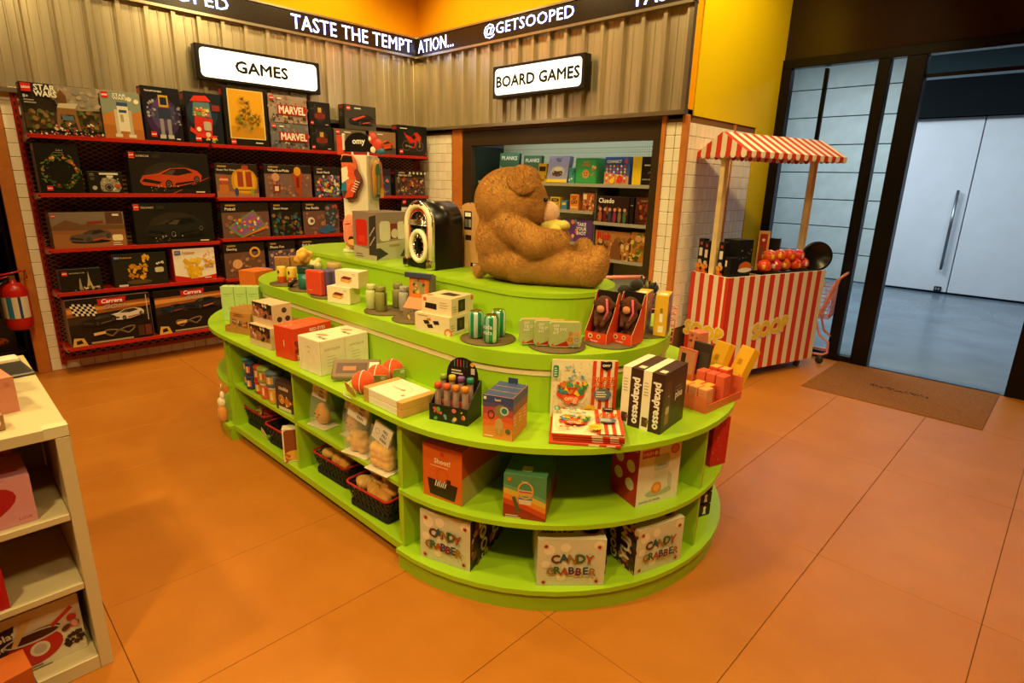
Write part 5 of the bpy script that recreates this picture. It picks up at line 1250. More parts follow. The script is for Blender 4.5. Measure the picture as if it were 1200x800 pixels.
for i, (y, wd, hh, c, lab) in enumerate(((0.25, 0.34, 0.28, '#1c1816', 'black car toy carton low in the doorway shelf'), (-0.14, 0.32, 0.26, '#3a2a22', 'brown toy carton low in the doorway shelf'))):
    facex('toy_carton', lab, 'carton', XL - 0.40, y - wd / 2, y + wd / 2, 0.1205, hh, 0.18, c, lambda q: (q.rect(0, 0, 1, 1, '#1e1a18'), car(q, 0.15, 0.15, 0.7, '#c8582a', '#2a201c'), q.rect(0.3, 0.7, 0.6, 0.9, '#b83018')))
# ================================================================== top tier: bear, jukeboxes, toy stand
Z3 = 1.1505
def union_mesh(name, shapes, voxel, m, parent=None, smooth=6, col='#ffffff'):
    """one continuous skin over overlapping ellipsoids"""
    mb = MB(col)
    for c, r, rot in shapes:
        mb.ell(c, r, None, 20, 12, rot)
    me = mb.mesh(name, m)
    bm = bmesh.new(); bm.from_mesh(me); bmesh.ops.remove_doubles(bm, verts=bm.verts, dist=1e-5); bm.to_mesh(me); bm.free()
    tmp = bpy.data.objects.new('tmp', me); COL.objects.link(tmp)
    r_ = tmp.modifiers.new('r', 'REMESH'); r_.mode = 'VOXEL'; r_.voxel_size = voxel
    s_ = tmp.modifiers.new('s', 'SMOOTH'); s_.iterations = smooth; s_.factor = 0.6
    dg = bpy.context.evaluated_depsgraph_get(); dg.update()
    out = bpy.data.meshes.new_from_object(tmp.evaluated_get(dg))
    bpy.data.objects.remove(tmp)
    out.name = name
    for a in list(out.color_attributes): out.color_attributes.remove(a)
    out.materials.clear(); out.materials.append(m if not isinstance(m, str) else MATS[m])
    out.polygons.foreach_set('use_smooth', [True] * len(out.polygons))
    return link(name, out, parent)
def cap(p, q, r0, r1, n=5):
    p, q = Vector(p), Vector(q)
    return [(tuple(p + (q - p) * i / (n - 1)), (r0 + (r1 - r0) * i / (n - 1),) * 3, None) for i in range(n)]
fur = mat('bear_fur', 0.95, color='#c08a3e', noise=0.12, nscale=14, bump=0.5, bscale=130, sheen=0.15)
fur_l = mat('bear_muzzle', 0.95, color='#e0b088', noise=0.1, nscale=60, bump=0.5, bscale=160, sheen=0.4)
BH = math.radians(38)
bear = empty('teddy_bear', (-1.86, 2.11, Z3), BH); tag(bear, 'large brown plush teddy bear sitting on the island', 'teddy bear')
E_ = lambda x, y, z: Euler((x, y, z))
sh = [((-0.14, 0, 0.105), (0.175, 0.165, 0.105), None), ((-0.172, 0, 0.19), (0.160, 0.155, 0.15), None), ((-0.175, 0, 0.265), (0.140, 0.135, 0.10), None),
      ((-0.165, 0, 0.378), (0.170, 0.168, 0.150), None), ((-0.080, 0.0, 0.350), (0.100, 0.122, 0.090), None)]
sh += cap((-0.17, -0.12, 0.275), (-0.03, -0.165, 0.20), 0.064, 0.070) + cap((-0.03, -0.165, 0.20), (0.06, -0.10, 0.195), 0.070, 0.062)
sh += cap((-0.17, 0.12, 0.275), (-0.03, 0.165, 0.20), 0.064, 0.070) + cap((-0.03, 0.165, 0.20), (0.06, 0.10, 0.195), 0.070, 0.062)
sh += cap((-0.10, -0.09, 0.095), (0.20, -0.13, 0.080), 0.092, 0.074, 8) + [((0.245, -0.13, 0.098), (0.062, 0.075, 0.098), E_(0, 0.25, 0))]
sh += cap((-0.10, 0.09, 0.095), (0.13, 0.15, 0.080), 0.092, 0.074, 8) + [((0.185, 0.155, 0.102), (0.062, 0.075, 0.10), E_(0, 0.2, 0))]
sh += [((-0.315, 0.01, 0.035), (0.035, 0.035, 0.034), None)]
body = union_mesh('body', sh, 0.011, fur, bear, 5)
for s in (-1, 1):
    mb = MB('#bd8638'); mb.ell((0, 0, 0), (0.066, 0.034, 0.066), None, 18, 10)
    for i, v in enumerate(mb.v):
        if v[1] * s > 0 : mb.v[i] = (v[0], v[1] * 0.35, v[2])
    mb.xform(Matrix.Translation((-0.10, s * 0.138, 0.478)) @ Matrix.Rotation(math.radians(24) * s, 4, 'X') @ Matrix.Rotation(math.radians(38), 4, 'Y'))
    mb.build('ear', fur, bear)
mz = MB(); mz.ell((0.014, 0.0, 0.328), (0.056, 0.066, 0.055), None, 18, 10); mz.build('muzzle', fur_l, bear)
mb = MB('#6a3818'); mb.ell((0.060, 0.0, 0.300), (0.018, 0.028, 0.016), None, 12, 8); mb.build('nose', 'plastic', bear)
for s in (-1, 1):
    mb = MB('#120c08'); mb.ell((0.004, s * 0.062, 0.390), (0.011, 0.011, 0.011), None, 10, 6); mb.build('eye', 'plastic', bear)
mb = MB('#7a4a20'); mb.tube([(-0.155 + 0.166 * math.cos(t_), -0.035 - 0.122, 0.41 + 0.0 + 0.151 * math.sin(t_) * 0 - 0.0) for t_ in (0.1, 0.2)], 0.001, 4)
def furry(o, n, length, seed=1):
    try:
        md = o.modifiers.new('fur', 'PARTICLE_SYSTEM'); st = o.particle_systems[0].settings
        st.type = 'HAIR'; st.count = n; st.hair_length = length; st.hair_step = 2; st.render_step = 2; st.display_step = 1
        st.root_radius = 0.35; st.tip_radius = 0.08; st.radius_scale = 0.003
        st.child_type = 'INTERPOLATED'; st.rendered_child_count = 6; st.child_nbr = 1; st.roughness_2 = 0.003; st.roughness_endpoint = 0.003; st.clump_factor = 0.0
        st.brownian_factor = 0.002; st.use_advanced_hair = True
        o.particle_systems[0].seed = seed
    except Exception as ex_:
        print('fur', ex_)
furry(body, 14000, 0.009)
for i, c in enumerate([q for q in bear.children if q.name.startswith('ear')]): furry(c, 1100, 0.008, 3 + i)
# pale yellow plush in the bear's arms
yp = MB('#d2c255'); yp.ell((0.0, 0, 0), (0.062, 0.070, 0.040), None, 16, 10); yp.ell((0.055, -0.03, 0.006), (0.030, 0.032, 0.024), None, 12, 8); yp.ell((0.062, 0.03, 0.0), (0.026, 0.032, 0.022), None, 12, 8); yp.ell((0.02, -0.06, -0.02), (0.03, 0.026, 0.03), None, 12, 8)
c_, s_ = math.cos(BH), math.sin(BH)
tag(yp.build('yellow_plush', 'fabric', None, (-1.86 + 0.035 * c_, 2.11 + 0.035 * s_, Z3 + 0.268), BH), 'pale yellow plush held under the bear chin', 'plush toy')

def arch(wd, h, n=18):
    """front outline: straight sides, semicircular top, counter-clockwise in x,z"""
    r = wd / 2
    return [(-r, 0), (r, 0)] + [(r * math.cos(PI * i / n), h - r + r * math.sin(PI * i / n)) for i in range(n + 1)]
def archprism(mb, wd, h, y0, y1, col, n=18):
    p = arch(wd, h, n); k = len(p); b = len(mb.v)
    mb.v += [(x, y0, z) for x, z in p] + [(x, y1, z) for x, z in p]
    mb.face([b + i for i in range(k)], col); mb.face([b + k + i for i in range(k)][::-1], col)
    for i in range(k):
        j = (i + 1) % k
        mb.face((b + i, b + k + i, b + k + j, b + j), col, 1 < i < k - 1)
def jukebox(loc, rz, label, back=False):
    o = empty('jukebox', loc, rz); tag(o, label, 'jukebox', 'miniature jukeboxes on the island')
    W, D_, H = 0.235, 0.20, 0.355
    mb = MB('#120e0b'); archprism(mb, W, H, -D_ / 2, D_ / 2, '#120e0b'); mb.build('body', 'plastic', o)
    if back:
        mb = MB('#c8935a'); archprism(mb, W - 0.006, H - 0.003, -D_ / 2 - 0.004, -D_ / 2 - 0.0002, '#c8935a'); bp_ = mb.build('back_board', 'wood', o)
        a = Art(W, H)
        for u0, v0, u1, v1, c in ((0.30, 0.58, 0.55, 0.86, '#15110e'), (0.33, 0.78, 0.52, 0.84, '#e8e0d0'), (0.32, 0.62, 0.42, 0.74, '#6a6258'), (0.45, 0.62, 0.53, 0.74, '#8a8274'), (0.34, 0.42, 0.54, 0.50, '#2a221a'), (0.52, 0.02, 0.80, 0.08, '#15110e'), (0.60, 0.03, 0.76, 0.07, '#e0d8c8')): a.rect(u0, v0, u1, v1, c)
        for u, v in ((0.08, 0.05), (0.92, 0.05), (0.05, 0.4), (0.95, 0.4), (0.95, 0.62), (0.05, 0.62), (0.2, 0.9), (0.8, 0.9), (0.5, 0.985)): a.circ(u, v, 0.012, '#2a2018', 8)
        a.put(Matrix(((1, 0, 0, -W / 2), (0, 0, -1, -D_ / 2 - 0.004), (0, 1, 0, 0), (0, 0, 0, 1))), 'back_label', bp_)
        return o
    y = -D_ / 2
    # cream arch tubes and chrome lines
    r = W / 2 - 0.020
    path = [(-r, y - 0.006, 0.04), (-r, y - 0.006, H - W / 2)] + [(r * math.cos(PI - PI * i / 20), y - 0.006, H - W / 2 + r * math.sin(PI * i / 20)) for i in range(1, 20)] + [(r, y - 0.006, H - W / 2), (r, y - 0.006, 0.04)]
    mb = MB('#f0e2bc'); mb.tube(path, 0.019, 10); mb.build('cream_arch', 'plastic', o)
    for rr, c, m_ in ((r - 0.024, '#c8281c', 'plastic'), (r - 0.030, '#d8d4cc', 'chrome'), (r + 0.019, '#d8d4cc', 'chrome')):
        p2 = [(-rr, y - 0.012, 0.05), (-rr, y - 0.012, H - W / 2)] + [(rr * math.cos(PI - PI * i / 20), y - 0.012, H - W / 2 + rr * math.sin(PI * i / 20)) for i in range(1, 20)] + [(rr, y - 0.012, H - W / 2), (rr, y - 0.012, 0.05)]
        mb = MB(c); mb.tube(p2, 0.0035, 6); mb.build('arch_line', m_, o)
    mb = MB('#d8d4cc')
    for k in range(5): mb.tube([(-W / 2 - 0.004, y - 0.014, 0.232 + 0.006 * k), (W / 2 + 0.004, y - 0.014, 0.232 + 0.006 * k)], 0.0035, 6)
    mb.build('chrome_band', 'chrome', o)
    for s in (-1, 1):
        mb = MB('#e8e2d2'); mb.box(s * r - 0.020, y - 0.034, 0.0, s * r + 0.020, y + 0.02, 0.055, None, 0.008); mb.box(s * r - 0.012, y - 0.036, 0.012, s * r + 0.012, y - 0.033, 0.044, '#a89070', 0.001); mb.build('foot', 'chrome', o)
    mb = MB('#e8e2d2'); mb.ell((0, y - 0.012, H - 0.012), (0.045, 0.014, 0.016), None, 14, 8); mb.ell((-0.035, y - 0.014, H - 0.018), (0.018, 0.012, 0.012), None, 10, 6); mb.ell((0.035, y - 0.014, H - 0.018), (0.018, 0.012, 0.012), None, 10, 6); mb.build('crest', 'chrome', o)
    a = Art(W, H)
    a.P([(W / 2 + 0.072 * math.cos(PI * i / 16), 0.255 + 0.070 * math.sin(PI * i / 16)) for i in range(17)], '#2a211c'); a.specks(26, 0.30, 0.73, 0.70, 0.86, 0.02, ['#8a6a58', '#a83a28', '#4a4038', '#c8b8a0'], 3, True)
    a.rect(0.24, 0.64, 0.76, 0.72, '#241a16'); a.text('JUKEBOX', 0.5, 0.68, 0.05, '#c83028', 0.42, 0.03); a.specks(12, 0.2, 0.56, 0.8, 0.62, 0.02, ['#3a6a34', '#6a8a44', '#2a4a28'], 5)
    a.put(Matrix(((1, 0, 0, -W / 2), (0, 0, -1, y), (0, 1, 0, 0), (0, 0, 0, 1))), 'dial_print', o)
    ring = [(0.062 * math.cos(2 * PI * i / 28), y - 0.012, 0.120 + 0.078 * math.sin(2 * PI * i / 28)) for i in range(28)]
    mb = MB('#f2e6c4'); mb.tube(ring, 0.014, 10, None, True); mb.build('speaker_ring', 'plastic', o)
    mb = MB('#d8d4cc')
    for k in range(10):
        t_ = 2 * PI * k / 10; mb.ell((0.040 * math.cos(t_), y - 0.010, 0.120 + 0.054 * math.sin(t_)), (0.010, 0.008, 0.010), None, 8, 5)
    mb.build('speaker_trim', 'chrome', o)
    mb = MB('#201814'); mb.ell((0, y - 0.004, 0.120), (0.030, 0.008, 0.040), None, 14, 8); mb.build('speaker_grille', 'metal', o)
    return o
jukebox((-2.550, 1.985, Z3), math.radians(3), 'mini jukebox with cream arch and chrome front')
jukebox((-2.415, 2.225, Z3), math.radians(3), 'mini jukebox turned to show its tan back board', True)

# kitchen playset carton
o = carton('kitchen_set', 'taupe carton showing a red machine and cream toaster', 'carton', (-3.045, 1.965, Z3), math.radians(6), 0.215, 0.25, 0.275, '#8a7264', {'top': '#7a6458'})
a = Art(0.215, 0.275); a.rect(0, 0, 1, 1, '#8c7466'); a.poly([(0, 0), (1, 0), (1, 0.2), (0, 0.28)], '#b0a08a'); a.rrect(0.12, 0.28, 0.62, 0.84, 0.06, '#c82a1a'); a.rect(0.22, 0.36, 0.5, 0.5, '#d83a24'); a.poly([(0.68, 0.1), (1, 0.1), (1, 0.95), (0.72, 0.9)], '#3a322c'); a.line(0.72, 0.3, 0.95, 0.5, 0.03, '#a89888'); a.line(0.72, 0.5, 0.95, 0.7, 0.03, '#a89888'); a.lines_of_text(0.1, 0.1, 0.5, 2, 0.05, 0.02, '#5a4a3a'); a.on('front', 0.215, 0.25, 0.275, 'front_print', o)
a = Art(0.25, 0.275); a.rect(0, 0, 1, 1, '#9a8474'); a.poly([(0, 0), (1, 0), (1, 0.42), (0, 0.36)], '#c0b89a'); a.poly([(0.0, 0.0), (0.35, 0.12), (0.1, 0.26), (0, 0.26)], '#3a3834'); a.rrect(0.10, 0.40, 0.42, 0.82, 0.08, '#e0d4b8'); a.rrect(0.62, 0.42, 0.92, 0.80, 0.08, '#e4d8bc'); a.rect(0.42, 0.44, 0.64, 0.76, '#8a3a2a'); a.circ(0.55, 0.55, 0.1, '#d8c8a8'); a.poly([(0.7, 0.05), (1, 0.02), (1, 0.2), (0.85, 0.22)], '#4a4844'); a.rect(0.38, 0.27, 0.7, 0.32, '#b08a5a'); a.on('right', 0.215, 0.25, 0.275, 'side_print', o)

# white toy stand with dome header
TSA = math.radians(30)
ts = empty('toy_stand', (-3.36, 2.03, Z3), TSA); tag(ts, 'white pegboard toy stand with black dome sign on top', 'display stand')
WS = '#efe2c4'
mb = MB(WS); mb.box(-0.10, -0.09, 0, 0.10, 0.09, 0.02, None, 0.004); mb.build('base', 'lacquer2', ts)
mb = MB(WS); mb.box(-0.085, -0.075, 0.02, 0.085, 0.075, 0.60, None, 0.003); col_ = mb.build('column', 'lacquer2', ts)
a = Art(0.17, 0.58)
for i in range(6):
    for k in range(18): a.circ(0.1 + 0.16 * i, 0.03 + 0.055 * k, 0.003, '#b8a888', 6)
a.put(Matrix(((1, 0, 0, -0.085), (0, 0, -1, -0.075), (0, 1, 0, 0.02), (0, 0, 0, 1))), 'peg_holes', col_)
mb = MB('#15110e'); p = [(-0.115, 0)] + [(-0.115 * math.cos(PI * i / 16) * -1 if False else 0.115 * math.cos(PI * i / 16), 0.012 + 0.115 * math.sin(PI * i / 16)) for i in range(17)]
k = len(p) - 1; b = 0; pts = p[1:]
mb.v = [(x, -0.006, z + 0.61) for x, z in pts] + [(x, 0.006, z + 0.61) for x, z in pts]
mb.face(range(k)); mb.face(list(range(k, 2 * k))[::-1])
for i in range(k): mb.face((i, (i + 1) % k, k + (i + 1) % k, k + i))
hd_ = mb.build('dome_sign', 'plastic', ts)
a = Art(0.2, 0.1); a.text('omy', 0.5, 0.5, 0.34, '#f4efe2', 0.6, 0.05); a.put(Matrix(((1, 0, 0, -0.10), (0, 0, -1, -0.006), (0, 1, 0, 0.625), (0, 0, 0, 1))), 'lettering', hd_)
mb = MB('#d8452a'); mb.box(-0.155, -0.008, 0.60, -0.105, 0.008, 0.72, None, 0.004); mb.box(-0.115, -0.009, 0.63, -0.098, 0.009, 0.73, '#f2e8d4', 0.003); mb.build('red_book_cutout', 'card', ts)
mb = MB('#d8452a'); mb.ell((0.10, -0.008, 0.70), (0.032, 0.008, 0.034), None, 14, 8); mb.ell((0.13, -0.008, 0.665), (0.036, 0.008, 0.036), None, 14, 8); mb.ell((0.10, -0.010, 0.635), (0.02, 0.006, 0.02), '#f2e8d4', 10, 6); mb.ell((0.085, -0.010, 0.70), (0.016, 0.006, 0.018), '#f2e8d4', 10, 6); mb.ell((0.15, -0.008, 0.625), (0.03, 0.007, 0.02), '#2a6a8a', 10, 6); mb.build('red_bean_cutout', 'card', ts)
for x in (-0.05, 0.06):
    mb = MB('#f2e8d4'); mb.box(x - 0.005, -0.004, 0.60, x + 0.005, 0.004, 0.625); mb.build('sign_peg', 'plastic', ts)
def tspt(x, y): 
    c, s = math.cos(TSA), math.sin(TSA); return -3.36 + x * c - y * s, 2.03 + x * s + y * c
def flatshape(name, label, cat, pts, t, cols, loc, rz, m='fabric', art=None, group=None):
    """soft flat cushion cut to an outline in x,z with bulged faces"""
    mb = MB(cols[0]); k = len(pts); cx = sum(p_[0] for p_ in pts) / k; cz = sum(p_[1] for p_ in pts) / k
    rings = ((1.0, 0.0), (0.93, 0.62), (0.6, 1.0))
    for sgn in (-1, 1):
        for sc_, ty in rings:
            mb.v += [(cx + (x - cx) * sc_, sgn * t * ty, cz + (z - cz) * sc_) for x, z in pts]
    for si, sgn in enumerate((-1, 1)):
        o0 = si * 3 * k
        for q in range(2):
            for i in range(k):
                j = (i + 1) % k; mb.face((o0 + q * k + i, o0 + q * k + j, o0 + (q + 1) * k + j, o0 + (q + 1) * k + i), cols[(i * len(cols)) // k], True)
        mb.face([o0 + 2 * k + i for i in range(k)], cols[0], True)
    o_ = mb.build(name, m, None, loc, rz); tag(o_, label, cat, group)
    if art:
        a_ = Art(1, 1); art(a_); a_.put(Matrix(((1, 0, 0, 0), (0, 0, -1, -t - 0.001), (0, 1, 0, 0), (0, 0, 0, 1))), 'front_print', o_)
    return o_
X_, Y_ = tspt(-0.02, -0.105)
sock = [(-0.045, 0.20), (-0.05, 0.25), (-0.03, 0.275), (0.03, 0.27), (0.05, 0.24), (0.055, 0.19), (0.085, 0.14), (0.09, 0.11), (0.06, 0.06), (0.045, 0.015), (0.0, -0.005), (-0.045, 0.01), (-0.055, 0.04), (-0.035, 0.08), (-0.045, 0.13)]
def sockart(a):
    a.poly([(-0.045, 0.225), (0.04, 0.225), (0.035, 0.262), (-0.025, 0.265)], '#15110e'); a.poly([(-0.04, 0.10), (0.01, 0.13), (0.0, 0.20), (-0.04, 0.19)], '#efe4cc'); a.poly([(0.0, 0.14), (0.05, 0.12), (0.045, 0.20), (0.01, 0.215)], '#e0562a'); a.poly([(-0.05, 0.05), (-0.01, 0.06), (-0.01, 0.11), (-0.04, 0.10)], '#2a7a9a'); a.poly([(-0.03, 0.01), (0.03, 0.02), (0.06, 0.10), (0.02, 0.10)], '#d84a28')
    for k_ in range(5): a.line(0.02 + 0.008 * k_, 0.06 + 0.014 * k_, 0.05 + 0.008 * k_, 0.05 + 0.014 * k_, 0.005, '#efe4cc')
flatshape('sneaker_cushion', 'sneaker-shaped cushion with black cap end on the toy stand', 'cushion', sock, 0.02, ['#e0683a', '#7a3a2a', '#4a3a3a'], (X_, Y_, Z3 + 0.33), TSA, 'fabric', sockart)
X_, Y_ = tspt(0.105, 0.02)
tree = [(-0.05, 0.0), (0.06, 0.0), (0.065, 0.05), (0.05, 0.12), (0.045, 0.20), (0.02, 0.245), (0.0, 0.20), (-0.01, 0.23), (-0.04, 0.21), (-0.055, 0.15)]
def treeart(a):
    for k_ in range(6): a.line(-0.045 + 0.014 * k_, 0.02, -0.045 + 0.014 * k_, 0.15, 0.008, ['#d8922a', '#6a8a4a', '#e0a83a'][k_ % 3])
    a.poly([(-0.05, 0.14), (0.0, 0.14), (0.0, 0.21), (-0.045, 0.20)], '#2f7a4a'); a.poly([(0.02, 0.05), (0.05, 0.05), (0.04, 0.2), (0.022, 0.23)], '#e0683a'); a.poly([(0.0, 0.0), (0.05, 0.0), (0.05, 0.05), (0.01, 0.06)], '#e8b83a')
flatshape('palm_cushion', 'green and orange palm-shaped cushion on the toy stand side', 'cushion', tree, 0.015, ['#3a8a9a', '#d8922a'], (X_, Y_, Z3 + 0.345), TSA + PI / 2, 'fabric', treeart)
X_, Y_ = tspt(-0.03, -0.108)
pea = [(0.055 * math.cos(t_) * (1 - 0.22 * math.cos(2 * t_ - PI) * 0), 0.115 + 0.105 * math.sin(t_)) for t_ in [2 * PI * i / 24 for i in range(24)]]
pea = [(x * (0.75 + 0.25 * abs(z - 0.115) / 0.105), z) for x, z in pea]
flatshape('peanut_cushion', 'pink peanut-shaped cushion low on the toy stand', 'cushion', pea, 0.025, ['#f0876a'], (X_, Y_, Z3 + 0.022), TSA, 'fabric', lambda a: (a.ell(0.02, 0.07, 0.02, 0.016, '#2a1a14'), a.ell(0.028, 0.05, 0.03, 0.02, '#f4b060'), a.line(-0.02, 0.16, 0.02, 0.165, 0.004, '#4a1c14')))
X_, Y_ = tspt(0.0, 0.12)
# ================================================================== goods on the island
Z1_, Z2_ = 0.7005, 0.9555
def nb(name, label, cat, N, deg, w, d, h, z, col, sides=None, group=None, front=None, right=None, top=None, bev=0.002, m='card'):
    """carton given by its near bottom corner N (front-right), front face running left from it"""
    r = math.radians(deg); c, s = math.cos(r), math.sin(r)
    x, y = N[0] - w / 2 * c - d / 2 * s, N[1] - w / 2 * s + d / 2 * c
    o = carton(name, label, cat, (x, y, z), r, w, d, h, col, sides, group, bev, m)
    for f, fn, W_, H_ in (('front', front, w, h), ('right', right, d, h), ('top', top, w, d)):
        if fn:
            a = Art(W_, H_); fn(a); a.on(f, w, d, h, f + '_print', o)
    return o
def multi(*fs):
    def f(a):
        for q in fs: q(a)
    return f
# --- pale green slim cartons at the far end
r0 = math.radians(50)
for i in range(3):
    N = (-3.865 + 0.078 * (i + 1) * math.cos(r0), 1.285 + 0.078 * (i + 1) * math.sin(r0))
    nb('slim_carton', ['pale green slim carton at the outer edge of three', 'pale green slim carton in the middle of three', 'pale green slim carton beside the orange carton'][i], 'carton', N, 50, 0.076, 0.060, 0.225, Z1_, '#b6d67c', None, 'pale green slim cartons on the island',
       lambda a: (a.line(0.15, 0.78, 0.85, 0.79, 0.012, '#7a9a4a'), a.line(0.2, 0.72, 0.6, 0.72, 0.008, '#7a9a4a'), a.circ(0.55, 0.35, 0.014, '#1c2412', 8), a.circ(0.58, 0.18, 0.014, '#1c2412', 8)), None, lambda a: a.circ(0.5, 0.5, 0.1, '#5a6a3a', 8))
# --- kraft tray of kraft packs
tr = MB('#b57c3c'); tr.box(-0.11, -0.07, 0, 0.11, 0.07, 0.006); tr.box(-0.11, -0.07, 0.006, 0.11, -0.066, 0.038); tr.box(-0.11, 0.066, 0.006, 0.11, 0.07, 0.038); tr.box(-0.11, -0.066, 0.006, -0.106, 0.066, 0.038); tr.box(0.106, -0.066, 0.006, 0.11, 0.066, 0.038)
kr = math.radians(20)
tag(tr.build('kraft_tray', 'card', None, (-3.51, 1.300, Z1_), kr), 'kraft cardboard tray holding four kraft snack packs', 'tray')
for i in range(4):
    oy = -0.048 + 0.030 * i
    x, y = -3.51 - oy * math.sin(kr), 1.300 + oy * math.cos(kr)
    mb = MB('#b8803e'); mb.prism([(-0.085, -0.010), (0.085, -0.010), (0.08, 0.012), (-0.08, 0.012)], 0, 0.115); mb.prism([(-0.085, -0.004), (0.085, -0.004), (0.085, 0.002), (-0.085, 0.002)], 0.115, 0.145, '#c89450')
    o = mb.build('kraft_pack', 'card', None, (x, y, Z1_ + 0.0065), kr); o.rotation_euler.x = -0.10
    tag(o, ['kraft snack pack with nut photos at the tray front', 'kraft snack pack second in the tray', 'kraft snack pack third in the tray', 'kraft snack pack at the tray back'][i], 'snack pack', 'kraft packs in the tray')
    if i == 0:
        a = Art(0.17, 0.145)
        for k in range(3): a.poly([(0.12 + 0.27 * k, 0.52 - 0.05 * k), (0.32 + 0.27 * k, 0.5 - 0.05 * k), (0.34 + 0.27 * k, 0.28 - 0.04 * k), (0.15 + 0.27 * k, 0.3 - 0.04 * k)], ['#8a5a4a', '#7a5a50', '#b05a34'][k]); a.specks(6, 0.15 + 0.27 * k, 0.3, 0.3 + 0.27 * k, 0.46, 0.04, ['#d8a878', '#5a3a2a'], k)
        a.lines_of_text(0.2, 0.72, 0.8, 2, 0.07, 0.02, '#6a3a18'); a.on('front', 0.17, 0.022, 0.145, 'front_print', o)
# --- cartons behind at the far end
nb('orange_carton', 'plain orange carton at the far end of the island', 'carton', (-4.135, 1.615), 20, 0.16, 0.17, 0.255, Z1_, '#e0742a', None, None, None, lambda a: a.lines_of_text(0.3, 0.7, 0.7, 2, 0.1, 0.02, '#e8b080'))
nb('blue_carton', 'plain blue carton next to the orange one', 'carton', (-4.335, 1.735), 20, 0.10, 0.11, 0.235, Z1_, '#4a5a80', {'top': '#5a6a90'})
for i in range(3):
    nb('kraft_carton', ['speckled kraft carton nearest the blue carton', 'speckled kraft carton in the middle behind the tubs', 'speckled kraft carton with a picture panel'][i], 'carton', (-4.300 + 0.022 * i, 1.95 + 0.108 * i), 68, 0.105, 0.09, 0.315, Z1_, '#b07a44', None, 'speckled kraft cartons on the island', lambda a: a.specks(20, 0.05, 0.05, 0.95, 0.95, 0.02, ['#c8986a', '#9a6a3a'], 4), (lambda a: (a.rect(0.1, 0.3, 0.9, 0.8, '#5a3a2a'), a.rect(0.4, 0.4, 0.85, 0.7, '#a8a078'))) if i == 2 else None)
# --- shaker cartons
def collage(a):
    a.rect(0, 0, 1, 1, '#d8b890'); a.rect(0.02, 0.30, 0.98, 0.98, '#3a2a22')
    a.poly([(0.02, 0.32), (0.98, 0.30), (0.98, 0.60), (0.02, 0.85)], '#a86a48'); a.specks(26, 0.05, 0.34, 0.95, 0.95, 0.10, ['#1c1816', '#c88a64', '#e0c8a0', '#7a3a2a', '#4a3a34'], 3, True)
def dots3(a): a.rect(0, 0, 1, 1, '#d9bb92'); [a.circ(u, v, 0.13, '#4a3428', 14) or a.circ(u, v, 0.07, '#a8886a', 10) for u, v in ((0.62, 0.7), (0.35, 0.3), (0.78, 0.3))]
for i, (N, z, w_) in enumerate((((-3.018, 1.232), Z1_, 0.215), ((-3.045, 1.262), Z1_ + 0.1205, 0.20))):
    nb('bottle_carton', ['tan carton with photo strip and dots, lower of the pair', 'tan carton with photo strip and dots, upper of the pair'][i], 'carton', N, 8, w_, 0.115, 0.12, z, '#d9bb92', None, 'tan photo cartons on the island', collage, dots3)
nb('small_kraft_carton', 'small kraft carton with dark dots behind the tan cartons', 'carton', (-3.14, 1.392), 8, 0.16, 0.065, 0.125, Z1_, '#b8844a', None, None, None, None, lambda a: a.specks(10, 0.1, 0.1, 0.9, 0.9, 0.12, ['#4a3426', '#d8a868'], 3))
# --- red carton
nb('red_carton', 'bright red carton with pale lettering beside the tan cartons', 'carton', (-2.757, 1.238), 12, 0.155, 0.245, 0.17, Z1_, '#d8401e', {'top': '#e05a30'}, None,
   lambda a: (a.line(0, 0.05, 0.25, 0.3, 0.008, '#a82a12'), a.line(1, 0.05, 0.8, 0.3, 0.008, '#a82a12'), a.text('mystery', 0.5, 0.5, 0.35, '#f4e0c8', 0.2, 0.02, 0, PI / 2)), lambda a: (a.text('RED EYES', 0.62, 0.86, 0.10, '#f4e0c8', 0.4, 0.04), a.text('M', 0.12, 0.1, 0.14, '#f4e0c8', 0.2, 0.04), a.specks(6, 0.05, 0.3, 0.3, 0.6, 0.08, ['#e8a030', '#7a2a1a'], 3)), lambda a: (a.specks(10, 0.1, 0.05, 0.9, 0.4, 0.03, ['#f0a878', '#a83018'], 4), a.line(0.1, 0.5, 0.9, 0.55, 0.01, '#a83018')))
# --- pair of white mug cartons
def mugs(a): a.text('CHOCOLATE', 0.5, 0.72, 0.07, '#7a6a50', 0.62); a.lines_of_text(0.28, 0.52, 0.75, 4, 0.09, 0.012, '#a8987a'); a.line(0.02, 0, 0.02, 1, 0.006, '#a8987a')
for i in range(2):
    r = math.radians(5)
    nb('mug_carton', ['cream carton with small text, front one of the pair', 'cream carton with small text, rear one of the pair'][i], 'carton', (-2.452 - 0.139 * i * math.sin(r), 1.222 + 0.139 * i * math.cos(r)), 5, 0.185, 0.138, 0.172, Z1_, '#eadcba', None, 'cream mug cartons on the island', (lambda a: (a.line(0.05, 0.1, 0.2, 0.5, 0.006, '#a8987a'), a.text('MUG', 0.5, 0.75, 0.05, '#5a4a34'), a.circ(0.5, 0.62, 0.02, '#5a4a34', 8))) if i == 0 else None, mugs, lambda a: (a.ell(0.45, 0.6, 0.25, 0.12, '#c88a5a', 14, 0.4), a.text('MUG', 0.72, 0.35, 0.16, '#4a3a28', 0.4, 0.03)))
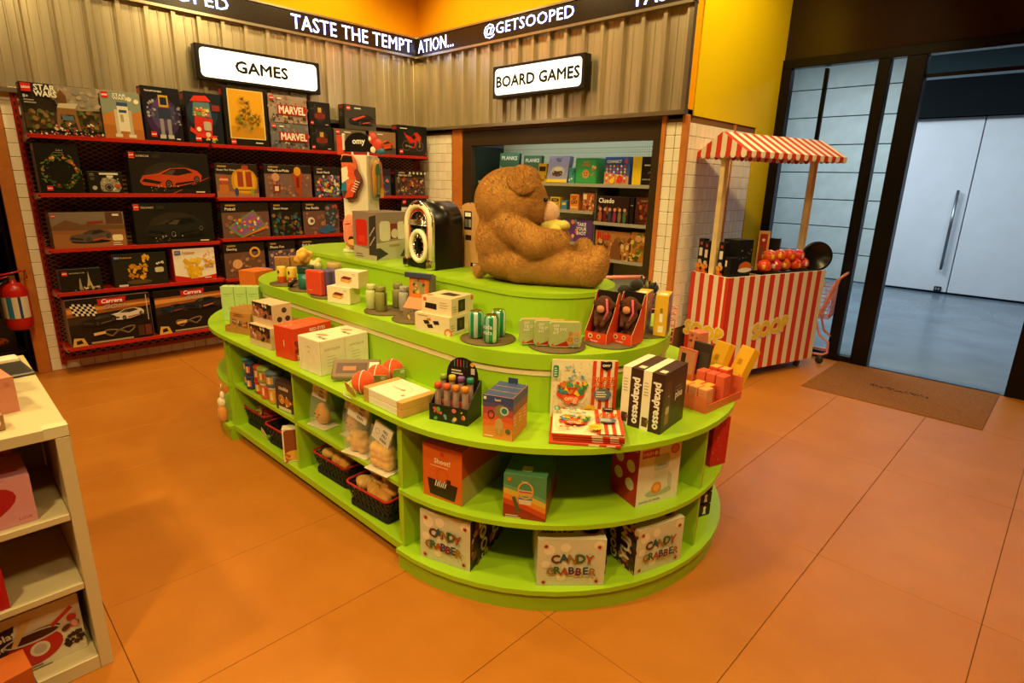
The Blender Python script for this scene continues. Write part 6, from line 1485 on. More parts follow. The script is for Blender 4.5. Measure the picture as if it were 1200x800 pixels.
# --- flat pack, orange charms with cords, tags
pk = MB('#8a7258'); pk.box(-0.11, -0.055, 0, 0.11, 0.055, 0.022, None, 0.006); pk.box(-0.09, -0.03, 0.022, 0.05, 0.03, 0.0226, '#6a5448'); pk.box(-0.06, -0.015, 0.0226, 0.0, 0.01, 0.023, '#b07a5a'); pk.box(0.06, -0.025, 0.022, 0.105, 0.03, 0.026, '#efe6d0')
o = pk.build('film_pack', mat('filmpack', 0.25, coat=0.4), None, (-2.318, 1.335, Z1_ + 0.040), math.radians(50)); o.rotation_euler.x = 0.62
tag(o, 'taupe film-wrapped flat pack with white tag by the cream cartons', 'package')
for i, (x, y, z, lab) in enumerate(((-2.135, 1.258, 0.051, 'orange round charm with kraft tag and white cord'), (-2.170, 1.356, 0.051, 'orange round charm between two others, cord around it'), (-2.195, 1.452, 0.051, 'orange round charm with clear tag by the green riser'))):
    mb = MB('#e0521e'); mb.ell((0, 0, 0), (0.052, 0.050, 0.050), None, 22, 14); o = mb.build('round_charm', 'fabric', None, (x, y, Z1_ + z), 0.3 * i); tag(o, lab, 'charm', 'orange round charms on the island')
    cd_ = MB('#f0e4cc'); cd_.tube([(0.0535 * math.cos(t_) * math.cos(2.25 - 0.3 * i), 0.052 * math.cos(t_) * math.sin(2.25 - 0.3 * i), 0.0515 * math.sin(t_)) for t_ in [2 * PI * k / 24 for k in range(24)]], 0.0022, 5, None, True)
    if i == 0: cd_.tube([(0.0, -0.058, 0.02), (-0.03, -0.075, -0.01), (-0.02, -0.085, -0.045), (0.03, -0.08, -0.05)], 0.0022, 5)
    cd_.build('cord', 'fabric', o)
    tg = MB('#d8a058' if i == 0 else '#a8b068'); tg.box(-0.03, -0.001, -0.045, 0.03, 0.001, 0.03, None, 0.0005); tg.box(0.004, -0.0016, 0.002, 0.022, -0.001, 0.022, '#f0e8d4')
    t_o = tg.build('tag', 'card', o, (0.01 if i == 0 else 0.05, -0.072 if i == 0 else -0.045, -0.01 if i == 0 else 0.0)); t_o.rotation_euler = (0.5, 0.35 if i == 0 else 0, 0.6 if i else 0.2)
# --- wooden edged white boxes
for i in range(2):
    r = math.radians(1.5)
    ob = empty('wooden_box', (-1.922, 1.303, Z1_ + 0.033 * i), r); tag(ob, ['white and wood gift box, lower of two', 'white and wood gift box with drawn logo, upper of two'][i], 'gift box', 'white wooden gift boxes')
    mb = MB('#ece0c4'); mb.box(-0.100, -0.088, 0, 0.100, 0.088, 0.032, None, 0.002); mb.build('box', 'card', ob)
    for s in (-1, 1):
        mb = MB('#c8964a'); mb.box(s * 0.118 - 0.017, -0.090, 0.0, s * 0.118 + 0.017, 0.090, 0.0324, None, 0.002); mb.build('wood_end', 'wood', ob)
    if i:
        a = Art(0.2, 0.176); a.ring(0.45, 0.5, 0.42, 0.3, 0.012, '#c8b898'); a.text('present', 0.42, 0.5, 0.09, '#8a6a4a', 0.4, 0.0, 0.3); a.circ(0.62, 0.52, 0.05, '#d8894a'); a.circ(0.85, 0.3, 0.05, '#d8895a'); a.put(Matrix(((1, 0, 0, -0.10), (0, 1, 0, -0.088), (0, 0, 1, 0.032), (0, 0, 0, 1))), 'lid_print', ob)
# --- test-tube display
pd = empty('tube_display', (-1.655, 1.385, Z1_), math.radians(22)); tag(pd, 'black counter display of clear tubes with domed header', 'display box')
mb = MB('#1c1610'); mb.box(-0.085, -0.062, 0, 0.085, 0.062, 0.006); mb.box(-0.085, -0.062, 0.006, 0.085, -0.058, 0.068); mb.box(-0.085, 0.056, 0.006, 0.085, 0.062, 0.15)
for s in (-1, 1):
    n0 = len(mb.v); mb.box(s * 0.083 - 0.002, -0.058, 0.006, s * 0.083 + 0.002, 0.056, 0.15)
    for i in range(n0, len(mb.v)):
        if mb.v[i][1] < 0 and mb.v[i][2] > 0.1: mb.v[i] = (mb.v[i][0], mb.v[i][1], 0.068)
bx_ = mb.build('tray', 'card', pd)
a = Art(0.17, 0.068); a.specks(16, 0.12, 0.15, 0.9, 0.85, 0.13, ['#d85a6a', '#4a9a4a', '#e0a83a', '#c84a3a', '#6a8ab0'], 3); a.put(Matrix(((1, 0, 0, -0.085), (0, 0, -1, -0.062), (0, 1, 0, 0), (0, 0, 0, 1))), 'front_print', bx_)
mb = MB('#1c1610'); k = 14; pts = [(0.07 * math.cos(PI * i / k), 0.16 + 0.075 * math.sin(PI * i / k)) for i in range(k + 1)] + [(-0.07, 0.14), (0.07, 0.14)]
mb.v = [(x, 0.057, z) for x, z in pts] + [(x, 0.061, z) for x, z in pts]; K_ = len(pts); mb.face(range(K_)); mb.face(list(range(K_, 2 * K_))[::-1])
for i in range(K_): mb.face((i, (i + 1) % K_, K_ + (i + 1) % K_, K_ + i))
h_ = mb.build('header', 'card', pd)
a = Art(0.14, 0.1); [a.line(0.25 + 0.1 * q, 0.55, 0.25 + 0.1 * q, 0.85, 0.035, ['#4a8a8a', '#c84a3a', '#d83a2a', '#6a6a8a', '#3a6a5a'][q]) for q in range(5)]; a.circ(0.82, 0.7, 0.09, '#d89a3a'); a.rect(0.78, 0.3, 0.9, 0.55, '#c8b8a8'); a.lines_of_text(0.15, 0.38, 0.6, 2, 0.12, 0.06, '#d8ccb8'); a.put(Matrix(((1, 0, 0, -0.07), (0, 0, -1, 0.057), (0, 1, 0, 0.14), (0, 0, 0, 1))), 'header_print', h_)
TC = ['#d8482a', '#d85a2a', '#e0782a', '#e08a2a', '#8aa83a', '#d8b02a', '#7a4a8a', '#2a7a6a']
for i in range(8):
    x, y = -0.060 + 0.040 * (i % 4), -0.035 + 0.045 * (i // 4); zz = 0.007 + 0.022 * (i // 4)
    px_, py_ = -1.655 + x * math.cos(math.radians(22)) - y * math.sin(math.radians(22)), 1.385 + x * math.sin(math.radians(22)) + y * math.cos(math.radians(22))
    ob = empty('sweet_tube', (px_, py_, Z1_ + zz)); tag(ob, 'clear sweet tube with %s cap in the black display, %s row' % (['red', 'red-orange', 'orange', 'amber', 'olive', 'yellow', 'purple', 'teal'][i], ['front', 'rear'][i // 4]), 'sweet tube', 'sweet tubes in the black display')
    mb = MB('#f0d8c8'); mb.lathe([(0.006, 0), (0.0125, 0.006), (0.0125, 0.118), (0.0125, 0.12)], 0, 0, 12); mb.build('tube', mat('tubeglass', 0.08, alpha=0.28), ob)
    mb = MB(TC[i]); mb.lathe([(0.0, 0.121), (0.0145, 0.121), (0.0145, 0.140), (0.012, 0.143), (0, 0.143)], 0, 0, 12); mb.build('cap', 'plastic', ob)
    mb = MB('#d8382a'); mb.lathe([(0.0, 0.008), (0.010, 0.008), (0.0105, 0.034), (0, 0.036)], 0, 0, 10); mb.lathe([(0.0, 0.036), (0.004, 0.05), (0.004, 0.11), (0, 0.112)], 0, 0, 8, '#a86a4a'); mb.build('filling', 'plastic', ob)
# --- sunset-coloured cartons
def sunset(a):
    a.rect(0, 0, 1, 1, '#e08a3a'); [a.poly([(0, v0), (0.5, v0 + 0.03), (1, v0 - 0.02), (1, 1), (0, 1)], c) for v0, c in ((0.28, '#e0702e'), (0.42, '#d85a34'), (0.56, '#b04a4a'), (0.72, '#5a4a70'), (0.82, '#3c4a78'))]
    a.circ(0.60, 0.66, 0.15, '#8a7a4a'); a.circ(0.72, 0.68, 0.10, '#c8d8b0'); a.circ(0.72, 0.68, 0.07, '#3a7a6a'); a.ell(0.55, 0.32, 0.10, 0.18, '#c8a05a'); a.rect(0.45, 0.10, 0.52, 0.26, '#b8904a'); a.rect(0.58, 0.10, 0.65, 0.26, '#b8904a'); a.ring(0.28, 0.56, 0.08, 0.10, 0.02, '#2a2420'); a.text('lumi', 0.5, 0.92, 0.06, '#f0e8d8', 0.3, 0.03); a.circ(0.85, 0.22, 0.06, '#5a6a3a'); a.lines_of_text(0.06, 0.06, 0.5, 1, 0.1, 0.02, '#fff0d8'); a.rect(0.03, 0.90, 0.12, 0.97, '#e8e0d0')
def sunside(a): a.rect(0, 0, 1, 1, '#d8783a'); a.rect(0, 0.6, 1, 1, '#8a4a50'); a.rect(0, 0.8, 1, 1, '#3c4a78'); a.lines_of_text(0.2, 0.5, 0.8, 3, 0.08, 0.02, '#f0d0a0')
r = math.radians(24)
for i in range(3):
    nb('sunset_carton', ['sunset-striped carton with round-headed figure, front of the row', 'sunset-striped carton in the middle of the row', 'sunset-striped carton with hang tab at the back of the row'][i], 'carton', (-1.342 - 0.0535 * i * math.sin(r), 1.392 + 0.0535 * i * math.cos(r)), 24, 0.118, 0.053, 0.168, Z1_, '#d8783a', {'top': '#3c4a78'}, 'sunset cartons on the island', sunset, sunside, lambda a: a.line(0.1, 0.6, 0.9, 0.6, 0.05, '#4a5a88'))
mb = MB('#34406a'); mb.box(-0.02, -0.001, 0, 0.02, 0.001, 0.022, None, 0.0005)
tb_ = [q for q in bpy.data.objects if q.name.startswith('sunset_carton')][-1]; mb.build('hang_tab', 'card', tb_, (0, 0.02, 0.168))
# --- colouring poster packs: one standing, a stack lying
def market(a):
    a.rect(0, 0, 1, 1, '#efdfb4'); R = random.Random(2)
    for i in range(60): a.line(R.uniform(0.03, 0.6), R.uniform(0.05, 0.95), R.uniform(0.03, 0.6), R.uniform(0.05, 0.95), 0.002, '#d8c498') if i % 3 == 0 else a.circ(R.uniform(0.03, 0.6), R.uniform(0.05, 0.95), 0.012, '#d8c090', 7)
    for i in range(7): a.rect(0.62 + 0.0545 * i, 0, 0.62 + 0.0545 * (i + 1), 1, '#d8401e' if i % 2 == 0 else '#f2dfb8')
    a.ell(0.30, 0.42, 0.24, 0.12, '#d83a1e'); a.specks(46, 0.12, 0.42, 0.52, 0.62, 0.05, ['#d8301e', '#4a9a3a', '#e8c02a', '#e0782a', '#2a7a4a', '#3a8ab0'], 5, True); a.poly([(0.16, 0.42), (0.44, 0.38), (0.42, 0.26), (0.2, 0.28)], '#e0561e'); a.text('omo', 0.31, 0.34, 0.08, '#f4e4c0', 0.2); a.specks(8, 0.05, 0.12, 0.55, 0.3, 0.05, ['#e0682a', '#f0a878', '#efdfb4'], 7, True); a.specks(10, 0.2, 0.7, 0.5, 0.9, 0.04, ['#5a9ab0', '#8ab8c0', '#efdfb4'], 8)
    a.poly([(0.74, 1.0), (0.90, 1.0), (0.90, 0.90), (0.82, 0.84), (0.74, 0.90)], '#17120e'); a.text('OMY', 0.82, 0.935, 0.05, '#f4efe0', 0.12, 0.05)
    a.text('SUPER', 0.80, 0.69, 0.10, '#f2c52e', 0.34, 0.06, 0.15); a.text('SUPER', 0.80, 0.69, 0.10, '#d83a1a', 0.34, 0.03, 0.15); a.text('MARKET', 0.80, 0.59, 0.08, '#f2c52e', 0.34, 0.06, 0.15); a.text('MARKET', 0.80, 0.59, 0.08, '#d83a1a', 0.34, 0.03, 0.15)
    a.ell(0.78, 0.44, 0.15, 0.10, '#5a6a80', 20); a.lines_of_text(0.68, 0.48, 0.88, 3, 0.04, 0.018, '#e8dcc0')
    a.P([(0.60 * a.w + a.h * (0.13 if i % 2 else 0.10) * math.cos(PI * i / 14), 0.14 * a.h + a.h * (0.13 if i % 2 else 0.10) * math.sin(PI * i / 14)) for i in range(28)], '#f0c22a'); a.lines_of_text(0.52, 0.17, 0.68, 3, 0.035, 0.015, '#a87a1a'); a.rrect(0.015, 0.72, 0.10, 0.93, 0.03, '#2f8a66'); a.lines_of_text(0.03, 0.88, 0.085, 4, 0.04, 0.016, '#e0ecd8')
r = math.radians(40)
o = carton('poster_pack', 'colouring poster pack standing upright against the green riser', 'poster pack', (-1.318, 1.772, Z1_ + 0.0005), math.radians(45), 0.262, 0.012, 0.242, '#d8b888', None, 'colouring poster packs', 0.002); 
a = Art(0.262, 0.242); market(a); a.on('front', 0.262, 0.012, 0.242, 'front_print', o)
for i in range(4):
    o = carton('poster_pack', ['colouring poster pack at the bottom of the lying stack', 'colouring poster pack second in the lying stack', 'colouring poster pack third in the lying stack', 'colouring poster pack on top of the lying stack'][i], 'poster pack', (-1.213 + 0.003 * i, 1.652 + 0.004 * ((i * 3) % 4), Z1_ + 0.0115 * i), r + 0.015 * ((i * 2) % 3 - 1), 0.262, 0.235, 0.011, '#d8401e', {'left': '#efdfb4'}, 'colouring poster packs', 0.002)
    if i == 3:
        a = Art(0.262, 0.235); market(a); a.on('top', 0.262, 0.235, 0.011, 'top_print', o)
    q = Art(0.262, 0.011); q.rect(0.55, 0.2, 0.7, 0.8, '#f2dfb8'); q.rect(0.8, 0.2, 0.92, 0.8, '#f2dfb8'); q.on('front', 0.262, 0.235, 0.011, 'spine_print', o)
# --- coffee maker cartons
def px_front(a): a.rect(0, 0, 0.40, 1, '#efe2c4'); a.rect(0.40, 0, 1, 1, '#3c2218'); a.text('pixapresso', 0.72, 0.46, 0.20 * a.w / a.h * 2.2, '#f2e8d8', None, 0.05, 0, -PI / 2); a.rect(0.08, 0.06, 0.36, 0.22, '#5a3a28'); a.circ(0.36, 0.16, 0.03, '#8a6a4a'); a.lines_of_text(0.08, 0.8, 0.34, 5, 0.05, 0.012, '#a8987a')
def px_side(a): a.rect(0, 0, 1, 1, '#3e241a'); a.rrect(0.10, 0.08, 0.34, 0.86, 0.05, '#5a3c2e'); a.rrect(0.14, 0.12, 0.30, 0.42, 0.04, '#a86a3c'); a.rrect(0.15, 0.30, 0.29, 0.42, 0.02, '#d8b888'); a.lines_of_text(0.48, 0.68, 0.9, 2, 0.06, 0.025, '#7a6a5a'); a.text('pixa', 0.68, 0.53, 0.15, '#f2e8d8', 0.44, 0.05); a.lines_of_text(0.48, 0.38, 0.9, 2, 0.06, 0.02, '#5a4a40'); a.line(0.2, 0.6, 0.24, 0.6, 0.02, '#e0d0b0')
r = math.radians(6)
for i in range(2):
    nb('coffee_carton', ['brown and cream coffee maker carton beside the orange tray', 'brown and cream coffee maker carton beside the poster packs'][i], 'carton', (-1.005 - 0.087 * i * math.cos(r), 1.852 - 0.087 * i * math.sin(r)), 6, 0.086, 0.215, 0.240, Z1_, '#3c2218', None, 'coffee maker cartons on the island', px_front, px_side if i == 0 else None, lambda a: (a.rect(0, 0, 0.4, 1, '#efe2c4'), a.rect(0.6, 0.1, 0.9, 0.25, '#e8d8b0')))
# --- orange tray of small cartons with yellow cartons behind
tx, ty, tr_ = -1.048, 2.335, math.radians(-4)
mb = MB('#d8683e'); mb.box(-0.075, -0.15, 0, 0.075, 0.15, 0.005); mb.box(-0.075, -0.15, 0.005, 0.075, -0.146, 0.065); mb.box(-0.075, 0.146, 0.005, 0.075, 0.15, 0.10); mb.box(-0.075, -0.146, 0.005, -0.071, 0.146, 0.045); mb.box(0.071, -0.146, 0.005, 0.075, 0.146, 0.035)
tag(mb.build('counter_tray', 'card', None, (tx, ty, Z1_), tr_), 'orange cardboard counter tray of small snack cartons', 'tray')
k_ = 0
for row in range(4):
    for cidx in range(3 if row % 2 == 0 else 2):
        x, y = -0.048 + 0.047 * cidx + (0.02 if row % 2 else 0), -0.115 + 0.068 * row
        X_, Y_ = tx + x * math.cos(tr_) - y * math.sin(tr_), ty + x * math.sin(tr_) + y * math.cos(tr_)
        c = ('#e08a5a', '#d8582a', '#d85a38', '#d84a24')[row]
        o = carton('snack_box', 'small %s snack carton packed in the orange tray' % ('salmon', 'orange', 'red-orange', 'red')[row], 'snack box', (X_, Y_, Z1_ + 0.0055), tr_, 0.042, 0.055, (0.095, 0.088, 0.125, 0.135)[row], c, {'top': '#e0a83a' if row != 2 else '#d8582a'}, 'small cartons in the orange tray')
        q = Art(0.042, 0.09); q.lines_of_text(0.15, 0.8, 0.9, 5, 0.14, 0.03, shade(c, 0.6)); q.on('front', 0.042, 0.055, 0.09, 'front_print', o); k_ += 1
for i, (x, y, rz_, tl) in enumerate(((-1.16, 2.60, -0.35, 0.35), (-1.06, 2.61, -0.45, 0.45))):
    o = carton('yellow_pack', ['yellow carton leaning beside the island end', 'yellow carton leaning outermost behind the orange tray'][i], 'carton', (x, y, Z1_ + 0.012), rz_, 0.085, 0.045, 0.19, '#e0a41e', None, 'yellow leaning cartons'); o.rotation_euler = (-tl, 0.0, rz_)
    q = Art(0.085, 0.19); q.rect(0.3, 0.5, 0.6, 0.65, '#b87a14'); q.specks(5, 0.1, 0.1, 0.9, 0.4, 0.04, ['#d8582a', '#a88a1a'], 3); q.on('front', 0.085, 0.045, 0.19, 'front_print', o)
for i in range(2):
    o = carton('picture_card', ['pink picture card leaning on the green riser', 'dark picture card with slanted top by the riser'][i], 'card', (-1.245 + 0.055 * i, 2.47 + 0.03 * i, Z1_ + 0.002), math.radians(-8), 0.10, 0.014, 0.17 + 0.035 * i, ['#d86a4a', '#3a2a22'][i], None, 'picture cards by the riser'); o.rotation_euler.x = -0.12
    q = Art(0.10, 0.17); q.rect(0.05, 0.3, 0.95, 0.95, ['#e08a6a', '#4a3a34'][i]); q.rect(0.2, 0.4, 0.45, 0.85, '#3a2a22'); q.rect(0.05, 0.05, 0.95, 0.28, '#d8582a'); q.on('front', 0.10, 0.014, 0.17, 'front_print', o)
o = carton('pattern_tin', 'small pink patterned carton peeking out behind the tray', 'carton', (-1.285, 2.66, Z1_), -0.3, 0.07, 0.07, 0.22, '#d8785a'); q = Art(0.07, 0.22); q.specks(8, 0.1, 0.5, 0.9, 0.95, 0.03, ['#4a2a24', '#a83a2a'], 4); q.on('front', 0.07, 0.07, 0.22, 'front_print', o)

# ================================================================== second tier
DS = [(-1.765, 1.660), (-1.495, 1.805), (-1.385, 2.03), (-1.395, 2.29), (-2.50, 1.638), (-2.262, 1.645), (-3.04, 1.618), (-3.31, 1.612), (-3.545, 1.600)]
DL = ['under the soda cans', 'under the green kit tins', 'under the boxed monkeys', 'under the yellow cartons', 'under the bottles', 'under the arcade pack', 'under the red and purple books', 'under the popcorn tubs', 'under the yellow cans']
dme = MB('#6c5834'); dme.lathe([(0.118, 0), (0.122, 0.002), (0.122, 0.005), (0, 0.0052)], 0, 0, 32); dme = dme.mesh('display_disc', 'matte')
for (x, y), l in zip(DS, DL): tag(link('display_disc', dme, None, (x, y, Z2_)), 'flat grey brown display disc ' + l, 'disc', 'display discs on the second tier')
ZD = Z2_ + 0.006
# soda cans
for i, (x, y, lab) in enumerate(((-1.800, 1.622, 'green striped soda can facing the long side'), (-1.700, 1.618, 'green striped soda can with white lettering in front'), (-1.755, 1.712, 'green striped soda can at the back of three'))):
    ob = empty('soda_can', (x, y, ZD), 0.5 * i); tag(ob, lab, 'soda can', 'green soda cans')
    mb = MB('#2f9058'); n_ = 24; mb.lathe([(0.024, 0), (0.0325, 0.008), (0.0325, 0.105), (0.027, 0.115), (0.026, 0.1165)], 0, 0, n_, '#2f9058')
    for f in range(len(mb.f)):
        if f < 4 * n_ and (f % n_) % 4 < 2: mb.c[f] = hx('#9cc8c0' if (f % n_) % 8 < 4 else '#d8e0c8')
    mb.build('can_body', mat('canpaint', 0.25, 0.3), ob)
    mb = MB('#d8cdb0'); mb.lathe([(0.026, 0.115), (0.027, 0.119), (0.022, 0.117), (0, 0.1165)], 0, 0, n_); mb.build('lid', 'chrome', ob)
    if i == 1:
        tx_ = MB()
        vs, fs, x0, y0, tw, th_ = glyphs('soda'); 
        for ln in range(2):
            b0 = len(tx_.v)
            for (px_, py_) in vs:
                an = math.radians(-112) + ((px_ - x0) / tw) * 1.5 - 0.75 + 0.55; tx_.v.append((0.033 * math.cos(an), 0.033 * math.sin(an), 0.040 + 0.024 * ln + (py_ - y0) / th_ * 0.018))
            for f in fs: tx_.face([b0 + q for q in f], '#f0f0e4')
        tx_.build('lettering', 'print', ob, None, -0.5)
# tie dye tins
def tie(a):
    a.rrect(0, 0, 1, 1, 0.1, '#a8b070'); a.poly([(0.12, 0.04), (0.62, 0.30), (0.62, 0.04)], '#a82818'); a.poly([(0.55, 0.30), (0.97, 0.75), (0.97, 0.30)], '#d8a42a'); [a.text(t_, 0.12, 0.86 - 0.14 * q, 0.10, '#f0ead0', 0.6, 0.03, anchor='l') for q, t_ in enumerate(('DIY', 'TIE DYE', 'KIT'))]
    for u, c, s in ((0.66, '#c88a3a', '#b87a4a'), (0.86, '#a8a084', '#c89464')): a.ell(u, 0.30, 0.14, 0.20, c); a.circ(u, 0.58, 0.075, s, 10); a.rect(u - 0.06, 0.02, u + 0.06, 0.14, '#8a8a7a'); a.ring(u, 0.32, 0.08, 0.08, 0.02, '#8a5a1e', 12)
    a.circ(0.10, 0.10, 0.05, '#d84a3a')
for i in range(3):
    r = math.radians(46 + 3 * i); x, y = -1.452 - 0.052 * i, 1.785 - 0.030 * i + 0.0
    x, y = -1.450 - 0.058 * i, 1.800 - 0.040 * i + 0.012 * i
    o = carton('kit_tin', ['green tie dye kit tin in front with two printed people', 'green tie dye kit tin, second of three', 'green tie dye kit tin at the back of three'][i], 'tin', (x, y, ZD), r, 0.135, 0.034, 0.112, '#a8b070', {'top': '#d8562e', 'right': '#c8903a'}, 'tie dye kit tins', 0.012, 'plastic')
    a = Art(0.129, 0.106); tie(a); a.put(Matrix(((1, 0, 0, -0.0645), (0, 0, -1, -0.017), (0, 1, 0, 0.003), (0, 0, 0, 1))), 'front_print', o)
# brown and white chocolate cartons
def choco(a): a.rect(0, 0, 1, 1, '#e4cfa4'); [a.poly([(u, v), (u + 0.16, v + 0.05), (u + 0.2, v - 0.15), (u + 0.05, v - 0.2)], '#2a1a14') for u, v in ((0.24, 0.62), (0.34, 0.42), (0.52, 0.66))]; a.poly([(0.34, 0.75), (0.46, 0.8), (0.48, 0.68), (0.38, 0.62)], '#c8702a'); a.circ(0.96, 0.12, 0.26, '#d86a2a'); a.circ(0.96, 0.12, 0.16, '#e8c89a'); a.lines_of_text(0.1, 0.88, 0.5, 1, 0.1, 0.03, '#7a5a3a')
def choco2(a): a.rect(0, 0, 1, 1, '#e4cfa4'); a.rect(0.30, 0.15, 0.62, 0.85, '#241812'); a.ell(0.46, 0.5, 0.1, 0.2, '#5a3a28'); a.circ(0.95, 0.8, 0.15, '#d86a2a'); a.lines_of_text(0.05, 0.5, 0.25, 3, 0.14, 0.03, '#8a6a4a')
nb('gadget_carton', 'beige carton with black pieces, lower of the pair', 'carton', (-1.905, 1.560), 12, 0.20, 0.175, 0.082, Z2_, '#e4cfa4', None, 'beige gadget cartons', choco, choco2)
nb('gadget_carton', 'beige carton with dark picture, upper of the pair', 'carton', (-1.915, 1.580), 14, 0.165, 0.165, 0.078, Z2_ + 0.0825, '#e4cfa4', {'top': '#dcc496'}, 'beige gadget cartons', lambda a: (a.rect(0, 0, 1, 1, '#e4cfa4'), a.poly([(0.1, 0.3), (0.5, 0.25), (0.5, 0.6), (0.12, 0.62)], '#241812'), a.circ(0.1, 0.8, 0.12, '#d8602a'), a.lines_of_text(0.6, 0.7, 0.95, 3, 0.14, 0.025, '#8a6a4a')), choco2, lambda a: (a.poly([(0.3, 0.4), (0.8, 0.35), (0.85, 0.65), (0.35, 0.75)], '#3a2a1e'), a.circ(0.15, 0.15, 0.1, '#d8602a')))
# mini arcade pack
ar = empty('arcade_pack', (-2.262, 1.665, ZD), math.radians(22)); tag(ar, 'orange and grey shaped pack like a mini arcade cabinet', 'toy pack')
prof = [(-0.065, 0), (0.065, 0), (0.065, 0.20), (0.03, 0.215), (0.0, 0.205), (-0.01, 0.10), (-0.065, 0.055)]
mb = MB('#c07a3a'); k = len(prof)
mb.v = [(-0.055, y, z) for y, z in prof] + [(0.055, y, z) for y, z in prof]; mb.face(range(k), '#7a6a5a'); mb.face(list(range(k, 2 * k))[::-1], '#7a6a5a')
for i in range(k): mb.face((i, k + i, k + (i + 1) % k, (i + 1) % k), '#c8742e' if i in (4, 5) else '#8a7458')
mb.build('shaped_carton', 'card', ar)
a = Art(0.11, 0.055); a.specks(16, 0.05, 0.1, 0.95, 0.9, 0.12, ['#4a4640', '#d87a2a', '#e8c070', '#6a6a70'], 3, True); a.put(Matrix(((1, 0, 0, -0.055), (0, 0, -1, -0.065), (0, 1, 0, 0), (0, 0, 0, 1))), 'front_print', ar)
a = Art(0.09, 0.10); a.rect(0, 0, 1, 1, '#d8782a'); a.rect(0.15, 0.2, 0.85, 0.9, '#8a8a5a'); a.specks(18, 0.15, 0.2, 0.85, 0.9, 0.09, ['#a88a4a', '#4a4a3a', '#e0a03a', '#c85a2a'], 4); M_ = Matrix.Translation((0, -0.012, 0.10)) @ Matrix.Rotation(math.radians(-5.5), 4, 'X') @ Matrix(((1, 0, 0, -0.045), (0, 0, -1, 0), (0, 1, 0, 0), (0, 0, 0, 1))); a.put(M_, 'screen_print', ar)
mb = MB('#3a4258'); mb.box(-0.075, -0.016, 0.195, 0.075, -0.008, 0.222, None, 0.003); mb.build('marquee', 'card', ar)
# bottles
for i, (x, y, c, lab) in enumerate(((-2.578, 1.592, '#c8cc84', 'pale green drink bottle of the four'), (-2.500, 1.598, '#8f8c40', 'olive green drink bottle of the four'), (-2.520, 1.715, '#8a8450', 'dark olive drink bottle behind the others'), (-2.425, 1.690, '#b0a898', 'grey drink bottle of the four'))):
    ob = empty('drink_bottle', (x, y, ZD)); tag(ob, lab, 'bottle', 'drink bottles on the second tier')
    mb = MB(c); mb.lathe([(0.026, 0), (0.030, 0.004), (0.030, 0.085), (0.027, 0.096), (0.018, 0.102), (0, 0.102)], 0, 0, 20); mb.build('bottle_body', 'matte', ob)
    mb = MB(shade(c, 0.92)); mb.lathe([(0.0, 0.1025), (0.024, 0.1025), (0.025, 0.106), (0.025, 0.124), (0.022, 0.128), (0, 0.128)], 0, 0, 20); mb.build('cap', 'plastic', ob)
    mb = MB('#2a2420'); mb.tube([(0.026, 0, 0.108), (0.036, 0.0, 0.10), (0.037, 0.0, 0.045), (0.031, 0, 0.03)], 0.0025, 5); mb.build('strap', 'fabric', ob)
# white toaster cartons
def toast(a): a.rect(0, 0, 1, 1, '#ece0bc'); a.poly([(0.22, 0.32), (0.6, 0.26), (0.72, 0.42), (0.72, 0.58), (0.62, 0.48), (0.24, 0.52)], '#e0a04a'); a.poly([(0.24, 0.52), (0.62, 0.48), (0.74, 0.62), (0.38, 0.68)], '#7a2a2a'); a.lines_of_text(0.72, 0.84, 0.92, 2, 0.08, 0.02, '#a88a5a'); a.text('toast', 0.5, 0.38, 0.08, '#f4e8c8')
nb('toaster_carton', 'cream carton showing an orange box, lower of the pair', 'carton', (-2.742, 1.560), 20, 0.155, 0.085, 0.090, Z2_ + 0.001, '#ece0bc', {'right': '#d8c480'}, 'cream toaster cartons', toast)
nb('toaster_carton', 'cream carton showing an orange box, upper of the pair', 'carton', (-2.700, 1.590), 20, 0.155, 0.085, 0.088, Z2_ + 0.0915, '#ece0bc', {'right': '#d8c480'}, 'cream toaster cartons', toast)
# red and purple book boxes
r = math.radians(14)
for i in range(4):
    nb('book_box', ['red book-shaped box in front of the purple ones', 'purple book-shaped box behind the red one', 'purple book-shaped box, third of four', 'purple book-shaped box at the end of four'][i], 'book box', (-3.020 - 0.0385 * i * math.sin(r) + 0.024 * i, 1.538 + 0.0385 * i * math.cos(r)), 14, 0.125, 0.036, 0.142, ZD, '#d8482a' if i == 0 else '#5c4a72', {'top': '#6a5a80' if i else '#d8582e'}, 'book boxes on the second tier', (lambda a: a.lines_of_text(0.15, 0.2, 0.6, 1, 0.1, 0.02, '#f0b090')) if i == 0 else None, None, None, 0.006)
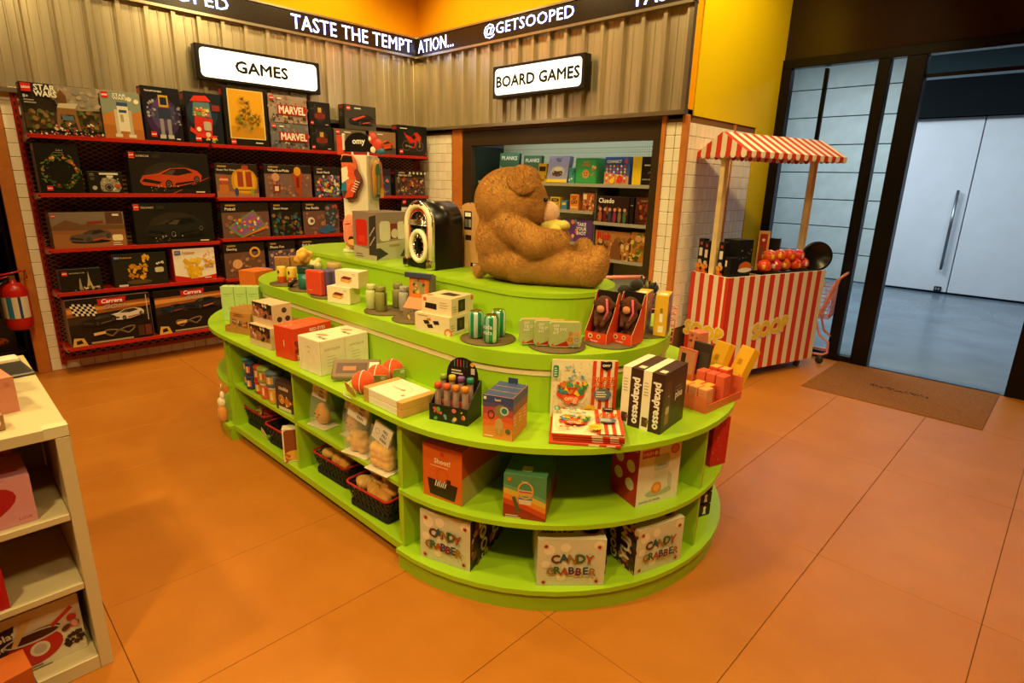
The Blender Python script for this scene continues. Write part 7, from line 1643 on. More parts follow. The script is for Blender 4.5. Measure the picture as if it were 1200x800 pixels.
# yellow cans, tubs, trinkets
for i, (x, y) in enumerate(((-3.590, 1.570), (-3.520, 1.605), (-3.465, 1.655))):
    mb = MB('#e8bc3a'); mb.lathe([(0.026, 0), (0.028, 0.003), (0.028, 0.040), (0.028, 0.098), (0.026, 0.101), (0, 0.101)], 0, 0, 18, None, ['#d8582a', '#d8582a', '#ecc24a', '#f0d890', '#f0d890'])
    o = mb.build('snack_can', 'plastic', None, (x, y, ZD)); tag(o, ['yellow and red snack can at the outer end', 'yellow and red snack can in the middle', 'yellow and red snack can beside the teal tub'][i], 'snack can', 'yellow snack cans')
    q = MB('#2a1a14'); q.ell((0.012, -0.026, 0.07), (0.008, 0.004, 0.012), None, 8, 5); q.build('logo_print', 'print', o)
for i, (x, y, c, lid, hh, lab) in enumerate(((-3.300, 1.592, '#2f7468', '#24423c', 0.135, 'teal popcorn tub with dark lid'), (-3.225, 1.745, '#5a2a5e', '#c8a468', 0.15, 'purple popcorn tub with tan lid'))):
    ob = empty('popcorn_tub', (x, y, ZD)); tag(ob, lab, 'tub', 'popcorn tubs')
    mb = MB(c); mb.lathe([(0.040, 0), (0.046, 0.003), (0.048, hh * 0.72), (0, hh * 0.72)], 0, 0, 22); mb.build('tub_body', 'plastic', ob)
    mb = MB(lid); mb.lathe([(0.0, hh * 0.72), (0.050, hh * 0.72), (0.050, hh), (0.047, hh + 0.003), (0, hh + 0.003)], 0, 0, 22); mb.build('lid', 'plastic', ob)
R_ = random.Random(9)
for i, (x, y, c, zb, lab) in enumerate(((-3.300, 1.592, '#e8b24a', 0.139, 'golden popcorn cluster plush on the teal tub'), (-3.42, 1.72, '#e0cf8a', 0.0, 'pale cream popcorn cluster plush behind the cans'))):
    sh = [((R_.uniform(-0.04, 0.04), R_.uniform(-0.035, 0.035), 0.03 + R_.uniform(0, 0.06 if i == 0 else 0.11)), (0.022, 0.022, 0.022), None) for _ in range(22)] + [((0, 0, 0.035), (0.03, 0.03, 0.034), None)] + ([((0, 0, 0.08), (0.025, 0.025, 0.05), None)] if i else [])
    o = union_mesh('popcorn_plush', sh, 0.006, mat('popcorn%d' % i, 0.9, color=c, noise=0.1, nscale=40), None, 2); o.location = (x, y, ZD + zb); tag(o, lab, 'plush toy', 'popcorn plush toys')
for i in range(7):
    x, y = -3.405 + 0.02 * R_.uniform(-1.5, 1.5), 1.548 + 0.016 * R_.uniform(-1.2, 1.4)
    mb = MB('#2a2018'); mb.ell((0, 0, 0), (0.017, 0.013, 0.012), ['#2a2018', '#4a3a2a', '#1c1612'][i % 3], 10, 6); mb.ell((0.008, -0.008, 0.006), (0.006, 0.005, 0.005), '#d8ccb4', 6, 4)
    o = mb.build('small_trinket', 'plastic', None, (x, y, ZD + 0.012 + 0.014 * (i // 3)), i * 0.9); tag(o, 'tiny dark brown trinket heaped beside the teal tub', 'trinket', 'dark trinkets by the teal tub')
# boxed monkeys
for i, (x, y, rz_) in enumerate(((-1.415, 2.005, 8), (-1.330, 2.075, 4))):
    rz_ = math.radians(rz_)
    ob = empty('boxed_monkey_stand', (x, y, ZD), rz_); tag(ob, ['red open box of a brown monkey beside the kit tins', 'red open box of a brown monkey beside the yellow cartons'][i], 'toy box', 'red boxes of monkeys')
    prof = [(-0.05, 0), (0.05, 0), (0.05, 0.205), (0.04, 0.215), (0.03, 0.21), (0.022, 0.13), (-0.05, 0.045)]
    for s in (-1, 1):
        mb = MB(); xs = s * 0.052; k = len(prof); p2 = [(-0.05, 0), (0.05, 0), (0.05, 0.21), (0.036, 0.205), (0.0, 0.115), (-0.05, 0.045)]; k = len(p2)
        mb.v = [(xs - 0.001, yy, zz) for yy, zz in p2] + [(xs + 0.001, yy, zz) for yy, zz in p2]; mb.face(range(k), '#d8401e'); mb.face(list(range(k, 2 * k))[::-1], '#d8401e')
        for q in range(k): mb.face((q, k + q, k + (q + 1) % k, (q + 1) % k), '#e0a878')
        mb.build('side_wing', 'card', ob)
    mb = MB('#d8401e'); mb.box(-0.051, -0.05, 0.0, 0.051, 0.048, 0.003); mb.box(-0.051, -0.051, 0.0, 0.051, -0.049, 0.045); mb.build('front_tray', 'card', ob)
    mb = MB('#1c1410'); mb.box(-0.051, 0.046, 0.0, 0.051, 0.05, 0.212); mb.build('back_card', 'card', ob)
    a = Art(0.10, 0.045); a.circ(0.25, 0.62, 0.26, '#e8b078', 12); a.circ(0.65, 0.66, 0.22, '#e0a068', 12); a.circ(0.25, 0.6, 0.12, '#6a3a1c', 8); a.circ(0.65, 0.64, 0.1, '#6a3a1c', 8); a.text('Monkeys', 0.45, 0.16, 0.2, '#f4e4d0', 0.7, 0.02, 0.2); a.put(Matrix(((1, 0, 0, -0.05), (0, 0, -1, -0.051), (0, 1, 0, 0), (0, 0, 0, 1))), 'front_print', ob)
    mk_ = empty('monkey_plush', (x - 0.005 * math.sin(rz_), y + 0.005, ZD + 0.0035), rz_); mk_.scale = (1.2, 1.0, 1.2); tag(mk_, ['dark brown monkey plush in the red box beside the kit tins', 'dark brown monkey plush in the red box beside yellow cartons'][i], 'plush toy', 'boxed monkeys')
    sh = [((0, 0.012, 0.055), (0.030, 0.026, 0.055), None), ((0, 0.008, 0.125), (0.035, 0.030, 0.036), None), ((-0.034, 0.01, 0.13), (0.012, 0.008, 0.013), None), ((0.034, 0.01, 0.13), (0.012, 0.008, 0.013), None)]
    sh += cap((-0.026, 0.0, 0.095), (-0.012, -0.03, 0.06), 0.012, 0.010, 4) + cap((0.026, 0.0, 0.095), (0.012, -0.03, 0.06), 0.012, 0.010, 4) + cap((-0.016, 0, 0.02), (-0.022, -0.032, 0.014), 0.014, 0.012, 4) + cap((0.016, 0, 0.02), (0.022, -0.032, 0.014), 0.014, 0.012, 4)
    union_mesh('body', sh, 0.0045, mat('monkeyfur', 0.95, color='#5a3018', noise=0.25, nscale=90, bump=0.8, bscale=260), mk_, 2)
    mb = MB('#d8506a'); mb.tube([(0.02, -0.022, 0.155), (0.03, -0.030, 0.11), (0.02, -0.034, 0.08)], 0.004, 6); mb.build('pink_ribbon', 'fabric', mk_)
    mb = MB('#c8825a'); mb.ell((0.0, -0.024, 0.115), (0.016, 0.010, 0.014), None, 10, 6); mb.build('muzzle', 'fabric', mk_)
# yellow cartons
for i, (x, y, dg) in enumerate(((-1.255, 2.275, 22), (-1.345, 2.245, 20))):
    nb('yellow_carton', ['tall yellow carton with barcode at the second tier edge', 'tall yellow and pink carton behind the boxed monkeys'][i], 'carton', (x, y), dg, 0.058, 0.125, 0.188, ZD, '#e0ac2a', None, 'tall yellow cartons', lambda a: (a.rect(0.35, 0.1, 0.75, 0.26, '#f0e4c0'), a.rect(0.4, 0.35, 0.65, 0.55, '#f4ecd0'), [a.line(0.42, 0.58 + 0.02 * q, 0.62, 0.58 + 0.02 * q, 0.008, '#3a2a1a') for q in range(6)]), lambda a: (a.rect(0, 0, 1, 1, '#a86a72'), a.ell(0.5, 0.3, 0.2, 0.25, '#3a2a2a'), a.specks(10, 0.1, 0.5, 0.9, 0.95, 0.04, ['#e0c0a0', '#c83a4a', '#3a2a2a'], 3)), lambda a: a.rect(0.2, 0.1, 0.8, 0.5, '#f0e8d0'))

# ================================================================== round end shelves
def dots_bg(a, seed=2):
    a.rect(0, 0, 1, 1, '#cfc9a4'); R = random.Random(seed)
    for i in range(11): a.circ(R.uniform(0.1, 0.9), R.uniform(0.08, 0.92), R.uniform(0.06, 0.13), '#e8d9b4', 16)
    for u, v in ((0.12, 0.86), (0.90, 0.84), (0.10, 0.08), (0.88, 0.1)): a.circ(u, v, 0.05, '#d8885a', 12); a.circ(u, v, 0.028, '#5a2a1c', 10)
LC = ['#7a2a2a', '#2a5a6a', '#a8781c', '#3a6a34', '#b84a24', '#4a3a6a']
def letters(a, t, u0, u1, v, s, seed=0):
    n_ = len(t)
    for i, ch in enumerate(t):
        u = u0 + (u1 - u0) * (i + 0.5) / n_
        a.text(ch, u, v + (0.012 if i % 2 else -0.008), s, '#2a1a14', None, 0.06, 0, 0.06 * (1 if i % 2 else -1)); a.text(ch, u, v + (0.012 if i % 2 else -0.008), s, LC[(i + seed) % 6], None, 0.02, 0, 0.06 * (1 if i % 2 else -1))
def candy_front(a): dots_bg(a); letters(a, 'CANDY', 0.20, 0.82, 0.60, 0.17); letters(a, 'GRABBER', 0.14, 0.86, 0.36, 0.15, 2)
def candy_side(a): a.rect(0, 0, 1, 1, '#3a221a'); a.specks(46, 0.0, 0.0, 1, 1, 0.09, ['#7a3a24', '#c8864a', '#5a2a1c', '#d8b47a', '#8a2a2a', '#3a4a3a'], 5); a.text('GOODS', 0.34, 0.52, 0.24, '#e8dcc0', 0.9, 0.05, 0, PI / 2 + 0.15); a.text('YUM', 0.72, 0.55, 0.26, '#e8dcc0', 0.8, 0.05, 0, PI / 2)
def candy_top(a): a.rect(0, 0, 1, 1, '#d8c9a4'); a.ell(0.80, 0.35, 0.20, 0.26, '#d8885a'); a.ell(0.80, 0.35, 0.16, 0.20, '#17110d'); a.text('CANDY', 0.30, 0.25, 0.20, '#4a2a1c', 0.5, 0.04, 0, PI)
ZB, ZM = 0.0985, 0.3755
G_ = 'candy dispenser cartons on the bottom shelf'
nb('candy_machine_carton', 'dotted candy dispenser carton nearest the straight side', 'carton', (-1.490, 1.322), 20, 0.235, 0.30, 0.222, ZB, '#cfc9a4', None, G_, candy_front, candy_side, candy_top)
nb('candy_machine_carton', 'dotted candy dispenser carton between the two others', 'carton', (-1.070, 1.650), 47, 0.265, 0.24, 0.205, ZB, '#cfc9a4', None, G_, candy_front, candy_side, candy_top)
rr_ = math.radians(72)
o = carton('candy_machine_carton', 'dotted candy dispenser carton nearest the end divider', 'carton', (-1.083, 1.935, ZB), rr_, 0.245, 0.215, 0.205, '#cfc9a4', None, G_); a = Art(0.245, 0.205); candy_front(a); a.on('front', 0.245, 0.215, 0.205, 'front_print', o); a = Art(0.215, 0.205); candy_side(a); a.on('left', 0.245, 0.215, 0.205, 'side_print', o); a = Art(0.245, 0.215); candy_top(a); a.on('top', 0.245, 0.215, 0.205, 'top_print', o)
def shoot(a): a.rect(0, 0, 1, 1, '#d8641e'); a.circ(0.5, 0.86, 0.045, '#c83a28'); a.text('Shoot!', 0.5, 0.72, 0.09, '#f4dcc0', 0.45, 0.04); a.lines_of_text(0.2, 0.62, 0.85, 1, 0.1, 0.015, '#f0c090'); a.poly([(0.18, 0.06), (0.82, 0.04), (0.90, 0.34), (0.12, 0.36)], '#2a1c14'); a.rect(0.60, 0.32, 0.72, 0.42, '#2a1c14'); [a.line(0.32 + 0.05 * q, 0.24, 0.36 + 0.05 * q, 0.36 - 0.02 * (q % 2), 0.02, '#e8e0d0') for q in range(6)]; a.ring(0.5, 0.46, 0.12, 0.14, 0.008, '#c8541a')
def shoot_s(a): a.rect(0, 0, 1, 1, '#c85a1e'); a.poly([(0, 0), (1, 0), (1, 0.75), (0, 0.35)], '#c8b06a'); [a.line(q / 6, 0, q / 6, 1, 0.008, '#a84a18') for q in range(1, 6)]; a.lines_of_text(0.1, 0.8, 0.3, 2, 0.06, 0.02, '#f0c090')
r = math.radians(15)
for i in range(5):
    nb('game_carton', ['orange carton with dark bucket picture at the front of its row', 'orange carton second in its row', 'orange carton third in its row', 'orange carton fourth in its row', 'orange carton at the back of its row'][i], 'carton', (-1.537 - 0.0585 * i * math.sin(r), 1.318 + 0.0585 * i * math.cos(r)), 15, 0.19, 0.058, 0.232, ZM, '#d8641e', None, 'orange cartons in a row', shoot if i == 0 else None, lambda a: (a.rect(0, 0, 1, 1, '#c85a1e'), a.rect(0, 0, 1, 0.5, '#c8b06a')))
def lunch(a):
    a.rect(0, 0, 1, 1, '#4f8a5a'); [a.poly([(0, v0 + 0.1), (0.5, v0), (1, v0 - 0.16), (1, 0), (0, 0)], c) for v0, c in ((0.66, '#6aa06a'), (0.58, '#d8b43a'), (0.46, '#e0882a'), (0.34, '#c8481e'), (0.22, '#9a2a1a'))]
    a.poly([(0.34, 0.66), (0.70, 0.66), (0.66, 0.34), (0.38, 0.34)], '#d8c8a0'); [a.rect(0.36, 0.60 - 0.05 * q, 0.68, 0.64 - 0.05 * q, ['#c8482a', '#d8a03a', '#6a9a5a', '#4a7a9a'][q % 4]) for q in range(4)]; a.ring(0.52, 0.66, 0.17, 0.20, 0.035, '#d8a23a'); a.poly([(0.2, 0.48), (0.28, 0.5), (0.42, 0.16), (0.34, 0.12)], '#4a5a34'); a.text('lumi', 0.5, 0.86, 0.05, '#f0ecd8', 0.3); a.lines_of_text(0.06, 0.06, 0.5, 2, 0.04, 0.015, '#f0e0c0'); a.rect(0.1, 0.84, 0.18, 0.92, '#e0702a')
for i in range(2):
    rr2 = math.radians(32)
    nb('speaker_carton', ['green carton with rainbow stripes and yellow handle', 'green carton behind the rainbow striped one'][i], 'carton', (-1.240 - 0.152 * i * math.sin(rr2), 1.478 + 0.152 * i * math.cos(rr2)), 32, 0.165, 0.15, 0.185, ZM, '#4f8a5a', None, 'green striped cartons', lunch if i == 0 else None, lambda a: (a.rect(0, 0, 1, 1, '#3a6a44'), a.poly([(0, 0.5), (1, 0.4), (1, 0), (0, 0)], '#a8481e'), a.lines_of_text(0.2, 0.7, 0.8, 2, 0.1, 0.02, '#a8c0a0')), lambda a: a.rrect(0.38, 0.2, 0.62, 0.5, 0.05, '#cfe0c0'))
rr_ = math.radians(72)
o = carton('ice_maker_carton', 'white and red carton showing a mint kitchen appliance', 'carton', (-1.105, 1.945, ZM), rr_, 0.215, 0.165, 0.262, '#e8dcc0', {'left': '#b82a28', 'top': '#a82826'})
a = Art(0.215, 0.262); a.rect(0, 0, 1, 1, '#e4dcc0'); a.rect(0.06, 0.80, 0.46, 0.93, '#c8281c'); a.text('DASH', 0.20, 0.865, 0.07, '#f8f0e0', 0.22, 0.04); a.circ(0.38, 0.865, 0.035, '#f0e0d0'); a.circ(0.84, 0.86, 0.085, '#c83a24'); a.circ(0.84, 0.86, 0.06, '#d8805a'); a.ell(0.52, 0.18, 0.26, 0.06, '#a8b890'); a.rrect(0.40, 0.20, 0.68, 0.56, 0.05, '#d0d8b8'); a.rrect(0.36, 0.56, 0.72, 0.80, 0.05, '#b8c8a4'); a.rect(0.44, 0.62, 0.66, 0.66, '#8aa08a'); a.circ(0.46, 0.26, 0.10, '#e0862a'); a.circ(0.46, 0.26, 0.06, '#f0a848'); a.poly([(0.72, 0.5), (0.82, 0.42), (0.82, 0.2), (0.74, 0.24)], '#b8c8a4'); a.text('SHAVED ICE MAKER', 0.32, 0.06, 0.035, '#3a3226', 0.5); a.on('front', 0.215, 0.165, 0.262, 'front_print', o)
a = Art(0.165, 0.262); a.rect(0, 0, 1, 1, '#b82a28'); a.text('QUICK AND EASY', 0.6, 0.90, 0.05, '#f4e0d0', 0.7); [a.circ(u, v, 0.10, '#e8d8c0', 16) or a.circ(u, v, 0.06, ['#5a6a4a', '#8aa08a', '#4a3a34', '#a85a2a'][q], 12) for q, (u, v) in enumerate(((0.28, 0.68), (0.72, 0.62), (0.28, 0.40), (0.72, 0.32)))]; a.on('left', 0.215, 0.165, 0.262, 'side_print', o)
# end bay beyond the divider
nb('red_box', 'tall red speckled carton on the far side shelf of the round end', 'carton', (-0.985, 2.46), 72, 0.10, 0.12, 0.235, ZM, '#c8201e', None, None, lambda a: a.specks(20, 0.05, 0.05, 0.95, 0.95, 0.02, ['#e05a4a', '#8a1414'], 4))
for i in range(3):
    o = nb('ghost_carton', ['black carton with white figure on the floor shelf, lowest', 'black carton with white figure, middle of its stack', 'black carton with white figure, topmost of its stack'][i], 'carton', (-1.02 - 0.004 * i, 2.44 + 0.01 * i), 70, 0.07, 0.10, 0.058, ZB + 0.0585 * i, '#15110f', None, 'black figure cartons', lambda a: (a.rect(0, 0, 1, 1, '#15110f'), a.poly([(0.35, 0.15), (0.65, 0.15), (0.58, 0.6), (0.42, 0.6)], '#e8e0d0'), a.circ(0.5, 0.7, 0.16, '#e8e0d0', 10)))

# ================================================================== straight side shelves
def basket(loc, rz, label, wd=0.27, dp=0.19, h=0.105):
    ob = empty('woven_basket', loc, rz); tag(ob, label, 'basket', 'dark woven baskets with red rims')
    def ringpts(w_, d_, z): 
        p_ = []
        for cx, cy, a0 in ((w_ / 2 - 0.02, d_ / 2 - 0.02, 0), (-w_ / 2 + 0.02, d_ / 2 - 0.02, 90), (-w_ / 2 + 0.02, -d_ / 2 + 0.02, 180), (w_ / 2 - 0.02, -d_ / 2 + 0.02, 270)):
            for k in range(4): a_ = math.radians(a0 + 30 * k); p_.append((cx + 0.02 * math.cos(a_), cy + 0.02 * math.sin(a_), z))
        return p_
    rows = 8; mb = MB('#1c2414')
    for k in range(rows):
        f = 0.80 + 0.20 * (k + 0.5) / rows; z = 0.006 + h * k / rows
        p_ = ringpts(wd * f, dp * f, z); ds_ = []
        for q in range(len(p_)):
            A, B = Vector(p_[q]), Vector(p_[(q + 1) % len(p_)]); n_ = max(1, int((B - A).length / 0.016))
            ds_ += [A + (B - A) * t_ / n_ for t_ in range(n_)]
        for q in range(len(ds_)):
            A, B = ds_[q], ds_[(q + 1) % len(ds_)]; out = Vector((B.y - A.y, A.x - B.x, 0)).normalized() * (0.0035 if (q + k) % 2 else -0.002)
            n0 = len(mb.v); z1 = h / rows * 0.96
            mb.v += [tuple(A + out), tuple(B + out), tuple(B + out + Vector((0, 0, z1))), tuple(A + out + Vector((0, 0, z1)))]
            mb.face((n0, n0 + 1, n0 + 2, n0 + 3), '#26301a' if (q + k) % 2 else ('#5a241a' if k % 2 else '#1a1c12'))
    w_o = mb.build('woven_wall', 'matte', ob); w_o['kind'] = 'stuff'
    mb = MB('#15140e'); mb.prism([(p[0], p[1]) for p in ringpts(wd * 0.80, dp * 0.80, 0)], 0, 0.006); mb.build('base', 'matte', ob)
    mb = MB('#15140e'); mb.prism([(p[0] * 0.985, p[1] * 0.985) for p in ringpts(wd * 0.93, dp * 0.93, 0)], 0.0062, 0.03); mb.build('lining', 'matte', ob)
    rim = ringpts(wd * 1.0, dp * 1.0, h + 0.006)
    rim = [(x, y, z + 0.014 * (abs(x) / (wd / 2)) ** 3) for x, y, z in rim]
    mb = MB('#b82a1c'); mb.tube(rim, 0.006, 6, None, True); mb.build('red_rim', 'matte', ob)
    return ob
BK = [((-2.535, 1.365, ZB), 0.06, 'woven basket of ridged breads beside the shelf divider'), ((-2.135, 1.335, ZB), 0.10, 'woven basket of ridged breads nearest the round end'), ((-3.415, 1.345, ZB), 0.05, 'woven basket of bright fluffy toys'), ((-3.06, 1.330, ZB), 0.08, 'woven basket holding a blue plush, tag on its rim')]
for l_, r_z, lab in BK: basket(l_, r_z, lab, 0.31 if l_[0] > -2.8 else 0.29)
def bread(mb_loc, sc, rot, kind, label, col):
    mb = MB(col); n_ = 9
    if kind == 'ridge':       # crescent roll with ridges
        pts, rad = [], []
        for i in range(19):
            t_ = i / 18; a_ = (t_ - 0.5) * 1.6
            pts.append((0.055 * math.sin(a_) * 1.1, -0.03 * math.cos(a_) + 0.03, 0)); rad.append((0.012 + 0.022 * math.sin(PI * t_)) * (1.0 if i % 3 else 0.86))
        mb.tube(pts, rad, 10, col)
        for f in range(len(mb.c)):
            if (f // 10) % 3 == 0: mb.c[f] = shade(col, 0.72)
    else:
        mb.ell((0, 0, 0), (0.055, 0.034, 0.030), col, 16, 9)
        for f in range(len(mb.c)):
            if f // 16 < 3: mb.c[f] = shade(col, 0.7)
    mb.xform(Matrix.Scale(sc, 4))
    o = mb.build('squishy_bread', 'matte', None, mb_loc); o.rotation_euler = rot; tag(o, label, 'bread toy', 'bread-shaped squishy toys in baskets')
    return o
R_ = random.Random(21)
for b in range(2):
    cx, cy, cz = BK[b][0]
    for i in range(8):
        x = cx + (-0.082 + 0.082 * (i % 3)) + R_.uniform(-0.01, 0.01); y = cy + (-0.036 + 0.036 * ((i // 3) % 3)) + R_.uniform(-0.006, 0.006); z = cz + 0.096 + (0.036 if i >= 5 else 0.0) + R_.uniform(0, 0.015)
        kd = 'ridge' if (i + b) % 3 else 'oval'
        bread((x, y, z), 1.0 if kd == 'oval' else 1.1, (R_.uniform(-0.4, 0.4), R_.uniform(-0.2, 0.2), R_.uniform(-0.5, 0.5)), kd, ('ridged tan roll toy heaped in the basket ' if kd == 'ridge' else 'smooth golden loaf toy heaped in the basket ') + ('beside the divider' if b == 0 else 'nearest the round end'), ['#ecb860', '#e0a448', '#d8963c', '#f0c878'][i % 4])
# bright fluffy toys and blue plush
for i, (dx, dy, c, lab) in enumerate(((-0.06, -0.02, '#d8b82a', 'yellow spiky fluffy ball in the woven basket'), (0.02, 0.03, '#6a2a5a', 'purple spiky fluffy ball in the woven basket'), (0.06, -0.02, '#d8582a', 'orange spiky fluffy ball in the woven basket'), (-0.02, 0.05, '#c82a3a', 'red spiky fluffy ball in the woven basket'))):
    mb = MB(c); mb.ell((0, 0, 0), (0.026, 0.026, 0.026), None, 12, 8); R2_ = random.Random(i)
    for q in range(90):
        d_ = Vector((R2_.gauss(0, 1), R2_.gauss(0, 1), R2_.gauss(0, 1))).normalized(); t_ = d_.orthogonal() * 0.004
        n0 = len(mb.v); mb.v += [tuple(d_ * 0.024 + t_), tuple(d_ * 0.024 - t_), tuple(d_ * 0.050)]; mb.face((n0, n0 + 1, n0 + 2), shade(c, R2_.uniform(0.8, 1.3)))
    tag(mb.build('fluffy_ball', 'fabric', None, (-3.415 + dx, 1.345 + dy, ZB + 0.098)), lab, 'toy ball', 'fluffy balls in a basket')
bp2 = empty('blue_plush', (-3.03, 1.335, ZB + 0.034), 0.3); tag(bp2, 'grey plush animal in a blue shirt lying in a basket', 'plush toy')
union_mesh('body', [((0, 0, 0.06), (0.05, 0.04, 0.05), None), ((0.06, 0, 0.095), (0.036, 0.034, 0.034), None), ((0.075, -0.03, 0.12), (0.014, 0.008, 0.016), None), ((0.075, 0.03, 0.12), (0.014, 0.008, 0.016), None)] + cap((-0.02, -0.03, 0.06), (0.02, -0.07, 0.07), 0.018, 0.016, 4) + cap((-0.04, 0.0, 0.03), (-0.08, -0.03, 0.05), 0.02, 0.018, 4), 0.006, mat('greyfur', 0.95, color='#4a4640', noise=0.2, nscale=70, bump=0.5, bscale=200), bp2, 2)
mb = MB('#3a7a9a'); mb.ell((-0.012, -0.002, 0.064), (0.050, 0.045, 0.052), None, 16, 10); mb.build('blue_shirt', 'fabric', bp2)
tg = MB('#e8d4a8'); tg.box(-0.032, -0.001, -0.022, 0.032, 0.001, 0.022, None, 0.0006); tg.box(-0.02, -0.0016, -0.01, 0.018, -0.001, 0.008, '#a88a5a'); o = tg.build('price_tag', 'card', None, (-3.215, 1.222, ZB + 0.052)); o.rotation_euler = (0.25, 0.6, 0.1); tag(o, 'cream price tag hanging at the basket with blue plush', 'tag')
o = nb('photo_carton', 'brown photo carton with food picture standing at the divider', 'carton', (-2.815, 1.30), 60, 0.13, 0.05, 0.20, ZB, '#e8d8b0', None, None, lambda a: (a.rrect(0.06, 0.05, 0.94, 0.95, 0.08, '#8a4a24'), a.ell(0.5, 0.2, 0.3, 0.15, '#e0a83a'), a.specks(6, 0.1, 0.05, 0.9, 0.25, 0.05, ['#e8c878', '#c8582a'], 3)))
# snack tubs: stacked round cans and cartons on the upper shelf
CN = [(-3.47, 1.270, '#3a8a84', '#d8782a', 0), (-3.395, 1.255, '#34457a', '#d8782a', 0), (-3.285, 1.262, '#c8402a', '#d8a84a', 0), (-3.185, 1.258, '#9ab04a', '#d85a3a', 1), (-3.085, 1.262, '#6a7a8a', '#e0a83a', 1)]
for i, (x, y, c, c2, k) in enumerate(CN):
    for lv in range(2):
        hh = 0.085 if k == 0 else (0.10, 0.085)[lv]; rr = 0.036 if k == 0 else (0.040, 0.050)[lv]
        if k == 1 and lv == 1: c, c2 = CN[i][2], CN[i][3]
        body_c = c if (k == 0 or lv == 1) else '#d8603a' if i == 3 else '#e0a03a'
        ob = empty('snack_tub', (x, y, ZM + lv * ((0.0865 if k == 0 else 0.1015)))); tag(ob, '%s round snack tub, %s of its pair' % (['teal', 'navy blue', 'red', 'green', 'grey'][i], ['lower', 'upper'][lv]), 'snack tub', 'round snack tubs on the shelf')
        mb = MB(body_c); n_ = 20; mb.lathe([(rr * 0.92, 0), (rr, 0.004), (rr, hh * 0.25), (rr, hh * 0.7), (rr, hh * 0.82), (0, hh * 0.82)], 0, 0, n_, body_c)
        for f in range(2 * n_, 3 * n_):
            if f % n_ % 5 in (0, 1, 2): mb.c[f] = hx(c2 if f % n_ % 5 != 1 else '#f0dca8')
        mb.build('tub', 'plastic', ob)
        mb = MB(shade(body_c, 1.15) if lv or k == 0 else '#e8e0c8'); mb.lathe([(0, hh * 0.82), (rr * 1.05, hh * 0.82), (rr * 1.05, hh * 0.97), (rr, hh), (0, hh)], 0, 0, n_); mb.build('lid', 'plastic', ob)
def cookies(a): a.rect(0, 0, 1, 1, '#4a3a34'); a.text('cookie', 0.5, 0.80, 0.14, '#f0e4d0', 0.8, 0.05); a.circ(0.35, 0.4, 0.17, '#d8923a'); a.circ(0.7, 0.35, 0.15, '#c87a2a'); a.rect(0.15, 0.02, 0.9, 0.14, '#e0d0b0'); a.specks(8, 0.15, 0.2, 0.9, 0.55, 0.05, ['#f0dca8', '#7a3a1c'], 3)
nb('cookie_carton', 'brown cookie carton standing at the shelf divider', 'carton', (-2.845, 1.245), 8, 0.155, 0.075, 0.165, ZM, '#4a3a34', None, 'cookie cartons', cookies, cookies)
nb('cookie_carton', 'brown cookie carton behind and above the other', 'carton', (-2.842, 1.335), 8, 0.12, 0.085, 0.235, ZM, '#3a2a24', None, 'cookie cartons', cookies, cookies)
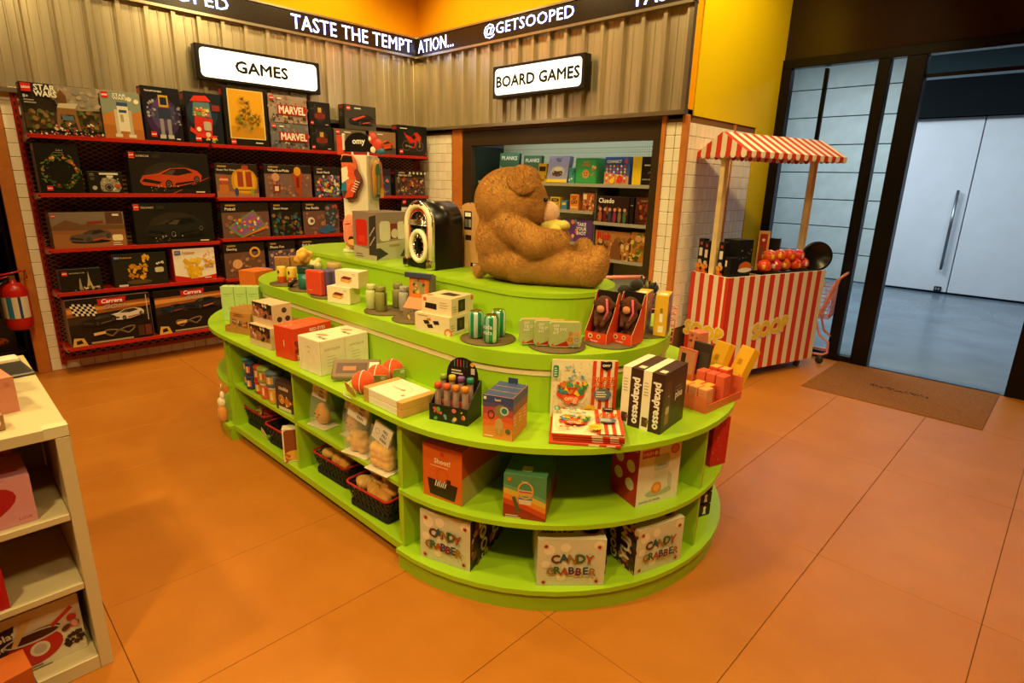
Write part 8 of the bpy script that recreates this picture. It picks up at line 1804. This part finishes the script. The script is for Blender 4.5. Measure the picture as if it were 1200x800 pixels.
# clear bags with bread toys and white header cards
clearb = mat('clearbag', 0.12, alpha=0.16)
BG = [((-2.620, 1.300), 10, 0.15, 0.215, 'duck', 'clear bag of yellow duck-faced bread, header card upright'), ((-2.405, 1.355), 8, 0.12, 0.20, 'duck', 'clear bag of yellow duck-faced bread behind another bag'), ((-2.215, 1.275), 14, 0.165, 0.235, 'bun', 'clear bag of round bun toy with tilted header card'), ((-2.005, 1.262), 8, 0.155, 0.20, 'loaf', 'clear bag of square loaf toy nearest the round end')]
for i, (p, dg, wd, hh, kd, lab) in enumerate(BG):
    r = math.radians(dg); ob = empty('bread_bag', (p[0], p[1], ZM + 0.001), r); tag(ob, lab, 'bagged toy', 'bagged bread toys on the shelf')
    mb = MB('#f4f0e4'); k = 10; prof = []
    for q in range(7):
        t_ = q / 6; dpt = 0.05 * (1 - t_ ** 2.2) + 0.003; wq = wd / 2 * (1 - 0.10 * t_)
        prof.append([(wq * math.copysign(abs(math.cos(2 * PI * j / 16)) ** 0.6, math.cos(2 * PI * j / 16)), dpt * math.copysign(abs(math.sin(2 * PI * j / 16)) ** 0.8, math.sin(2 * PI * j / 16)), hh * t_) for j in range(16)])
    for ring_ in prof: mb.v += ring_
    for q in range(6):
        for j in range(16): mb.face((q * 16 + j, q * 16 + (j + 1) % 16, (q + 1) * 16 + (j + 1) % 16, (q + 1) * 16 + j), None, True)
    mb.build('clear_bag', clearb, ob)
    mb = MB('#efe2c0'); mb.box(-wd * 0.48, -0.046, 0.0, wd * 0.48, 0.046, 0.004, None, 0.001); mb.build('base_card', 'card', ob)
    c = '#e8a820'
    if kd == 'duck':
        sh = [((0, 0, 0.055), (0.050, 0.034, 0.048), None), ((0.0, -0.002, 0.10), (0.026, 0.022, 0.022), None)]
    elif kd == 'bun': sh = [((0, 0, 0.060), (0.062, 0.036, 0.052), None)] + [((0.05 * math.cos(q * 1.05), -0.004, 0.06 + 0.042 * math.sin(q * 1.05)), (0.02, 0.03, 0.018), None) for q in range(6)]
    else: sh = [((dx, 0, 0.012 + dz), (0.03, 0.034, 0.03), None) for dx in (-0.038, 0, 0.038) for dz in (0.025, 0.06, 0.085)]
    bo = union_mesh('bread_toy', sh, 0.006, mat('bread_' + kd, 0.6, color={'duck': '#eaa21c', 'bun': '#e0b040', 'loaf': '#e8b030'}[kd], noise=0.12, nscale=35, bump=0.3, bscale=80), ob, 3)
    if kd == 'duck':
        mb = MB('#2a1c10'); mb.ell((-0.016, -0.0335, 0.070), (0.004, 0.003, 0.005), None, 8, 5); mb.ell((0.016, -0.0335, 0.070), (0.004, 0.003, 0.005), None, 8, 5); mb.ell((0.0, -0.0345, 0.054), (0.009, 0.003, 0.004), '#a84a18', 8, 5); mb.build('face', 'plastic', bo)
    hc = MB('#efe8d4'); hc.box(-wd * 0.36, -0.006, 0, wd * 0.36, 0.006, 0.085, None, 0.001); h_o = hc.build('header_card', 'card', ob, (0, -0.012, hh - 0.065)); h_o.rotation_euler = (-0.12, [0.10, 0, 0.28, 0.32][i], 0)
    a = Art(wd * 0.72, 0.085); a.ring(0.25, 0.5, 0.16, 0.16, 0.02, '#6a5a44', 12); [a.text(t_, 0.66, 0.72 - 0.25 * q, 0.16, '#3a2c20', 0.5, 0.03) for q, t_ in enumerate(('NO', 'MU', 'PAN'))]; a.put(Matrix(((1, 0, 0, -wd * 0.36), (0, 0, -1, -0.006), (0, 1, 0, 0), (0, 0, 0, 1))), 'card_print', h_o)
o = nb('dark_carton', 'small dark carton at the back of the bag shelf', 'carton', (-1.925, 1.50), 0, 0.12, 0.06, 0.17, ZM, '#2a2018')
# bag hanging at the far round end
hb_ = MB('#e8c890'); hb_.ell((0, 0, 0.0), (0.035, 0.025, 0.06), '#e0963a', 12, 8); hb_.ell((0.0, 0, 0.075), (0.03, 0.02, 0.035), '#efe0b8', 12, 8); hb_.ell((0.01, 0, 0.12), (0.016, 0.012, 0.03), '#efe6cc', 10, 6); hb_.tube([(0, 0, 0.14), (0.01, 0.0, 0.20)], 0.003, 5, '#e8dcc0')
tag(hb_.build('hanging_charm', 'fabric', None, (-3.665, 1.152, 0.155), 0.5), 'small orange bagged charm hanging at the island end', 'charm')
